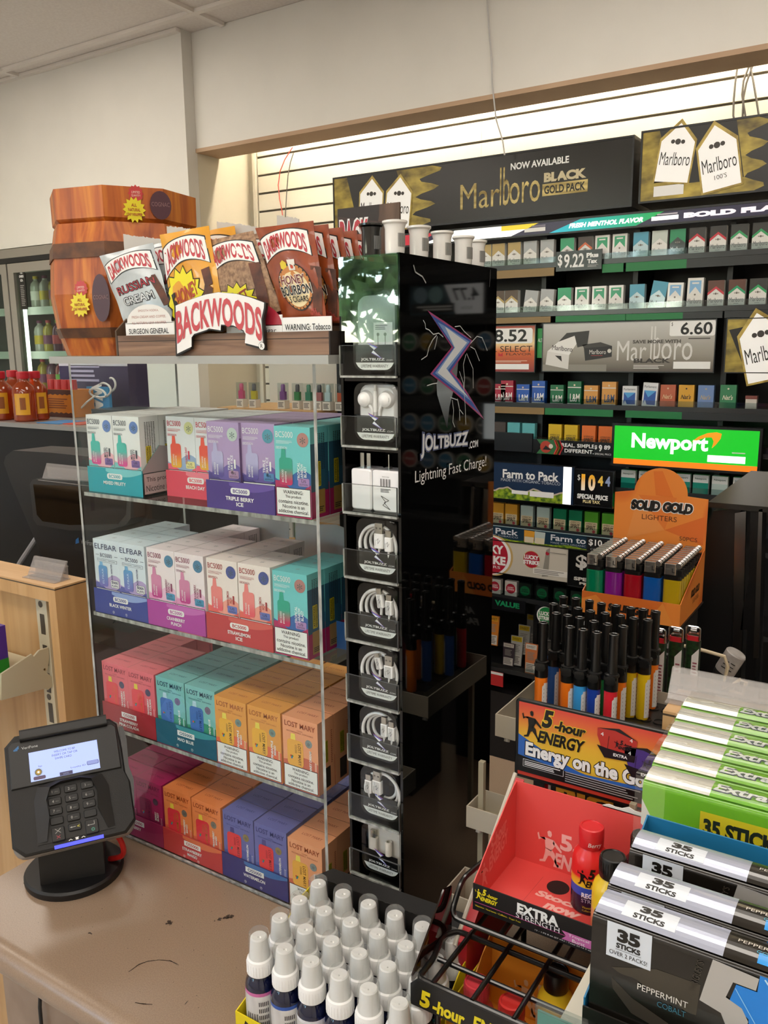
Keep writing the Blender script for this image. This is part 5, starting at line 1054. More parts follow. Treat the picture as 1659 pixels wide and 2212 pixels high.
for r in sorted(byrow):
    for j, i in enumerate(byrow[r]):
        x, y, _ = [p for p in pts if p[2] == i][0]; col = ucol.get(i, pal[(i * 5 + 2) % 6]); t = long_lighter(col)
        lab = '%s long lighter with black nozzle, %s, %s from left' % (cname[col], rowlab[r], ORD[j]); loc = (x, y, .2282)
        if 'fresh' in t.keys(): del t['fresh']; t.location = loc; t['label'] = lab; t.rotation_euler = (0, 0, R(10)); t.scale = (1.25, 1.25, 1)
        else: dup(t, lab, loc)
# torch lighters right of the holder
for k in range(3):
    x, y = .6320 + .0165 * k, .300 + .0140 * k
    if k == 0:
        tl = thing('torch_lighter', 'green black lighter with chrome top and red trigger, nearest beside the long lighters', 'lighter', (x, y, .195), 0, 'dark lighters with white labels right of the long lighters')
        b = MB(); b.rbox(-.0085, -.006, 0, .0085, .006, .100, .005, noisy('green_mesh_print', '#0c140c', '#1c3a1c', 260, .35), ax=2); b.done('body', tl)
        f = MB(); q = Face(f, (-.0085, -.0062, 0), (1, 0, 0), (0, 0, 1)); q.poly([(.0085, .004), (.0165, .008), (.0165, .092), (.0085, .082)], K('#d2cfca', .4), 1); q.lines(.010, .02, .005, .055, 14, K('#8a4a54'), 2); f.done('label', tl, label='white side label')
        b = MB(); b.rbox(-.0075, -.005, .1, .0075, .005, .106, .003, K('#b8242c', .3), ax=2); b.done('trigger', tl, label='red trigger')
        b = MB(); b.tube(fillet([(-.0078, -.006, .102), (-.0078, -.006, .118), (.0078, -.006, .118), (.0078, -.006, .102)], .003), .0011, CHROME, 8); b.lathe([(.0032, -.0035), (.0032, .0035)], CHROME, (0, -.001, .112), 12, u=(0, 0, 1), v=(0, 1, 0)); b.box(-.006, -.004, .106, .006, .004, .1085, CHROME); b.done('hood', tl, label='chrome top')
    else: dup(tl, ['', 'second dark lighter with white label, behind the red triggered one', 'rearmost dark lighter with white label beside the long lighters'][k], (x, y, .195))
bs = thing('lighter_stand', 'black block stand under the dark labelled lighters', 'stand', (.662, .335, 0))
b = MB(); b.box(-.045, -.047, 0, .045, .04, .1945, K('#121110', .5)); b.box(-.043, -.0475, .06, .043, -.047, .19, noisy('black_grid', '#0b0b0b', '#26221e', 150, .5)); b.done('block', bs)
# stand and carton of 50 lighters
ss = thing('carton_stand', 'black stand carrying the orange lighter carton', 'stand', (.563, .49, 0))
b = MB(); b.box(-.060, -.055, .0, .060, .062, .2735, K('#131211', .5)); b.box(-.066, -.066, .2735, .066, .066, .2757, K('#1a1917', .4)); f = Face(b, (-.060, -.055, .0), (1, 0, 0), (0, 0, 1)); f.text('AHH', .105, .245, .03, .011, K('#8a8a88'), 1, shear=.3, bold=.05); f.text('FAST', .10, .228, .035, .011, K('#8a8a88'), 1, shear=.3, bold=.05); b.done('body', ss)
X0, X1, Y0, Y1, Z0 = .4945, .6275, .4195, .5530, .2762
fac = noisy('facet_orange', '#d8702c', '#e88a3a', 9, .38, 0, lo=.48, hi=.52)
lc_ = thing('lighter_carton', 'orange open card carton with round topped header, full of lighters', 'display tray', (X0, Y0, Z0)); w, d = X1 - X0, Y1 - Y0
b = MB(); e = .0012; lip = .031
b.box(0, 0, 0, w, e, lip, fac); b.box(0, e, 0, w, d, e, fac)
for x in (0, w - e): b.prism([(e, e), (d - e, e), (d - e, .078), (d * .92, .076), (.012, .036), (e, lip)], (x, 0, 0), (0, 1, 0), (0, 0, 1), e, fac)
f = Face(b, (0, 0, 0), (1, 0, 0), (0, 0, 1)); f.text('SOLID GOLD', w * .53, .0135, .066, .0115, K('#151210'), 2, shear=.12, bold=.07)
f = Face(b, (w, 0, 0), (0, 1, 0), (0, 0, 1)); f.text('SOLID GOLD', d * .62, .030, .050, .011, K('#151210'), 2, shear=.12, bold=.06); f.text('LIGHTERS', d * .65, .0175, .034, .0065, K('#7a3f1c'), 2)
for P, c in (([(0, 0), (.05, 0), (.02, .028), (0, .02)], '#e88f3c'), ([(.09, 0), (.125, 0), (.11, .03)], '#e89240')): Face(b, (0, 0, 0), (1, 0, 0), (0, 0, 1)).poly([(x, z) for x, z in P], K(c, .4), 1)
b.done('tray', lc_)
b = MB(); sh_ = .150; cx = w * .50; rr0 = .038
arc = [(cx + rr0 * math.cos(R(8 * k)), sh_ + .002 + rr0 * math.sin(R(8 * k)) * 1.0) for k in range(0, 23)]
b.prism([(0, e), (w, e), (w, sh_)] + arc + [(0, sh_)], (0, d, 0), (1, 0, 0), (0, 0, 1), -e * -1 if False else e, fac)
f = Face(b, (0, d - e - .0001, 0), (1, 0, 0), (0, 0, 1), .00015)
for P, c in (([(.02, .082), (.075, .10), (.035, .149)], '#e8924a'), ([(.075, .10), (.13, .083), (.13, .125)], '#dd6f2c'), ([(.06, .15), (.085, .149), (.068, .186), (.055, .185)], '#e0762e'), ([(.075, .10), (.035, .149), (.09, .149)], '#e27c34')): f.poly(P, K(c, .4), 2)
f.text('SOLID GOLD', w * .52, .134, .090, .0175, WHT, 3, bold=.16, shear=.1); f.text('SOLID GOLD', w * .52, .134, .088, .0155, K('#151210'), 4, bold=.07, shear=.1); f.text('LIGHTERS', w * .50, .117, .050, .0075, K('#5f2f16'), 4); f.text('50PCS', w * .82, .090, .025, .0060, K('#5f2f16'), 4)
b.done('header', lc_, label='orange header with black lettering')
cl5 = [('#0c9a6a', 'green'), ('#a024a8', 'purple'), ('#c4182c', 'red'), ('#1668c8', 'blue'), ('#d8b81c', 'yellow')]
steel = K('#c4c0bb', .2, .9)
for c in range(5):
    hexc, nm = cl5[c]; bm = clear('lighter_' + nm, hexc, .05, 1.0, .02, .62, hexc); bx = .0143 + .0262 * c
    t = thing('pocket_lighter', '%s pocket lighter, front of its row in the orange carton' % nm, 'lighter', (X0 + bx, Y0 + .0095, Z0 + .0016), 0, 'pocket lighters in the orange carton')
    b = MB(); b.rbox(-.0118, -.0052, 0, .0118, .0052, .060, .0050, bm, ax=2, c=.0008); b.rbox(-.0075, -.0040, .002, .006, .0040, .036, .0035, K(hexc, .25), ax=2); b.done('body', t)
    b = MB(); b.rbox(-.0114, -.0052, .0602, .0114, .0052, .0655, .0045, K('#101010', .3), ax=2); b.done('collar', t)
    b = MB(); b.rbox(-.0112, -.0042, .0658, .0045, .0042, .0815, .002, steel, ax=2, c=.0008); f = Face(b, (-.0112, -.0044, .0658), (1, 0, 0), (0, 0, 1)); f.rect(.0105, .004, .0012, .006, K('#1a1a1a'), 1); f.rect(.0105, .004, .0035, .0010, K('#1a1a1a'), 1); f.text('START', .0048, .0085, .007, .0018, K('#6a6763'), 1); b.done('hood', t, label='steel wind guard')
    b = MB()
    for yy in (-.0038, .0012): b.lathe([(.0036, yy), (.0042, yy + .0004), (.0042, yy + .0022), (.0036, yy + .0026)], steel, (.0072, 0, .0795), 14, u=(0, 0, 1), v=(1, 0, 0))
    b.done('spark_wheel', t, label='steel spark wheel')
    b = MB(); b.rbox(.0050, -.0034, .0658, .0122, .0034, .0735, .0018, K('#101010', .3), ax=2); b.done('button', t)
    for r in range(1, 10): dup(t, '%s pocket lighter, %s from the front of its row in the orange carton' % (nm, ORD[r]), (X0 + bx, Y0 + .0095 + .0122 * r, Z0 + .0016))

# =====================================================================
# GONDOLAS LEFT AND RIGHT OF THE COUNTER, GUM RACK
# =====================================================================
maple = wood('maple', '#b98f5c', '#c69c68', '#cfa775', 2.2, 2, .45); mtop = wood('maple_top', '#c09766', '#cba273', '#d4ae80', 2.2, 0, .4)
def gondola(name, label, x0, x1, y0, y1, zt, upx, zb=ZF):
    t = thing(name, label, 'shelf unit', (0, 0, 0))
    b = MB(); b.box(x0, y0, zt - .0015, x1, y1, zt + .0015, mtop); b.box(x0, y0 - .0002, zt - .003, x1, y0, zt - .001, K('#4a3a2a')); b.box(x0 - .0001, y0, zt - .003, x0, y1, zt - .001, K('#4a3a2a')); b.box(x1, y0, zt - .003, x1 + .0001, y1, zt - .001, K('#4a3a2a')); b.done('top_board', t)
    b = MB(); b.box(x0, y0, zt - .0235, x1, y1, zt - .003, maple); b.box(x1 - .018, y0, ZF, x1, y1, zt - .0235, maple); b.box(x0, y0, zb, x0 + .018, y1, zt - .0235, maple); b.done('frame', t)
    b = MB(); b.box(x0 + .018, y0 + .020, zb, x1 - .018, y1 - .006, zt - .0235, maple)
    if zb > ZF: b.box(.7425, y0 + .02, ZF, x1 - .018, y1 - .006, zb, maple)
    b.done('back_panel', t)
    return t
gl = gondola('candy_gondola', 'maple shelf unit with slotted upright at left of the counter', -1.9, -.222, .095, .155, .285, -.25)
gr = gondola('candy_gondola', 'maple shelf unit behind the wrapped green gum', .681, 1.9, .127, .19, .285, .7, .0005)
ua = at(80, 1295, Y=.113).x; ub = at(103, 1300, Y=.113).x
b = MB(); b.box(ua, .110, ZF, ub, .1145, .2605, K('#c9c0a6', .45))
f = Face(b, (ua, .110, 0), (1, 0, 0), (0, 0, 1), .0004); uw = ub - ua
f.circ(uw * .45, .247, .0055, K('#4a4238'), 1, seg=14); f.circ(uw * .45, .090, .0055, K('#4a4238'), 1, seg=14)
for z in (.197, .145, .098, .046, -.006, -.058): f.rect(uw * .30, z, uw * .42, .034, K('#40382e'), 1)
b.done('slotted_upright', gl, label='cream steel upright with slots')
b = MB(); xb = ub - .006
P = [at(*q, X=xb) for q in ((0, 1455), (66, 1412), (70, 1418), (82, 1404), (102, 1398), (103, 1420), (100, 1445), (98, 1452), (112, 1464), (112, 1480), (100, 1490), (97, 1486), (0, 1512))]
b.prism([(p.y, p.z) for p in P][::-1], (xb, 0, 0), (0, 1, 0), (0, 0, 1), .0035, K('#c4bb9f', .45)); b.lathe([(.0016, 0), (.0016, .0006)], K('#8a7c5a', .3, 1), (xb + .0036, at(93, 1445, X=xb).y, at(93, 1445, X=xb).z), 10, u=(0, 1, 0), v=(0, 0, 1)); b.done('shelf_bracket', gl, label='cream steel shelf bracket')
zs = at(0, 1455, X=xb); b = MB(); b.box(-1.2, -.26, zs.z - .030, xb - .012, .108, zs.z - .012, K('#c9bfa2', .45)); b.box(-1.2, -.262, zs.z - .032, xb - .012, -.26, zs.z + .004, K('#c9bfa2', .45)); b.done('steel_shelf', gl)
q = at(11, 1350, X=-.292); q2 = at(12, 1478, X=-.292)
t = thing('candy_box', 'purple and green candy box at the left edge on the cream shelf', 'box', (-.292, q.y, zs.z - .0115)); b = MB(); hh = q.z - zs.z + .0115
b.box(-.06, -.05, 0, 0, .0, hh, K('#4a2a86', .4)); b.box(-.0602, -.0502, 0, .0002, .0002, hh * .32, K('#2c8a2c', .4)); b.done('body', t)
def strip(name, label, loc, rz, L, H=.034, D=.026):
    t = thing('label_holder', label, 'label holder', loc, rz); m = clear('frosted_strip', '#efeceb', .2, .8, .05, .22, '#d9d4d0')
    b = MB(); b.box(0, -D, 0, L, 0.004, .0012, m); b.prism([(-.016, .0012), (-.013, .0012), (.002, H), (-.001, H)], (0, 0, 0), (0, 1, 0), (0, 0, 1), L, m); b.box(0, -.001, .0012, L, .001, H * .8, m)
    for k in range(3): b.box(0, -.0135 + .0052 * k, .006 + H * .25 * k, L, -.0075 + .0052 * k, .0068 + H * .25 * k, m)
    b.done('channel', t); return t
strip('s', 'clear ribbed label holder on top of the left maple shelf unit', (at(69, 1240, Z=.2868).x + .004, .132, .2868), R(2), .078, .030)
a_ = at(1436, 1507, Z=.2868); strip('s', 'long clear ribbed label holder on top of the right maple shelf unit', (a_.x + .003, .172, .2868), R(0), .096, .030)

cr = thing('gum_rack', 'steel candy rack shelf with label strip carrying the gum packs', 'display rack', (0, 0, 0))
b = MB(); b.box(.742, -.347, .298, 1.25, .085, .3045, BEIGE); b.done('shelf', cr)
b = MB(); b.box(.744, -.06, ZF, .75, .08, .298, BEIGE); b.box(1.244, -.34, ZF, 1.25, .08, .298, BEIGE); b.box(.75, -.345, ZF, 1.244, -.33, .298, BEIGE); b.done('frame', cr)
b = MB(); b.box(.7425, -.3500, .3045, 1.25, -.3475, .3395, clear('label_strip', '#e9eeee', .08, 1, .04)); b.box(.7425, -.3475, .3055, 1.25, -.3465, .335, K('#5fae9f', .5)); b.box(.7425, -.3512, .338, 1.25, -.3465, .3405, clear('label_strip', '#e9eeee', .08, 1, .04)); b.done('label_strip', cr, label='clear label strip with a teal card')
# black gum packs
def foil(f, x, w, m, l=1, n=8):
    for k in range(n): f.rect(x, .0012 + (PD - .0024) * k / n, w, (PD - .0024) / n, m, l)
def lay(f, x, y, w, h, m, l, n=5):
    for k in range(n): f.rect(x, y + h * k / n, w, h / n, m, l)
hump = lambda x, y: .0022 * (1 - ((y - PD / 2) / (PD / 2)) ** 2)
bkp = K('#16130f', .22, coat=.3); sil = K('#b4b9cc', .22, .35, coat=.4); PW, PH, PD = .094, .0775, .0215
def gum5():
    b = MB(); b.rbox(0, 0, 0, PW, PD, PH, .004, bkp, ax=0, seg=4); f = Face(b, (0, 0, 0), (1, 0, 0), (0, 0, 1), .00012); g = Face(b, (0, 0, PH), (1, 0, 0), (0, 1, 0), .00012)
    lw = K('#d3d9e2', .35)
    # foil wraps the rounded top
    g.b = hump; foil(g, .0008, .056, sil); foil(g, .0568, .0368, K('#1a1712', .2, coat=.5)); lay(g, .070, .0035, .0236, .006, K('#2f8fd8', .3), 2)
    lay(g, .012, .004, .024, .011, lw, 2); g.text('35', .024, .0115, .010, .0050, K('#16130f'), 3, bold=.06); g.text('STICKS', .024, .0062, .014, .0030, K('#16130f'), 3, bold=.04)
    g.text('PEPPERMINT', .072, .013, .022, .0022, K('#c9c4bc'), 3); g.text('COBALT', .075, .0095, .012, .0020, K('#3f9ab0'), 3)
    f.rect(.0072, PH - .0185, .0203, .0178, lw, 2); f.text('35', .0172, PH - .0062, .0105, .0066, K('#16130f'), 3, bold=.06); f.text('STICKS', .0172, PH - .0115, .0110, .0027, K('#16130f'), 3, bold=.05); f.rect(.0115, PH - .0137, .0115, .0002, K('#444'), 3); f.text('OVER 2 PACKS!', .0173, PH - .0158, .0172, .0021, K('#16130f'), 3)
    n = 16
    f.poly([(.010, PH - .024)] + [(.010 + .038 * k / n, PH - .024 - .008 * (k / n) - .0008 * math.sin(k)) for k in range(n + 1)] + [(.049, PH - .016), (.03, PH - .0165)], K('#3f392f', .3), 1)
    f.poly([(.010, PH - .029), (.020, PH - .036), (.05, PH - .046), (.05, PH - .05), (.02, PH - .044), (.011, PH - .035)], K('#37312a', .3), 1)
    f.text('PEPPERMINT', .0333, PH - .0285, .0222, .0031, K('#d8d4cc'), 3); f.text('COBALT', .0375, PH - .0335, .0125, .0028, K('#2f6a80'), 3); f.text("WRIGLEY'S", .0470, PH - .0125, .0165, .0030, K('#3c362e'), 3, rot=R(80))
    f.poly([(.0720, PH - .001), (.0935, PH - .001), (.0935, PH - .052), (.064, PH - .046), (.0700, PH - .032), (.0690, PH - .0235), (.0610, PH - .0180), (.0632, PH - .0092), (.0715, PH - .0092)], K('#1f7fd8', .3), 4)
    f.poly([(x, PH - z) for x, z in ((.0533, .0012), (.0718, .0026), (.0709, .0087), (.0619, .0086), (.0595, .017), (.0661, .0195), (.0690, .0247), (.067, .036), (.060, .042), (.049, .043), (.049, .037), (.057, .036), (.0605, .031), (.058, .0255), (.049, .0232))], K('#b9b6b2', .3, .3), 5)
    f.line([(.063, PH - .011), (.078, PH - .034)], .0004, K('#8fc6f0'), 6); f.line([(.074, PH - .002), (.090, PH - .022)], .0007, K('#bfe0f6'), 6); return b
G = 'peppermint gum packs in the front tray'; a0 = at(1280, 1968, Z=.3845); labs = ['front black gum pack with silver top and giant grey five', 'second black gum pack, behind the front one', 'rearmost black gum pack lying low against the blue card']
ys = [0, .0265, .0600]; pr = None
for k in range(3):
    loc = (a0.x - .0008 * k + (.001 if k == 2 else 0), a0.y + ys[k], .3060 if k < 2 else .2985 + .0072)
    if pr is None: pr = gum5().done('gum_pack', None, loc); tag(pr, labs[0], 'gum', G)
    else: dup(pr, labs[k], loc, rot=(R(2) if k == 1 else 0, 0, 0))
yb_ = a0.y + .0985
t = thing('gum_carton', 'black and blue card carton holding the black gum packs', 'display tray', (a0.x - .0022, a0.y - .0022, .3046)); cw, cdp = PW + .006, .1015
blu = K('#1b6f9c', .5); b = MB(); b.box(0, cdp - .001, 0, cw, cdp, .0775, blu); b.box(0, 0, 0, cw, cdp - .001, .0008, blu)
b.prism([(.001, .0), (cdp - .001, 0), (cdp - .001, .0772), (.055, .060), (.040, .042), (.001, .034)], (0, 0, 0), (0, 1, 0), (0, 0, 1), .0008, blu)
b.box(0, 0, .0008, cw, .0008, .030, K('#1a1713', .4)); b.done('tray', t); 
# green gum group
gg = K('#6fb01e', .25, coat=.3)
def gumx():
    b = MB(); b.rbox(0, 0, 0, PW, PD, PH, .004, gg, ax=0, seg=4); f = Face(b, (0, 0, 0), (1, 0, 0), (0, 0, 1), .00012); g = Face(b, (0, 0, PH), (1, 0, 0), (0, 1, 0), .00012); y5 = K('#dcc81c', .35); dk = K('#1c1c10')
    g.b = hump; foil(g, .0008, .036, K('#dedbd2', .24, .3, coat=.4)); foil(g, .0368, .0568, gg); g.text('Extra', .0525, .0105, .0290, .0095, K('#46505a'), 2, shear=.2, bold=.10); g.text('Extra', .0525, .0108, .0280, .0085, K('#dfe4e0', .3), 3, shear=.2, bold=.03); lay(g, .076, .0045, .013, .012, y5, 2); g.text('35', .0825, .0118, .009, .0050, dk, 3, bold=.06); g.text('STICKS', .0825, .0068, .0095, .0022, dk, 3)
    f.poly([(.0, .0), (.037, .0), (.0, .066)], K('#d5cfc4', .3), 1); f.poly([(.0, .0), (.034, .0), (.010, .043), (.0, .050)], K('#c8405a', .3), 2); f.circ(.015, .020, .0035, K('#5a1c2c'), 3, seg=12); f.circ(.0035, .042, .002, K('#f0d8da'), 3, seg=10)
    f.poly([(.030, .0), (.030, .010), (.094, .034), (.094, .0)], K('#b9c98a', .3), 1)
    f.rect(.033, .0375, .0455, .0310, y5, 4); f.text('35 STICKS', .0560, .0595, .0420, .0105, dk, 5, bold=.05); f.text('OVER 2 PACKS!', .0565, .0455, .0390, .0072, dk, 5)
    f.poly([(.083, .07), (.094, .055), (.094, .076)], K('#5a9a1a'), 3); f.circ(.066, .033, .008, K('#c8405a', .3), 3, seg=14)
    f.text("WRIGLEY'S", .049, .0325, .018, .0038, K('#3a4430'), 4, bold=.12); f.text("WRIGLEY'S", .049, .0325, .0175, .0034, WHT, 5, bold=.03)
    f.text('Extra', .062, .012, .060, .026, K('#1c2414'), 4, shear=.2, bold=.16); f.text('Extra', .062, .012, .058, .023, K('#d9d9d2', .3), 5, shear=.2, bold=.04); return b
g0 = at(1389, 1686, Z=.3900); g1 = at(1340 + 680 / 5.2, 1480 + 240 / 5.2, Z=.3900); pr = None; G = 'green gum packs wrapped together'
for k in range(6):
    q = k / 5; loc = (g0.x + (g1.x - g0.x) * q, g0.y + (g1.y - g0.y) * q, .3900 - PH)
    lab = 'green gum pack with silver top, %s in the wrapped group' % ['frontmost', 'second from front', 'third from front', 'fourth from front', 'fifth from front', 'rearmost'][k]
    if pr is None: pr = gumx().done('gum_pack', None, loc); tag(pr, lab, 'gum', G)
    else: dup(pr, lab, loc)
b = MB(); b.box(.746, g0.y - .003, .3048, .86, g0.y + .145, .390 - PH - .0002, K('#c9c2b4', .5)); tag(b.done('riser_board', None), 'pale card riser under the green gum packs', 'riser')
b = MB(); film = clear('shrink_film', '#fbfcfb', .05, 1.5, .05); x0, x1, y0, y1 = g0.x - .004, g0.x + PW + .003, g0.y - .0016, g1.y + PD + .002; z0, z1 = .390 - PH, .3936
nx, ny = 18, 22; rnd = random.Random(9); gr_ = [[(x0 + (x1 - x0) * i / nx, y0 + (y1 - y0) * j / ny, z1 + .0008 * math.cos(2 * math.pi * (j / ny) * 6) + rnd.uniform(-.0004, .0005)) for i in range(nx + 1)] for j in range(ny + 1)]
vs = [p for r in gr_ for p in r]; b.add(vs, [(j * (nx + 1) + i, j * (nx + 1) + i + 1, (j + 1) * (nx + 1) + i + 1, (j + 1) * (nx + 1) + i) for j in range(ny) for i in range(nx)], film)
b.poly([(x0, y0, z0), (x1, y0, z0), (x1, y0, z1), (x0, y0, z1)], film); b.poly([(x0, y1, z0), (x0, y0, z0), (x0, y0, z1), (x0, y1, z1)], film)
tag(b.done('shrink_wrap', None), 'clear crinkled film stretched over the green gum packs', 'wrap')

# =====================================================================
# CLERK SIDE: REGISTER, DARK CABINETS, THINGS BEHIND
# =====================================================================
dk1 = K('#191614', .55); dk2 = K('#1c1917', .5)
b = MB(); b.box(-1.25, .37, ZF, -.10, .80, .0, K('#151413', .5)); tag(b.done('register_cabinet'), 'black cabinet carrying the cash register left of the counter', 'cabinet')
pos = thing('cash_register', 'large black cash register monitor seen from behind, left of the clear case', 'cash register', (0, 0, 0))
def outline(px, Y): return [(p.x, max(p.z, .061)) for p in [at(x, y, Y=Y) for x, y in px]]
sh = [(8, 1000), (12, 985), (28, 973), (110, 978), (200, 987), (330, 1003), (342, 1018), (318, 1120), (290, 1190), (272, 1300), (262, 1600), (140, 1600), (118, 1270), (90, 1200), (60, 1130), (22, 1040)]
b = MB(); b.prism(outline(sh, .47)[::-1], (0, .47, 0), (1, 0, 0), (0, 0, 1), -.10, dk1); f = Face(b, (0, .4698, 0), (1, 0, 0), (0, 0, 1), .0003)
for q in ((47, 1003), (142, 1009)): p = at(*q, Y=.47); f.circ(p.x, p.z, .004, K('#070606'), 1, seg=10)
b.done('monitor_shell', pos)
b = MB(); o2 = [(64, 1046), (70, 1036), (78, 1034), (275, 1046), (284, 1056), (282, 1120), (272, 1134), (230, 1146), (150, 1146), (80, 1134), (72, 1122)]
b.prism(outline(o2, .43)[::-1], (0, .43, 0), (1, 0, 0), (0, 0, 1), -.037, K('#2b2927', .4)); f = Face(b, (0, .4298, 0), (1, 0, 0), (0, 0, 1), .0003)
f.poly(outline([(72, 1046), (275, 1056), (272, 1112), (255, 1132), (150, 1134), (92, 1126), (80, 1112)], .43)[::-1], K('#090909', .08), 1); b.done('customer_display', pos, label='glossy black customer display')
b = MB(); q = at(160, 1165, Y=.455); q2 = at(205, 1196, Y=.455); b.box(q.x, .455, q2.z, q2.x + .12, .469, q.z, dk2); f = Face(b, (q.x, .4548, q2.z), (1, 0, 0), (0, 0, 1)); f.text('VeriFone', .045, .022, .045, .011, K('#a9a9ab'), 1); f.poly([(.004, .014), (.016, .018), (.016, .03), (.006, .024)], K('#2c6ea8'), 1); b.done('badge', pos)
b = MB(); b.box(-.86, .48, .001, -.42, .75, .06, dk1); b.done('base', pos)
z_ = at(103, 1037, Y=.45); strip('s', 'clear ribbed label holder on top of the black customer display', (z_.x, .452, z_.z + .003), 0, .20, .034)
b = MB(); P = fillet([(-.83, .50, .23), (-.86, .44, .14), (-.80, .42, .10), (-.70, .41, .085)], .03); b.tube(P, .006, K('#8d8d90', .4), 8); tag(b.done('receipt_cable'), 'grey cable hanging below the left edge of the register', 'cable')
# dark cabinet with rim, bottles on it
CT = at(0, 912, Y=.8).z; cx1 = at(268, 918, Y=.8).x
cab = thing('back_cabinet', 'black cabinet with a pale metal rim under the red capped bottles', 'cabinet', (0, 0, 0))
b = MB(); b.box(-2.3, .805, ZF, cx1 - .01, 1.25, CT - .012, K('#0f0e0d', .75)); b.done('body', cab)
b = MB(); b.box(-2.3, .80, CT - .012, cx1, 1.25, CT, K('#8f8b86', .3)); b.done('rim', cab)
amber = clear('amber_liquor', '#c8601c', .05, 1, .03, .45, '#b84a12')
G = 'red capped bottles on the dark cabinet'; tb = None
for i, (px, yy) in enumerate(((2, .86), (30, .96), (52, .86), (77, .905))):
    x = at(px, 850, Y=yy).x; lab = ['red capped amber bottle cut by the left photo edge', 'red capped amber bottle second from left on the dark cabinet', 'red capped amber bottle third from left on the dark cabinet', 'red capped amber bottle with label turned right, rightmost of four'][i]
    if tb is None:
        tb = thing('liquor_bottle', lab, 'bottle', (x, yy, CT + .0004), 0, G); r = .034
        b = MB(); b.lathe([(r * .9, 0), (r, .004), (r, .088), (r * .85, .102), (r * .5, .114), (.0145, .118), (.0145, .126)], amber, seg=28); b.done('body', tb)
        b = MB(); b.lathe([(.0165, .124), (.017, .126), (.017, .143), (.015, .145)], K('#b8202c', .4), seg=24); b.done('cap', tb, label='red cap')
        b = MB()
        class CylB(Face):
            def P(s_, x, y, l): q = .0342 + .0004 * l; return Vector((q * math.cos(x), q * math.sin(x), y))
        f = CylB(b, (0, 0, 0), (1, 0, 0), (0, 0, 1)); n = 8
        for k in range(n): a, c = R(-75 + 9 * k), R(-75 + 9 * (k + 1)); f.poly([(a, .020), (c, .020), (c, .082), (a, .082)], K('#d89a1c', .45), 1)
        for k in range(3, 6): a, c = R(-75 + 9 * k), R(-75 + 9 * (k + 1)); f.poly([(a, .035), (c, .035), (c, .07), (a, .07)], K('#8a4a1a', .45), 2)
        b.done('label', tb, label='yellow orange label')
    else: dup(tb, lab, (x, yy, CT + .0004), R((0, 20, -10, 25)[i]))
a, c = at(97, 885, Y=1.0), at(155, 850, Y=1.0)
cp = thing('mini_bottle_pack', 'small orange carton of red capped mini bottles right of the amber bottles', 'bottle pack', (a.x, 1.0, CT + .0004)); w, h = c.x - a.x, .085
b = MB(); b.box(0, 0, 0, w, .08, h, K('#c8781c', .5)); f = Face(b, (0, 0, 0), (1, 0, 0), (0, 0, 1)); f.poly([(0, h)] + [(w * k / 12, h * (.80 + .04 * (k % 2))) for k in range(13)] + [(w, h)], K('#4a2010'), 1); f.poly([(0, 0)] + [(w * k / 12, h * (.14 + .04 * (k % 2))) for k in range(13)] + [(w, 0)][::-1], K('#4a2010'), 1); f.lines(w * .15, h * .3, w * .7, h * .4, 5, K('#7a3a12'), 2); b.done('carton', cp)
for k in range(4):
    b = MB(); x = w * (.14 + .24 * k); b.lathe([(.014, h), (.014, h + .012), (.013, h + .03)], K('#b83a3a', .4), (x, .02, 0), 14); b.done('cap', cp)
a = at(150, 885, Y=1.02); c = at(180, 838, Y=1.02); b = MB(); b.box(a.x, 1.09, CT + .001, c.x + .03, 1.1, c.z, K('#2f8fc8', .5)); f = Face(b, (a.x, 1.09, CT), (1, 0, 0), (0, 0, 1), .0004); f.text('WA', .05, .06, .09, .05, WHT, 1, rot=R(-90), bold=.06); tag(b.done('blue_banner'), 'blue box with white letters standing beside the orange carton', 'box')
b = MB(); a = at(110, 899, Y=.88); b.box(a.x, .83, CT + .0003, a.x + .10, .93, CT + .002, K('#2f7fb8', .4)); tag(b.done('leaflet'), 'blue leaflet lying on the dark cabinet beside the amber bottles', 'leaflet')
b = MB(); b.box(a.x + .105, .84, CT + .0003, a.x + .18, .93, CT + .002, K('#c8442c', .4)); tag(b.done('leaflet'), 'red leaflet lying on the dark cabinet right of the blue one', 'leaflet')
# purple boxes and a clear box of cable behind the case
a = at(140, 812, Y=1.18); c = at(186, 777, Y=1.18)
b = MB(); b.box(a.x, 1.16, CT + .001, a.x + .34, 1.24, c.z, K('#2c1f4a', .45)); f = Face(b, (a.x, 1.16, CT), (1, 0, 0), (0, 0, 1), .0004); f.lines(.05, .10, .16, .06, 4, K('#b9b0d0'), 1); f.rect(0, c.z - CT - .02, .34, .018, K('#d0ccd8'), 1); tag(b.done('purple_box'), 'dark purple printed box on the dark cabinet behind the case', 'box')
b = MB(); q = at(215, 855, Y=1.05); P = [(q.x + .05 * math.cos(R(24 * k)) * (1 - k / 60) - .02, 1.05 + .002 * k, q.z + .018 * math.sin(R(24 * k)) + .001 * k) for k in range(36)]; b.tube(P, .0035, K('#cfccc8', .5), 6); b.tube([(q.x - .09, 1.02, CT + .005), (q.x - .05, 1.04, q.z - .02), (q.x - .02, 1.05, q.z)], .003, K('#cfccc8', .5), 6); tag(b.done('coiled_cable'), 'white coiled cable seen through the left of the clear case', 'cable')
b = MB(); a = at(196, 872, Y=1.0); b.box(a.x, 1.0, CT + .001, a.x + .22, 1.14, CT + .03, K('#3a4448', .3)); tag(b.done('grey_tray'), 'grey tray holding the coiled white cable', 'tray')

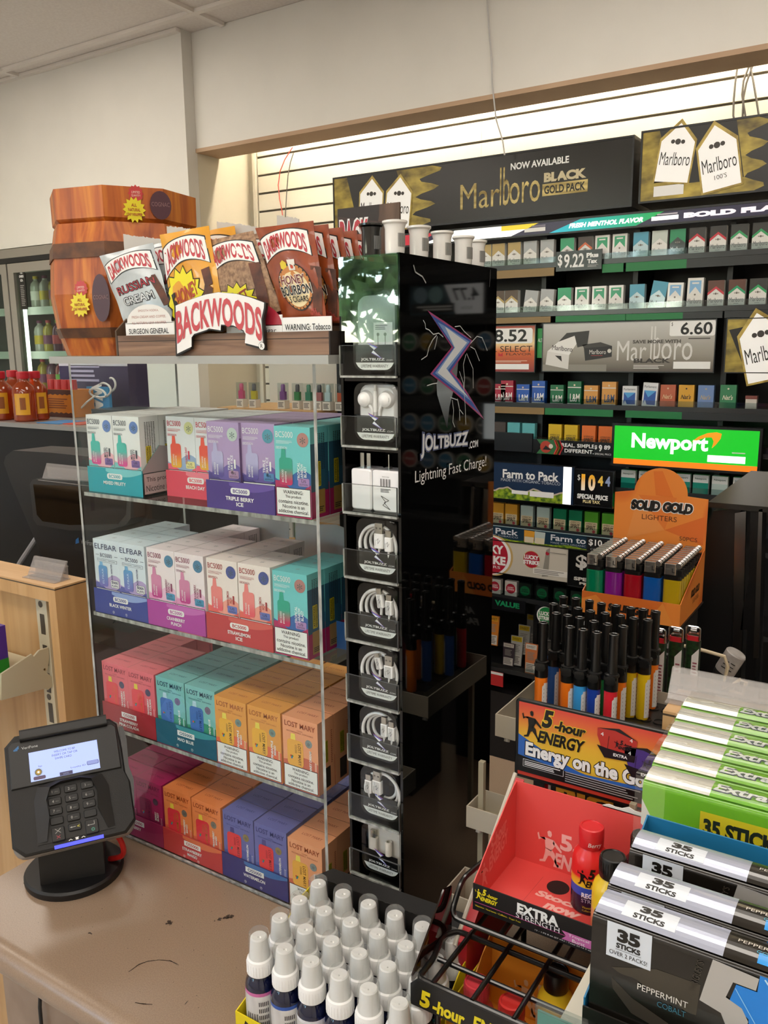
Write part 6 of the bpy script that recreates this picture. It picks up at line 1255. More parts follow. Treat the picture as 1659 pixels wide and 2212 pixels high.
# =====================================================================
# COOLER
# =====================================================================
cyl = thing('drinks_cooler', 'glass door drinks cooler in the back left wall with steel frames and lit bottle shelves', 'cooler', (0, 0, 0))
alu = K('#b5b0a8', .3, .75); YC = 2.0
b = MB(); b.box(-4.38, 2.005, 1.10, -2.256, 2.05, 1.144, alu); b.box(-4.38, 2.0, 1.075, -2.256, 2.05, 1.10, K('#161616')); b.box(-2.30, 2.004, ZF, -2.256, 2.05, 1.075, alu); b.done('frame', cyl)
b = MB(); b.box(-4.38, 2.62, ZF, -2.256, 2.66, 1.14, K('#39433c', .6)); b.box(-2.29, 2.065, ZF, -2.256, 2.62, 1.14, K('#4a524c', .6)); b.box(-4.38, 2.065, 1.144, -2.256, 2.66, 1.17, K('#39433c', .6)); b.done('cabinet', cyl)
xm = at(22, 600, Y=YC).x; doors = [(xm + .006, -2.302), (xm - .80, xm - .006)]
for i, (a, c) in enumerate(doors):
    d = MB(); e = .045
    d.box(a, 1.985, -.86, a + e, 2.02, 1.07, alu); d.box(c - e, 1.985, -.86, c, 2.02, 1.07, alu); d.box(a + e, 1.985, 1.025, c - e, 2.02, 1.07, alu); d.box(a + e, 1.985, -.86, c - e, 2.02, -.80, alu); dr = d.done('door', cyl)
    g = MB(); g.box(a + e, 2.0, -.80, c - e, 2.006, 1.025, clear('cooler_glass', '#dfeae4', .02, 1.1)); g.done('pane', dr)
    if i == 0:
        k_ = MB(); p0, p1 = at(38, 584, Y=1.998), at(60, 668, Y=1.998); k_.box(p0.x, 1.9975, p1.z, p1.x, 1.9995, p0.z, K('#17130f', .5)); f = Face(k_, (p0.x, 1.9975, p1.z), (1, 0, 0), (0, 0, 1), .0004); W_, H_ = p1.x - p0.x, p0.z - p1.z
        f.text('WE', W_ * .5, H_ * .93, W_ * .4, H_ * .06, WHT, 1, bold=.05); f.text('CHECK', W_ * .5, H_ * .84, W_ * .7, H_ * .06, WHT, 1, bold=.05); f.text('I.D.', W_ * .5, H_ * .74, W_ * .4, H_ * .06, WHT, 1, bold=.05); f.lines(W_ * .2, H_ * .08, W_ * .6, H_ * .55, 12, K('#8d8a86'), 1); k_.done('door_sticker', dr, label='black sticker with white words')
    h_ = MB(); h_.tube(fillet([(c - .022, 1.984, .12), (c - .022, 1.955, .14), (c - .022, 1.955, .46), (c - .022, 1.984, .48)], .02), .009, K('#2a2a2a', .4), 8); h_.done('handle', dr)
zsh = [at(130, 662, Y=2.12).z, at(130, 760, Y=2.12).z, at(130, 845, Y=2.12).z]; zsh.append(2 * zsh[2] - zsh[1]); zsh.insert(0, zsh[0] + .36)
for z in zsh:
    b = MB(); b.box(-4.3, 2.12, z - .006, -2.31, 2.6, z, K('#c9ccc8', .4)); b.box(-4.3, 2.112, z - .035, -2.31, 2.12, z + .004, K('#dedfd8', .4)); b.done('shelf', cyl)
for x in (-2.34, xm, xm - .8):
    b = MB(); b.box(x - .012, 2.055, -.8, x + .012, 2.07, 1.02, K('#f2f4e6', .5, 0, COOL_L)); b.done('light_tube', cyl)
cols = ['#d9dccb', '#7fae3a', '#d8b83a', '#d8682c', '#c22c3c', '#e8e4da', '#3a7ca8', '#7a2c5a']; nmc = ['pale', 'green', 'yellow', 'orange', 'red', 'white', 'blue', 'purple']; CBt = {}
G = 'drink bottles in the cooler'
for si, z in enumerate(zsh[:4]):
    for k in range(10):
        x = -2.42 - .075 * k; ci = (k * 3 + si * 5) % 8
        lab = '%s drink bottle, %s from right, %s cooler shelf' % (nmc[ci], ORD[k], ['topmost', 'second', 'third', 'fourth'][si])
        if ci not in CBt:
            t = thing('drink_bottle', lab, 'bottle', (x, 2.17, z + .0005), 0, G); b = MB(); b.lathe([(.03, 0), (.031, .004), (.031, .105), (.026, .125), (.012, .140), (.012, .150)], clear('drink_' + nmc[ci], cols[ci], .06, 1, .03, .6, cols[ci]), seg=16); b.done('body', t)
            b = MB(); b.lathe([(.014, .148), (.014, .162)], K(cols[(ci + 2) % 8], .4), seg=14); b.done('cap', t); b = MB(); b.lathe([(.0316, .04), (.0316, .085)], K(cols[(ci + 5) % 8], .4), seg=16, caps=False); b.done('label', t); CBt[ci] = t
        else: dup(CBt[ci], lab, (x, 2.17, z + .0005))

# =====================================================================
# TOBACCO WALL
# =====================================================================
YR = 2.1
def X_(px, py=800, Y=YR): return at(px, py, Y=Y).x
def Z_(py, px, Y=YR): return at(px, py, Y=Y).z
trk = thing('tobacco_rack', 'black wall rack of cigarette shelves with coloured price rails', 'shelf rack', (0, 0, 0))
RX0, RX1 = -1.12, 2.3
b = MB(); b.box(RX0, 2.335, -.93, RX1, 2.350, 1.06, K('#0d0d0e', .5)); b.done('back_panel', trk)
SHZ = [(.912, 'row1'), (.752, 'row2'), (.441, 'row3'), (.305, 'as1'), (.166, 'newp'), (-.003, 'as2'), (-.275, 'ls'), (-.565, 'cig')]
for z, n in SHZ:
    b = MB(); b.box(RX0, 2.104, z - .010, RX1, 2.335, z - .001, K('#131315', .4)); b.box(RX0, 2.100, z - .012, RX1, 2.104, z + .004, K('#2a2b2d', .25)); b.done('shelf', trk)
    b = MB(); b.box(RX0 + .01, 2.101, z + .004, RX1, 2.1025, z + .022, clear('pack_guard', '#e6ecec', .05, 1, .02)); b.done('shelf_guard', trk)
for x in (-1.12, -.27, .045, .335, .9, 1.5, 2.28):
    b = MB(); b.box(x - .008, 2.145 if x not in (-1.12, 2.28) else 2.105, -.93, x + .008, 2.334, 1.05, K('#121213', .4)); b.done('upright', trk)
tan, grn, drk = K('#8a6f42', .4), K('#12733a', .4), K('#1d1e20', .35)
def rail(z0, z1, segs):
    for a, c, m in segs: b = MB(); b.box(a, 2.096, z0, c, 2.0995, z1, m); b.done('price_rail', trk)
xA, xB, xC, xD = X_(1195, 590), X_(1350, 580), X_(1484, 560), .42
rail(.872, .899, [(-1.1, -.215, tan), (-.05, xB - .004, grn), (xB + .004, X_(1484, 565), grn), (X_(1484, 565), .6, drk), (.61, 2.28, drk)])
rail(.719, .739, [(-1.1, X_(1190, 690), tan), (X_(1201, 690), X_(1352, 680), grn), (X_(1353, 680), X_(1476, 675), grn), (X_(1476, 675), X_(1562, 670), drk), (X_(1566, 670), 2.28, drk)])
rail(.406, .429, [(-1.1, X_(1176, 890), tan), (X_(1178, 890), X_(1325, 890), grn), (X_(1352, 890), X_(1474, 890), grn), (X_(1474, 890), 2.28, drk)])
# ---- cigarette packs
PWD, PHT, PDP = .0475, .0790, .022
PK = {}
def pack(style, h=PHT):
    k = (style, h)
    if k in PK: return PK[k]
    b = MB(); kind, base, top, txt = style[:4]
    b.box(0, 0, 0, PWD, PDP, h, K(base, .35, coat=.3)); f = Face(b, (0, 0, 0), (1, 0, 0), (0, 0, 1), .0003); w = PWD
    if kind == 'M':        # coloured roof over a white body
        f.poly([(0, h), (0, h * .46), (w / 2, h * .70), (w, h * .46), (w, h)], K(top, .3), 1)
        if len(style) > 4: f.poly([(0, h * .54), (0, h * .44), (w / 2, h * .68), (w, h * .44), (w, h * .54), (w / 2, h * .78)], K(style[4], .3), 2)
        f.circ(w / 2, h * .50, w * .07, K('#77716a'), 2, seg=10); f.circ(w * .38, h * .50, w * .045, K('#9a948a'), 2, seg=8); f.circ(w * .62, h * .50, w * .045, K('#9a948a'), 2, seg=8)
        f.text('Marlboro', w / 2, h * .25, w * .84, h * .17, K(txt, .3), 2); f.lines(w * .35, h * .09, w * .3, h * .03, 1, K('#888'), 2)
    elif kind == 'B':      # white with a small coloured window and roof
        f.rect(w * .14, h * .46, w * .72, h * .45, K(top, .3), 1); f.poly([(w * .14, h * .46), (w * .86, h * .46), (w / 2, h * .70)], K(base, .35), 2); f.rect(w * .28, h * .80, w * .44, h * .05, K('#e8e8e4'), 3)
        f.circ(w / 2, h * .44, w * .06, K('#77716a'), 3, seg=10); f.text('Marlboro', w / 2, h * .23, w * .84, h * .17, K(txt, .3), 3)
    elif kind == 'L':
        f.text('L&M', w * .55, h * .30, w * .72, h * .34, K(txt, .3), 2, bold=.02); f.rect(0, h * .72, w, h * .04, K('#d8d4cc', .25), 1); f.circ(w * .5, h * .84, w * .07, K('#d8c8a8'), 2, seg=8); f.rect(0, 0, w, h * .06, K('#c9c6c2'), 1)
    elif kind == 'P':
        f.text('Parliament', w * .5, h * .84, w * .82, h * .10, K('#4a4a55'), 2); f.rect(w * .1, h * .10, w * .80, h * .58, K('#1f4fa0', .3), 1); f.poly([(w * .1, h * .68), (w * .9, h * .68), (w * .4, h * .40)], K('#4f9fd8', .3), 2); f.poly([(w * .1, h * .10), (w * .34, h * .10), (w * .2, h * .3)], K('#d8dce8', .3), 2)
    elif kind == 'N':
        f.text("Nat's", w * .5, h * .48, w * .62, h * .20, K(txt, .3), 2, shear=.25, bold=.02); f.circ(w * .5, h * .84, w * .06, K(txt, .3), 2, seg=8)
    elif kind == 'A':
        f.rect(w * .04, 0, w * .92, h * .52, K('#c9ba98', .4), 1) if len(style) > 4 else None
        f.text('AMERICAN', w * .5, h * .44, w * .74, h * .09, K(txt), 2); f.text('SPIRIT', w * .5, h * .27, w * .70, h * .20, K(txt), 2, bold=.03); f.circ(w * .72, h * .02 + w * .12, w * .12, K('#b8404a'), 2, seg=10)
    elif kind == 'W':
        f.rect(0, 0, w, h * .60, K(top, .3), 1); f.text('Newport', w * .5, h * .80, w * .74, h * .12, K(txt), 2, bold=.02)
    elif kind == 'S':
        f.circ(w / 2, h * .50, w * .40, K(top, .3), 1, seg=20); f.text('LUCKY', w / 2, h * .58, w * .52, h * .10, K(txt), 2, bold=.04); f.text('STRIKE', w / 2, h * .44, w * .58, h * .10, K(txt), 2, bold=.04)
    PK[k] = b; return b
made = {}
def put(style, px, z, Y, lab, grp, h=PHT, tilt=0, lean=0, name='cigarette_pack', pxy=700):
    x = at(px, pxy, Y=Y).x; k = (style, h)
    if k in made: o = dup(made[k], lab, (x, Y, z), rot=(lean, tilt, 0))
    else: o = pack(style, h).done(name, None, (x, Y, z)); o.rotation_euler = (lean, tilt, 0); tag(o, lab, 'cigarettes', grp); made[k] = o
    o['group'] = grp; return o
WHTP = '#e4e2dd'
M_gold = ('M', WHTP, '#b59a5c', '#5a5a5e'); M_grey = ('M', WHTP, '#a9abac', '#6a6a6e'); M_grn = ('M', WHTP, '#1f9a66', '#5a5a5e'); M_org = ('M', WHTP, '#3a2018', '#5a5a5e', '#c85a28')
B_grn = ('B', WHTP, '#2a9a6a', '#6a6a6e'); M_blu = ('M', '#b9d3da', '#4a9ab4', '#5a6a72'); M_wht = ('M', WHTP, '#c3cbc2', '#8a8a8e'); M_bgr = ('M', '#3a4240', '#1f8a5a', '#d8d8d4'); M_bred = ('M', WHTP, '#2c2624', '#5a5a5e', '#c22c3c'); M_bgn = ('M', WHTP, '#2c2a26', '#5a5a5e', '#2a9a5a')
B_blu = ('B', WHTP, '#7fb0d8', '#7a7a7e'); M_blkg = ('M', WHTP, '#4a3018', '#4a4a4e', '#b59a5c'); M_bor = ('M', WHTP, '#5a3020', '#5a5a5e', '#c22c3c'); M_borg = ('M', WHTP, '#5a3020', '#5a5a5e', '#1f9a66')
cn_ = {M_gold: 'gold roofed', M_grey: 'grey roofed', M_grn: 'mint green roofed', M_org: 'dark and orange', B_grn: 'white and green', M_blu: 'pale blue', M_wht: 'pale white', M_bgr: 'black and green', M_bred: 'black and red roofed', M_bgn: 'black and green roofed', B_blu: 'white and blue', M_blkg: 'black and gold roofed', M_bor: 'brown and red roofed', M_borg: 'brown and green roofed'}
s_ = .3731; YP = 2.112
row1 = [(-140, M_gold), (-70, M_gold), (-20 + 5, M_gold), (62, M_gold), (152, M_gold), (243, M_grey), (340, M_grey), (455, M_grn), (558, M_org), (655, B_grn), (755, B_grn), (875, M_blu), (982, M_wht), (1085, M_bgr), (1195, M_bred), (1315, M_bred), (1435, M_bgn), (1558, M_bgn)]
row2 = [(60, M_blkg, 0), (137, M_blkg, 0), (240, M_grey, 7), (335, M_grey, 4), (440, M_grn, 0), (540, B_grn, 0), (638, B_grn, 0), (735, B_grn, 0), (855, M_blu, 0), (962, M_blu, 10), (1070, B_blu, 2), (1185, B_blu, 1), (1305, M_bor, 0), (1425, M_borg, 0), (1545, M_bgn, 0)]
for i, (x, st_) in enumerate(row1):
    put(st_, 1040 + x * s_, .913, YP, '%s cigarette pack, %s from left on the top pack row' % (cn_[st_], ORD[i]), 'packs on the top row of the tobacco rack', pxy=560)
for i, (x, st_, tl) in enumerate(row2):
    put(st_, 1040 + x * s_, .753, YP, '%s cigarette pack, %s from left on the second pack row' % (cn_[st_], ORD[i]), 'packs on the second row of the tobacco rack', h=.090 if i in (11, 9) else PHT, tilt=R(tl), pxy=660)
L_red = ('L', '#a8203c', '', '#f0e6e4'); L_blu = ('L', '#1f56b0', '', '#f0f0f0'); L_grn = ('L', '#126a3f', '', '#e8e8e0'); L_org = ('L', '#d89a4a', '', '#33486a'); P_ = ('P', '#dfe0e2', '', ''); N_r = ('N', '#b85a38', '', '#d8b48a'); N_y = ('N', '#d8a024', '', '#3a2a10'); N_b = ('N', '#6a86b8', '', '#b9a88a'); N_g = ('N', '#2f7a50', '', '#d8d4c0')
row3 = [(68, L_red, .066, 'crimson'), (112, L_red, PHT, 'tall crimson'), (203, L_blu, .066, 'short blue'), (292, L_blu, PHT, 'tall blue'), (398, L_grn, .066, 'short green'), (498, L_grn, PHT, 'tall green'), (593, L_org, .066, 'short tan'), (696, L_org, PHT, 'tall tan'), (815, P_, .066, 'short white and blue'), (928, P_, PHT, 'tall leaning white and blue'), (1034, N_r, .072, 'rust red'), (1140, N_y, .072, 'mustard yellow'), (1252, N_b, .072, 'dusty blue'), (1380, N_g, .074, 'sea green')]
for i, (x, st_, h, n_) in enumerate(row3):
    put(st_, 1040 + x * s_, .442, YP, '%s cigarette pack, %s from left on the third pack row' % (n_, ORD[i]), 'packs on the third row of the tobacco rack', h=h, tilt=R(3 if i == 9 else 0), pxy=860)
b = MB(); b.box(0, 0, 0, .032, .022, .032, K('#cfc6bc', .4)); b.box(-.001, -.001, .032, .033, .023, .042, K('#7a4038', .4)); o = b.done('cigarette_pack', None, (at(1040 + 1528 * s_, 870, Y=YP).x, YP, .442)); tag(o, 'small white box with red brown lid at right of the third pack row', 'cigarettes')
A_ = lambda c: ('A', c, '', '#3a2c1c'); A2 = lambda c: ('A', c, '', '#3a2c1c', 1)
as1 = [(70, A_('#4a3f3a'), 'dark brown'), (150, A_('#5fb0b4'), 'turquoise'), (236, A_('#5fb0b4'), 'turquoise'), (388, A_('#d8b41c'), 'yellow'), (480, A_('#d8b41c'), 'yellow'), (582, A_('#e07028'), 'orange'), (678, A_('#e07028'), 'orange')]
for i, (x, st_, n_) in enumerate(as1): put(st_, 1040 + x * s_, .306, YP, '%s cigarette pack, %s from left above the dark price strip' % (n_, ORD[i]), 'packs above the dark price strip', h=.066, pxy=930)
W1 = ('W', '#eceeec', '#0f9a86', '#3a5a52')
for i, x in enumerate((808, 910, 1015, 1120, 1225, 1335, 1458, 1580)): put(W1 if i < 5 else ('W', '#f0f2f0', '#c9dcd6', '#3a5a52'), 1040 + x * s_, .167, YP, 'white and teal cigarette pack, %s from left under the lit green sign' % ORD[i], 'packs under the lit green sign', h=.062, pxy=1035)
s4 = .2351
for i, (x, c, n_) in enumerate(((-20, '#c8922c', 'amber'), (95, '#c8922c', 'amber'), (218, '#c8922c', 'amber'), (360, '#a9bdb8', 'grey blue'), (508, '#a9bdb8', 'grey blue'), (660, '#11724e', 'dark green'), (803, '#11724e', 'dark green'), (948, '#4f9a2a', 'bright green'), (1108, '#4f9a2a', 'bright green'))):
    put(A2(c), 1040 + x * s4, -.002, YP, '%s cigarette pack, %s from left on the row above the blue strip' % (n_, ORD[i]), 'packs above the blue strip', h=.076, pxy=1115)
LS = ('S', '#dcd8d0', '#b8283c', '#f0e8e4'); LG = ('S', '#16211c', '#14643c', '#0d1a14')
for i, (x, st_, n_) in enumerate(((70, LS, 'white'), (215, LS, 'white'), (345, LG, 'black and green'), (500, LG, 'black and green'), (665, LG, 'black and green'), (820, LG, 'black and green'))):
    put(st_, 1040 + x * s4, -.2745, YP + .004, '%s round emblem cigarette pack, %s from left above the black value strip' % (n_, ORD[i]), 'packs above the black value strip', h=.056, pxy=1270)
# cigarillo pouches low on the rack
for i, (x, z_, c, c2, n_) in enumerate(((80, -.480, '#c87a2c', '#e0a02c', 'orange'), (205, -.560, '#3a3038', '#c9c2b8', 'dark'), (255, -.560, '#b9b8b2', '#c2a81c', 'silver and yellow'), (300, -.520, '#a9a8a0', '#b89c1c', 'second silver and yellow'), (355, -.480, '#8a8a84', '#a88c1c', 'rear silver and yellow'), (430, -.563, '#c8784a', '#d8d4cc', 'rust and white'))):
    b = MB(); h = .115 if i != 1 else .09
    b.prism([(0, 0), (.042, 0), (.046, h), (-.003, h)], (0, 0, 0), (1, 0, 0), (0, 0, 1), -.006, K(c, .35, coat=.2)); f = Face(b, (0, 0, 0), (1, 0, 0), (0, 0, 1), .0005); f.rect(0, h * .82, .042, h * .16, K(c2, .4), 1); f.text('SWEET', .021, h * .9, .034, h * .08, K('#2a2410'), 2); f.rect(.002, .004, .038, h * .32, K('#cfcac2'), 1); f.lines(.004, .008, .033, h * .26, 5, K('#6a6660'), 2); f.lines(.006, h * .45, .03, h * .28, 5, K('#8a867e'), 1)
    o = b.done('cigarillo_pouch', None, (at(1040 + x * s4, 1400, Y=2.14).x, 2.112 + .022 * (i % 5), z_)); o.rotation_euler = (R(-4), 0, 0); tag(o, '%s cigarillo pouch low on the tobacco rack' % n_, 'pouch', 'cigarillo pouches low on the rack')
b = MB(); b.box(-1.1, 2.104, -.93, RX1, 2.3, -.66, K('#171315', .5)); b.done('lower_bin', trk)
b = MB(); p = at(1062, 1450, Y=2.09); b.box(-.9, 2.088, -.630, at(1087, 1460, Y=2.09).x, 2.092, -.575, K('#c2282c', .4)); b.box(-.9, 2.0875, -.585, at(1087, 1460, Y=2.09).x, 2.088, -.575, WHT); tag(b.done('red_price_strip'), 'red price strip at the bottom left of the tobacco rack', 'price strip')

# ---- signs
def sign(name, label, x0, z0, x1, z1, Y, draw, frame=None, depth=.012, lit=0, base='#101012', cat='sign', grp=None, rim=.006):
    t = thing(name, label, cat, (x0, Y, z0), 0, grp); w, h = x1 - x0, z1 - z0; b = MB()
    if frame:
        b.box(-rim, 0, -rim, 0, depth, h + rim, K(frame, .3)); b.box(w, 0, -rim, w + rim, depth, h + rim, K(frame, .3)); b.box(0, 0, h, w, depth, h + rim, K(frame, .3)); b.box(0, 0, -rim, w, depth, 0, K(frame, .3)); b.done('frame', t); b = MB()
    b.box(0, .002, 0, w, depth, h, K(base, .25, 0, lit)); f = Face(b, (0, .002, 0), (1, 0, 0), (0, 0, 1), .0004); draw(f, w, h); b.done('panel', t); return t
gold = noisy('gold_lustre', '#4a3c12', '#c9b04a', 12, .3, 3, (1, 1, 2), lo=.3, hi=.7); goldt = noisy('gold_print', '#8a7230', '#d8c27a', 18, .3, 2, (.3, 1, 3))
def mpack(f, cx, cy, s, rot, l, sub=''):
    c, n = math.cos(rot), math.sin(rot); T = lambda x, y: (cx + s * (x * c - y * n), cy + s * (x * n + y * c))
    f.poly([T(*q) for q in ((-.42, -.62), (.46, -.62), (.46, .40), (.02, .86), (-.42, .40))], noisy('gold_trim', '#8a7028', '#cdb45c', 20, .3), l)
    f.poly([T(*q) for q in ((-.38, -.58), (.42, -.58), (.42, .34), (.02, .76), (-.38, .34))], K('#f4f2ee', .3, 0, .25), l + 1)
    for dx, r in ((-.10, .05), (.02, .07), (.14, .05)): p = T(dx, .34); f.circ(p[0], p[1], r * s, K('#3a3430'), l + 2, seg=10)
    p = T(.02, -.05); f.text('Marlboro', p[0], p[1], s * .72, s * .30, K('#26221f'), l + 2, rot=rot)
    if sub: p = T(.02, -.33); f.text(sub, p[0], p[1], s * .26, s * .10, K('#4a4440'), l + 2, rot=rot)
    p = T(.02, -.48); f.text('', 0, 0, 1, 1, WHT, l) if False else None
def d_mar(f, w, h, full=True):
    n = 20
    f.poly([(0, 0), (.40, 0)] + [(.38 + .045 * math.sin(k * 1.1) + .01 * k / 4, h * k / n) for k in range(n + 1)] + [(0, h)], gold, 1)
    f.poly([(.06, h), (.10, h * .25), (.16, 0), (.30, 0), (.31, h * .6), (.28, h)], K('#16130f', .4), 2)
    mpack(f, .165, h * .44, .125, R(-4), 3); mpack(f, .285, h * .38, .130, R(-6), 6, "100'S")
    f.text('Mar', .618, h * .40, .150, h * .42, goldt, 3); f.text('lb', .712, h * .50, .036, h * .62, goldt, 3); f.text('oro', .785, h * .37, .110, h * .34, goldt, 3)
    f.text('NOW AVAILABLE', .835, h * .80, .205, h * .11, WHT, 3, bold=.03); f.text('BLACK', .925, h * .56, .145, h * .15, K('#cdbf9a', .4), 3, bold=.06); f.rect(.848, h * .27, .155, h * .19, goldt, 3); f.text('GOLD PACK', .925, h * .365, .140, h * .13, K('#16130f'), 4, bold=.03)
x0, x1 = X_(722, 384) + .008, .034
sign('lightbox_sign', 'wide black and gold cigarette lightbox sign above the rack, white lettering', x0, 1.074, x1, 1.274, 2.086, lambda f, w, h: d_mar(f, w, h), '#15161a', .2, 0, '#17130f', cat='sign', grp=None)
def d_mar2(f, w, h):
    n = 20; f.poly([(0, 0), (.32, 0)] + [(.33 + .03 * math.sin(k * 1.1), h * k / n) for k in range(n + 1)] + [(0, h)], gold, 1); f.poly([(.05, h), (.08, h * .5), (.10, h * .2), (.30, h * .2), (.27, h)], K('#16130f', .4), 2)
    mpack(f, .098, h * .60, .125, R(-8), 3); mpack(f, .225, h * .46, .135, R(-10) * -1, 6, "100'S"); f.rect(.04, h * .05, .09, h * .15, WHT, 3); f.lines(.04, h * .24, .075, h * .09, 2, K('#d8cfae'), 3)
    f.text('Mar', .49, h * .40, .15, h * .42, goldt, 3); f.text('lb', .585, h * .50, .036, h * .62, goldt, 3); f.text('oro', .66, h * .37, .11, h * .34, goldt, 3)
sign('lightbox_sign', 'black and gold lightbox sign cut by the right photo edge', .066, 1.080, 1.18, 1.281, 2.086, d_mar2, '#15161a', .2, 0, '#17130f')
# thin lit flavour strip
def d_fl(f, w, h):
    Q = lambda px: X_(px, 480) - (RX0 + .02)
    E_ = lambda c, e=.9: K(c, .3, 0, e)
    f.poly([(0, 0), (Q(900), 0), (Q(945), h), (0, h)], E_('#c2283a', .4), 1)
    f.poly([(Q(915), 0), (Q(1105), 0), (Q(1165), h), (Q(985), h)], E_('#fdfdf2', 1.1), 1); f.poly([(Q(1085), h * .55), (Q(1140), h * .55), (Q(1165), h), (Q(1085), h)], E_('#d8c02a', .6), 2)
    f.rect(Q(1135), h * .25, .075, h * .35, WHT, 2); f.rect(Q(1150), h * .66, .05, h * .15, K('#8a8494'), 2)
    f.poly([(Q(1188), 0), (Q(1375), 0), (Q(1435), h), (Q(1255), h)], grad(((0, '#12a8c0'), (1, '#0f9a4a')), 0, Q(1188), Q(1420), .3, .55), 1); f.text('FRESH MENTHOL FLAVOR', Q(1310), h * .48, Q(1392) - Q(1232), h * .42, E_('#ffffff', .6), 3, shear=.3, bold=.05)
    f.rect(Q(1408), h * .28, Q(1466) - Q(1408), h * .34, E_('#ffffff', .6), 2); f.rect(Q(1420), h * .70, Q(1464) - Q(1420), h * .12, K('#c9c4d0'), 2)
    f.text('BOLD FLAVOR', Q(1620), h * .5, .38, h * .45, E_('#e8e4ee', .5), 3, bold=.08)
sign('flavor_strip', 'long lit strip with green, white and violet fields over the top pack row', RX0 + .02, 1.010, RX1 - .02, 1.046, 2.092, d_fl, '#0f0f12', .011, .12, '#2c2644')
def price(f, x, y, h, s, m, l=3, dollar=True, bold=.04):
    f.text(s, x, y, None, h, m, l, bold=bold)
def d_922(f, w, h):
    f.text('$', w * .09, h * .52, w * .10, h * .66, WHT, 2, bold=.02); f.text('9.22', w * .40, h * .50, w * .44, h * .70, WHT, 2, bold=.02); f.text('Plus', w * .80, h * .72, w * .26, h * .24, WHT, 2, bold=.05); f.text('Tax', w * .80, h * .42, w * .22, h * .22, WHT, 2, bold=.05); f.lines(w * .70, h * .12, w * .24, h * .14, 3, K('#aaa'), 2)
sign('price_tag', 'black price tag reading 9.22 plus tax clipped on the top pack row', -.205, .884, -.050, .947, 2.085, d_922, None, .008, 0, '#0e0f14', cat='price tag')
def d_852(f, w, h):
    f.rect(0, 0, w, h, grad(((0, '#8a2a2a'), (.45, '#d8682c'), (.62, '#f0d8a0'), (1, '#a83a30')), 2, 0, h), 1); f.rrect(w * .34, h * .62, w * .63, h * .33, h * .05, WHT, 2); f.text('$', w * .39, h * .88, w * .03, h * .10, K('#222'), 3); f.text('8.52', w * .68, h * .79, w * .44, h * .27, K('#1c1c1c'), 3, bold=.02)
    f.text('SPECIAL SELECT', w * .5, h * .50, w * .94, h * .13, K('#3a2412'), 3); f.text('QUALITY      FLAVOR', w * .52, h * .38, w * .88, h * .06, K('#3a2412'), 3); f.poly([(w * .52, h * .34), (w * .58, h * .34), (w * .58, h * .42), (w * .55, h * .38), (w * .52, h * .42)], K('#c2282c'), 3); f.rect(w * .47, h * .05, w * .46, h * .12, WHT, 3); f.lines(w * .48, h * .2, w * .44, h * .05, 2, K('#e8c8b0'), 3)
sign('price_sign', 'orange cigarette sign with a white 8.52 price card', -.56, .553, -.276, .710, 2.090, d_852, '#111', .01, 0, '#b8502c', rim=.003)
def d_660(f, w, h):
    f.rect(0, 0, w, h, grad(((0, '#5a5048'), (.35, '#9a9488'), (1, '#c9c8c4')), 2, 0, h), 1)
    f.rect(0, 0, w * .40, h * .14, K('#8f8a80'), 2)
    f.poly([(w * .03, h * .42), (w * .17, h * .34), (w * .24, h * .72), (w * .21, h * .80), (w * .14, h * .74)], K('#eeece8', .4), 3); f.poly([(w * .03, h * .42), (w * .17, h * .34), (w * .165, h * .04), (w * .02, h * .14)], K('#dedbd6', .4), 3); f.poly([(w * .10, h * .62), (w * .15, h * .80), (w * .29, h * .84), (w * .28, h * .55), (w * .22, h * .5), (w * .20, h * .74)], K('#2f2b28', .4), 4)
    f.text('Marlboro', w * .125, h * .48, w * .13, h * .10, K('#3a3632'), 5, rot=R(-6)); f.poly([(w * .08, h * .33), (w * .125, h * .20), (w * .12, h * .32)], K('#26221f'), 5)
    f.poly([(w * .26, h * .48), (w * .43, h * .52), (w * .43, h * .30), (w * .27, h * .22)], K('#1f1b1a', .4), 4); f.poly([(w * .26, h * .48), (w * .43, h * .52), (w * .36, h * .60), (w * .25, h * .55)], K('#3a3532', .4), 4); f.text('Marlboro', w * .345, h * .40, w * .10, h * .09, K('#d8d4ce'), 5); f.circ(w * .415, h * .42, w * .012, K('#d8d4ce'), 5, seg=12); f.rect(w * .305, h * .32, w * .07, h * .01, K('#a8383c'), 5)
    f.text('Mar', w * .545, h * .42, w * .17, h * .40, K('#dcdad6', .4), 3); f.text('lb', w * .68, h * .56, w * .055, h * .68, K('#dcdad6', .4), 3); f.text('oro', w * .80, h * .40, w * .17, h * .34, K('#dcdad6', .4), 3)
    f.text('SAVE MORE WITH', w * .685, h * .60, w * .27, h * .07, K('#5a5650'), 4, bold=.04); f.text('BLACK', w * .665, h * .22, w * .21, h * .09, K('#3f3a36'), 4, bold=.04); f.lines(w * .56, h * .05, w * .18, h * .09, 3, K('#d8d4ce'), 4); f.rect(w * .785, h * .06, w * .20, h * .14, WHT, 4)
    f.rrect(w * .755, h * .70, w * .245, h * .29, h * .04, WHT, 4); f.text('$', w * .768, h * .93, w * .008, h * .08, K('#222'), 5); f.text('6.60', w * .90, h * .845, w * .17, h * .24, K('#1c1c1c'), 5, bold=.02); f.lines(w * .86, h * .63, w * .12, h * .04, 1, K('#4a4642'), 4)
sign('price_sign', 'wide grey cigarette sign with a white 6.60 price card', -.245, .556, .314, .714, 2.088, d_660, '#1a1a1c', .01, 0, '#9a948a', rim=.003)
def d_r(f, w, h): f.rect(0, 0, w, h, gold, 1); f.poly([(w * .02, h * .8), (w * .3, h * .9), (w * .6, h * .15), (w * .2, h * .1)], K('#1c1712', .4), 2); mpack(f, .105, h * .40, .150, R(-14) * -1, 3)
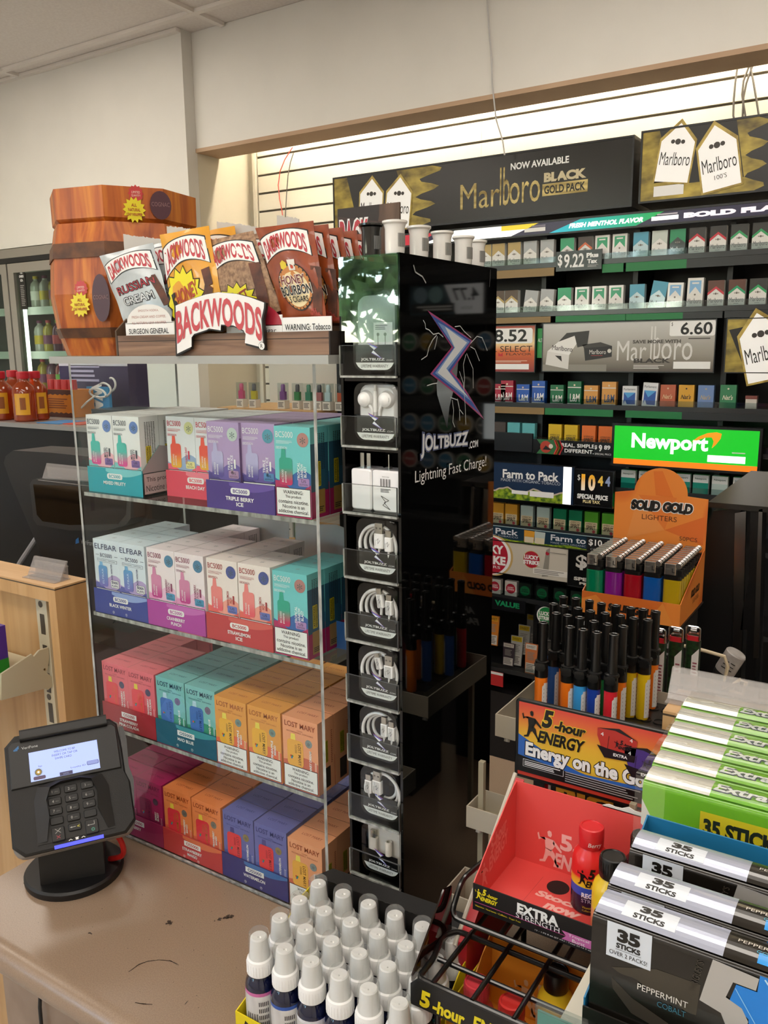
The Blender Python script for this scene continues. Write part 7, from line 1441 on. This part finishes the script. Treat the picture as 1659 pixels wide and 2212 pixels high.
sign('price_sign', 'gold sign with one tilted white pack, right of the grey sign', .348, .556, .62, .714, 2.088, d_r, '#1a1a1c', .01, 0, '#6a5a2a', rim=.003)
b = MB(); xg = X_(1162, 730, 2.11); b.box(xg, 2.105, .60, xg + .022, 2.12, .70, K('#2f9a4a', .4)); f = Face(b, (xg, 2.105, .60), (1, 0, 0), (0, 0, 1), .0004); f.text('ALT', .011, .06, .018, .012, WHT, 1); tag(b.done('cigarette_carton'), 'narrow green carton peeking out between the two price signs', 'carton')
def d_new(f, w, h):
    g = K('#12b524', .3, 0, .75); f.rect(0, h * .145, w, h * .855, g, 1); f.rect(0, 0, w, h * .145, K('#f0801c', .3, 0, .6), 1); f.text('Newport', w * .40, h * .58, w * .54, h * .50, K('#ffffff', .3, 0, .8), 3, bold=.035)
    o = K('#f0951c', .3, 0, .6); f.poly([(w * .555, h * .66), (w * .60, h * .80), (w * .66, h * .90), (w * .72, h * .93), (w * .755, h * .90), (w * .75, h * .78), (w * .72, h * .62), (w * .695, h * .53), (w * .705, h * .70), (w * .69, h * .80), (w * .65, h * .79)], o, 3)
    f.rect(w * .67, h * .19, w * .25, h * .17, K('#ffffff', .3, 0, .8), 3); f.lines(w * .83, h * .42, w * .09, h * .05, 1, WHT, 3)
sign('lightbox_sign', 'glowing green sign with white lettering and orange swoosh', .024, .256, .466, .382, 2.06, d_new, '#0e0e10', .035, .4, '#12b524', rim=.008)
def d_as(f, w, h):
    f.circ(w * .17, h * .5, h * .42, K('#b8402c'), 2, seg=20); f.poly([(w * .05, h), (w * .12, h * .5), (w * .05, 0), (w * .30, 0), (w * .34, h * .5), (w * .28, h)], K('#2f6a3a'), 1); f.poly([(w * .13, h * .3), (w * .17, h * .6), (w * .24, h * .3)], K('#15120f'), 3); f.circ(w * .235, h * .56, h * .16, K('#e0d8c8'), 3, seg=12)
    for k in range(4): f.poly([(w * (.27 + .018 * k), h), (w * (.30 + .018 * k), h), (w * (.34 + .018 * k), h * .5), (w * (.30 + .018 * k), 0), (w * (.27 + .018 * k), 0), (w * (.31 + .018 * k), h * .5)], K(('#c8342c', '#d88a2c', '#2f7a3a', '#b8282c')[k]), 4)
    f.text('REAL. SIMPLE.', w * .58, h * .70, w * .42, h * .26, WHT, 3, bold=.02); f.text('DIFFERENT.', w * .59, h * .32, w * .36, h * .26, WHT, 3, bold=.02)
    f.rect(w * .77, 0, w * .23, h, K('#101012', .3), 4); f.text('$', w * .795, h * .66, w * .03, h * .30, WHT, 5, bold=.03); f.text('9', w * .85, h * .62, w * .04, h * .46, WHT, 5, bold=.04); f.text('89', w * .93, h * .68, w * .075, h * .30, WHT, 5, bold=.04); f.text('SPECIAL PRICE', w * .885, h * .22, w * .2, h * .12, WHT, 5)
sign('price_strip', 'dark strip with red emblem, white words and a 9.89 price', X_(1154, 965), .270, .014, .320, 2.085, d_as, None, .008, 0, '#17181a', cat='price strip')
b = MB(); b.box(-.9, 2.09, .272, X_(1152, 960), 2.1, .338, K('#1c1d20', .3)); tag(b.done('dark_price_holder'), 'plain dark price holder left of the strip with the red emblem', 'price strip')
def d_ftp(f, w, h):
    W0 = w * .955; n = 20; f.rect(0, 0, W0, h, K('#1d2f4a', .3, 0, .08), 1)
    f.poly([(0, 0), (W0, 0)] + [(W0 * (1 - k / n), h * (.24 + .09 * math.sin(k * .9 + 1) * (.4 + .6 * (k % 3) / 2))) for k in range(n + 1)], noisy('tobacco_leaf_print', '#2f5a14', '#a8c22c', 60, .4, 3), 2); f.line([(W0 * (1 - k / n), h * (.255 + .09 * math.sin(k * .9 + 1) * (.4 + .6 * (k % 3) / 2))) for k in range(n + 1)], h * .04, K('#c9b9a8'), 3)
    f.text('Farm to Pack', W0 * .56, h * .70, W0 * .64, h * .24, WHT, 4, bold=.03); f.text('MADE WITH ORGANIC TOBACCO', W0 * .56, h * .53, W0 * .68, h * .08, K('#c9d0da'), 4); f.rect(W0 * .35, h * .16, W0 * .19, h * .10, WHT, 4); f.rect(W0 * .56, h * .13, W0 * .27, h * .15, WHT, 4)
    f.rect(W0 * .93, 0, W0 * .09, h, K('#f4f6f6', .3, 0, 1.0), 4); f.rect(W0 * -.02 + .004, h * .1, W0 * .14, h * .88, K('#c9c6c8', .3, 0, .3), 4); f.text('SPIRIT', W0 * .06, h * .34, W0 * .10, h * .12, K('#3a2c2c'), 5)
sign('price_sign', 'dark blue organic tobacco sign with torn green leaf edge', -.46, .100, X_(1245, 1040), .231, 2.075, d_ftp, '#141416', .02, 0, '#1d2f4a', rim=.003)
def d_1044(f, w, h):
    o = grad(((0, '#f0f0ea'), (1, '#e8a82c')), 2, h * .3, h * .8, .3, .3)
    f.text('$', w * .10, h * .78, w * .07, h * .18, WHT, 2); f.text('1', w * .22, h * .66, w * .10, h * .46, o, 2, bold=.06); f.text('0', w * .45, h * .66, w * .19, h * .46, o, 2, bold=.05); f.text('4', w * .68, h * .73, w * .14, h * .28, K('#d8b04a', .3, 0, .3), 2, bold=.05); f.text('4', w * .87, h * .73, w * .13, h * .28, K('#8a98b8', .3, 0, .2), 2, bold=.05); f.text('SPECIAL PRICE', w * .48, h * .26, w * .82, h * .14, WHT, 2, bold=.05); f.text('PLUS TAX', w * .46, h * .12, w * .46, h * .09, K('#e8d8a0'), 2, bold=.05)
sign('price_sign', 'black price board reading 10.44 special price plus tax', X_(1247, 1050), .102, X_(1328, 1050), .224, 2.075, d_1044, '#1c1d20', .02, 0, '#0d0d0f', rim=.003)
def d_op(f, w, h): f.rect(0, 0, w, h * .16, K('#f0801c', .3, 0, .5), 1); f.text('OPTIONS', w * .5, h * .72, w * .8, h * .26, WHT, 2, bold=.05); f.text('MENTHOL', w * .5, h * .38, w * .8, h * .22, WHT, 2)
sign('price_strip', 'green strip with white letters half hidden by the orange carton header', X_(1330, 1080), .095, .30, .150, 2.09, d_op, None, .006, .5, '#12a83a', cat='price strip')
def d_ftp2(f, w, h):
    n = 24; f.poly([(0, 0), (w, 0)] + [(w * (1 - k / n), h * (.20 + .06 * math.sin(k * 1.3))) for k in range(n + 1)], noisy('tobacco_leaf_print', '', '', 1), 1)
    q = w * .82
    f.text('Farm to Pack', w * .28, h * .68, w * .38, h * .40, K('#d8dde4'), 2, bold=.02); f.text('MADE WITH ORGANIC TOBACCO', w * .28, h * .36, w * .38, h * .12, K('#a9b4c4'), 2)
    for k, c in enumerate(('#d89a2c', '#b9c6c2')): f.poly([(w * (.505 + .06 * k), h * .95), (w * (.565 + .06 * k), h * .92), (w * (.56 + .06 * k), h * .12), (w * (.505 + .06 * k), h * .14)], K(c), 2 + k); f.rect(w * (.508 + .06 * k), h * .12, w * .052, h * .40, K('#d8ccb0'), 4)
    f.text('Farm to', w * .75, h * .66, w * .19, h * .40, K('#d8dde4'), 2, bold=.02); f.text('MADE WITH ORGANIC', w * .75, h * .32, w * .19, h * .12, K('#a9b4c4'), 2); f.rect(w * .85, h * .05, w * .15, h * .9, K('#101114'), 3); f.text('$10', w * .895, h * .62, w * .07, h * .46, WHT, 4, bold=.02); f.text('44', w * .965, h * .68, w * .045, h * .28, WHT, 4, bold=.02); f.text('COMPLETE', w * .92, h * .2, w * .1, h * .12, K('#aaa'), 4)
sign('price_strip', 'blue strip with leaf edge and a 10.44 price under the pack row', -.64, -.062, .036, -.008, 2.088, d_ftp2, '#9ab4bc', .006, 0, '#22384a', cat='price strip', rim=.0015)
def d_ls(f, w, h):
    a, c = K('#c9bfa8'), K('#b32438', .35); f.circ(w * .405, h * .52, h * .64, K('#c8a86a'), 1, seg=40); f.circ(w * .395, h * .52, h * .61, WHT, 2, seg=40); f.circ(w * .375, h * .52, h * .59, c, 3, seg=40)
    f.text('LUCKY', w * .355, h * .72, w * .26, h * .28, WHT, 4, bold=.05); f.text('STRIKE', w * .365, h * .38, w * .28, h * .28, WHT, 4, bold=.05); f.text('FILTERS', w * .36, h * .16, w * .2, h * .08, WHT, 4)
    f.circ(w * .715, h * .55, h * .27, K('#c8a86a'), 2, seg=28); f.circ(w * .715, h * .55, h * .255, c, 3, seg=28); f.text('LUCKY', w * .715, h * .62, w * .115, h * .13, WHT, 4, bold=.05); f.text('STRIKE', w * .715, h * .46, w * .13, h * .13, WHT, 4, bold=.05)
    f.poly([(w * .80, h * .06), (w * .83, h * .9), (w * .86, h * .98), (w * .85, h * .1)], K('#8f8a80'), 2); f.circ(w * .84, h * .80, h * .06, c, 3, seg=10); f.rect(w * .73, h * .13, w * .27, h * .18, K('#e4e0d8'), 4); f.lines(w * .74, h * .15, w * .24, h * .14, 3, K('#8a8680'), 5); f.lines(w * .84, h * .82, w * .15, h * .04, 1, K('#8a8680'), 5)
sign('price_sign', 'cream sign with two round red emblems', -.61, -.182, -.130, -.062, 2.085, d_ls, '#141416', .012, 0, '#cdc6b8', rim=.003)
def d_5(f, w, h): f.text('$5', w * .35, h * .68, w * .42, h * .42, K('#c9c6c0'), 2, bold=.03); f.text('SPECIAL', w * .42, h * .22, w * .62, h * .10, K('#c9c6c0'), 2, bold=.05); f.text('PRICE', w * .42, h * .10, w * .4, h * .07, K('#c9c6c0'), 2, bold=.05)
sign('price_sign', 'black board with a large white five dollar price right of the cream sign', X_(1233, 1200), -.19, .06, -.06, 2.08, d_5, '#1c1d20', .015, 0, '#101112', rim=.003)
def d_val(f, w, h): f.text('CHOOSE', w * .36, h * .58, w * .46, h * .44, K('#d8d4ce'), 2, bold=.05); f.text('VALUE', w * .78, h * .56, w * .30, h * .44, K('#128a58'), 2, bold=.05)
sign('price_strip', 'black strip with white and green words low on the rack', -.62, -.328, X_(1137, 1300), -.280, 2.09, d_val, None, .006, 0, '#15161a', cat='price strip')
def d_lg(f, w, h): f.circ(w * .5, h * .5, h * .5, WHT, 1, seg=28); f.circ(w * .55, h * .5, h * .48, K('#12803f'), 2, seg=28); f.text('LUCKY', w * .5, h * .62, w * .6, h * .22, WHT, 3, bold=.05); f.text('STRIKE', w * .5, h * .36, w * .64, h * .22, WHT, 3, bold=.05)
sign('round_sticker_sign', 'round green and white emblem on black beside the long lighters', X_(1160, 1310), -.352, X_(1204, 1310), -.285, 2.085, d_lg, None, .006, 0, '#15161a')
def d_no(f, w, h): f.text('NO', w * .3, h * .5, w * .3, h * .6, WHT, 2, bold=.05); f.text('FEE', w * .7, h * .5, w * .35, h * .6, WHT, 2, bold=.05)
sign('price_strip', 'black strip with white letters behind the nozzle lighters', X_(1222, 1320), -.345, .10, -.300, 2.09, d_no, None, .006, 0, '#15161a', cat='price strip')
# right part of the wall, outside the frame but mirrored in the tower side
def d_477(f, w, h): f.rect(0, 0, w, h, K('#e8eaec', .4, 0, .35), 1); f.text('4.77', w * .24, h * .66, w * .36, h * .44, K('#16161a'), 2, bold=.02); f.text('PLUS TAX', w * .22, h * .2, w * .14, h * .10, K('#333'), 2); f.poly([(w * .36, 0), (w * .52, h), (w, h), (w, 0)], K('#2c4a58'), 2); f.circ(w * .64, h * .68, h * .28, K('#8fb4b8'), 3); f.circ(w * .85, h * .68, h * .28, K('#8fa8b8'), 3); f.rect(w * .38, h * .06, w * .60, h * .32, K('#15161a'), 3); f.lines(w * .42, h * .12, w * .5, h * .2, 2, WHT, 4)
sign('price_sign', 'white 4.77 price sign seen mirrored in the black tower side', 1.38, .757, 1.68, .86, 2.075, d_477, '#111', .01, .35, '#dddddd', rim=.003)  # unlit sign; faint emission added so its mirror image shows in the tower
tin = None; TC = ['#2a6a8a', '#2f5a7a', '#8a2a2a', '#3a3a3a', '#9a7a2a', '#2f6a4a']
for r, z in enumerate((.66, .50, .36, .22)):
    for k in range(6):
        x = 1.30 + .078 * k
        m = MB(); m.lathe([(.033, 0), (.034, .002), (.034, .018), (.033, .02)], K('#b9b6ae', .4), (0, 0, 0), 22, u=(1, 0, 0), v=(0, 0, 1)); f = Face(m, (0, -.0201, 0), (1, 0, 0), (0, 0, 1), .0004); f.circ(0, 0, .028, K(TC[(k + r) % 6], .4, 0, .12), 1, seg=24); f.text('SNUFF', 0, 0, .04, .010, WHT, 2)
        o = m.done('tobacco_tin', None, (x, 2.105, z)); tag(o, 'round tobacco tin on the right part of the rack, seen mirrored in the tower side', 'tin', 'round tins mirrored in the tower side')
def d_wh(f, w, h): f.rect(0, 0, w, h, K('#e8f0f2', .3, 0, .9), 1)
sign('lightbox_sign', 'pale lit panel seen mirrored at the right edge of the tower side', 1.30, .315, 1.365, .441, 2.06, d_wh, '#111', .02, .9, '#e8f0f2')
# wires on the slat wall
def wire_thing(px, Y, r, col, label): b = MB(); b.tube([at(x, y, Y=Y) for x, y in px], r, K(col, .5), 6); return tag(b.done('hanging_wire'), label, 'wire')
wire_thing([(1052, -20), (1056, 60), (1062, 130), (1063, 180), (1068, 225), (1072, 260), (1080, 285), (1086, 305), (1090, 335)], 2.045, .0026, '#c9c6c4', 'thin white wire running down the soffit to the black sign')
b = MB(); 
wire_thing([(632, 318), (615, 345), (605, 370), (601, 400), (604, 430), (609, 455), (612, 480)], 2.345, .0022, '#b8483c', 'thin red wire on the slat wall left of the black sign')
wire_thing([(634, 330), (627, 352), (622, 380), (619, 420), (617, 455), (616, 490)], 2.345, .0022, '#5a5650', 'thin grey wire beside the red one on the slat wall')
for i, P in enumerate(([(1593, 145), (1588, 180), (1585, 215), (1584, 250), (1590, 275)], [(1617, 145), (1606, 175), (1603, 205), (1610, 250), (1604, 275)], [(1625, 143), (1612, 180), (1606, 210), (1604, 255), (1608, 275)], [(1621, 143), (1628, 180), (1634, 215), (1640, 255), (1642, 272)])):
    wire_thing(P, 2.33, .0034, '#2a2522', ['leftmost of four dark cables above the right sign', 'second of four dark cables above the right sign', 'third of four dark cables above the right sign', 'rightmost of four dark cables above the right sign'][i])
# vape shelf left of the rack, seen through the clear case
vs_ = thing('vape_wall_shelf', 'maple wall shelf with small clear packs, seen through the clear case', 'shelf', (0, 0, 0))
za, zb_ = Z_(884, 600, 2.0), Z_(1160, 600, 2.0)
for z in (za, zb_, zb_ - .28):
    b = MB(); b.box(-1.68, 1.99, z - .03, -1.14, 2.34, z, maple); b.done('shelf_board', vs_)
b = MB(); b.box(-1.68, 2.34, ZF, -1.14, 2.352, .72, K('#cbc7be', .6)); b.done('back_panel', vs_)

vc = [('#d8447a', 'pink'), ('#d8c02a', 'yellow'), ('#8a4a9a', 'purple'), ('#2f8a4a', 'green'), ('#2f8a6a', 'sea green'), ('#c87a7a', 'rose'), ('#cfe0e2', 'white'), ('#c85a3a', 'orange')]
vt = {}
for i, px in enumerate((511, 538, 600, 631, 655, 662, 697, 724)):
    if i == 5: px = 678
    c, n_ = vc[i]; t = thing('clear_vape_pack', '%s clear pack, %s from left on the maple wall shelf' % (n_, ORD[i]), 'box', (at(px, 860, Y=2.02).x, 2.02, za + .0005), 0, 'small clear packs on the maple wall shelf')
    b = MB(); b.box(0, 0, .034, .034, .03, .105, clear('vape_clear', '#e8eeee', .06, 1, .03)); b.done('clear_box', t)
    b = MB(); b.box(.004, .008, .036, .030, .022, .070, K(c, .4)); b.lathe([(.009, .070), (.009, .095), (.006, .100)], K('#4a4a52' if i % 2 else c, .4), (.017, .015, 0), 12); b.done('device', t)
    b = MB(); b.box(-.001, -.001, 0, .036, .031, .034, K('#d8d0c4', .6)); f = Face(b, (-.001, -.001, 0), (1, 0, 0), (0, 0, 1), .0004); f.lines(.004, .006, .028, .022, 4, K('#4a4642'), 1); b.done('tray', t)
oc = [('#3a3a34', 'dark'), ('#c9c4b4', 'pale'), ('#d86a2c', 'orange'), ('#2a2a2a', 'black'), ('#cfd0cc', 'white'), ('#3a7a3a', 'green'), ('#12613a', 'deep green')]
for i, (c, n_) in enumerate(oc):
    b = MB(); b.box(0, 0, 0, .055, .05, .05 + .02 * (i % 3), K(c, .45)); f = Face(b, (0, 0, 0), (1, 0, 0), (0, 0, 1), .0005); f.lines(.006, .01, .04, .03, 3, K('#d8d4c8' if i not in (1, 4) else '#4a4a44'), 1); o = b.done('small_carton', None, (-1.64 + .068 * i, 2.02, zb_ + .0005)); tag(o, '%s small carton on the lower maple wall shelf, seen through the case' % n_, 'box', 'small cartons on the lower maple wall shelf')

# =====================================================================
# BLACK STAND AND METAL TORCH AT RIGHT
# =====================================================================
st_ = thing('equipment_stand', 'tall black equipment stand with shiny metal front post behind the orange carton', 'stand', (0, 0, 0)); YS_ = .62
def q_(x, y, Y=YS_): p = at(x, y, Y=Y); return (p.x, p.z)
b = MB(); b.prism([q_(1540, 1105), q_(1600, 1098), q_(1583, 1250), q_(1578, 1560), q_(1568, 1750), q_(1480, 1750), q_(1500, 1200)][::-1], (0, YS_ + .004, 0), (1, 0, 0), (0, 0, 1), -.30, K('#0f0f10', .4)); b.done('body', st_)
b = MB(); p = [at(1505, 1085, Y=.98), at(1640, 1060, Y=.98), at(1650, 1064, Y=YS_), at(1590, 1102, Y=YS_)]
zt = q_(1590, 1100)[1]; xx0, xx1 = q_(1530, 1100)[0], q_(1648, 1085)[0]; b.box(xx0, YS_ - .004, zt, xx1 + .02, YS_ + .36, zt + .008, K('#24221f', .25)); b.done('top_panel', st_)
b = MB(); b.prism([q_(1588, 1108), q_(1612, 1104), q_(1606, 1330), q_(1600, 1450), q_(1590, 1590), q_(1576, 1590), q_(1583, 1400)][::-1], (0, YS_ - .002, 0), (1, 0, 0), (0, 0, 1), -.006, K('#9a9a9c', .22, 1)); b.done('metal_post', st_, label='brushed metal front post')
b = MB(); b.prism([q_(1622, 1100), q_(1645, 1095), q_(1640, 1300), q_(1625, 1560), q_(1606, 1560), q_(1614, 1360), q_(1600, 1360), q_(1606, 1310), q_(1618, 1250)][::-1], (0, YS_ - .002, 0), (1, 0, 0), (0, 0, 1), -.05, K('#121213', .25)); b.prism([q_(1640, 1100), q_(1648, 1098), q_(1640, 1420), q_(1628, 1420)][::-1], (0, YS_ - .004, 0), (1, 0, 0), (0, 0, 1), -.003, K('#8a8a8c', .25, 1)); b.done('side_rail', st_)
tm = thing('metal_torch', 'short silver slotted cylinder with black base tilted beside the equipment stand', 'torch', tuple(at(1555, 1465, Y=.44)), 0)
A = at(1590, 1412, Y=.44) - tm.location; ax = A.normalized(); L_ = A.length; u = ax.cross(Vector((0, 1, 0))).normalized(); v = ax.cross(u)
b = MB(); b.lathe([(.009, -.004), (.0125, .006), (.0128, .012)], BLK, (0, 0, 0), 24, u=u, v=v); b.done('base', tm)
b = MB(); b.lathe([(.0128, .0122), (.0132, .014), (.0132, L_), (.0122, L_ + .0015), (.0002, L_ + .0015)], noisy('brushed_metal', '#8f8a86', '#b9b4b0', 40, .3, 3), (0, 0, 0), 28, u=u, v=v)
for k in range(3):
    for s in (-1, 1):
        c = ax * (L_ - .010 - .005 * k) + Vector((0, -.0131, 0)) + u * s * .004; b.M = None; b.poly([c + u * .003 - ax * .0006 + Vector((0, -.0004, 0)), c - u * .003 - ax * .0006 + Vector((0, -.0004, 0)), c - u * .003 + ax * .0006 + Vector((0, -.0004, 0)), c + u * .003 + ax * .0006 + Vector((0, -.0004, 0))], BLK)
b.done('barrel', tm, label='silver slotted barrel')
bp_ = at(1555, 1465, Y=.44); b = MB(); b.box(bp_.x - .016, .42, .0, bp_.x + .016, .46, bp_.z - .013, K('#1a1a1a', .5)); tag(b.done('torch_block'), 'dark block under the silver torch', 'stand')
wl = [at(x, y, Y=.40) for x, y in ((1478, 1395), (1520, 1405), (1565, 1418), (1572, 1440), (1560, 1490), (1600, 1468), (1612, 1474), (1604, 1500), (1575, 1492))]
b = MB(); b.tube(wl, .0024, K('#c9b99a', .45), 8); tag(b.done('wire_hook'), 'beige bent wire hook around the silver torch', 'hook')
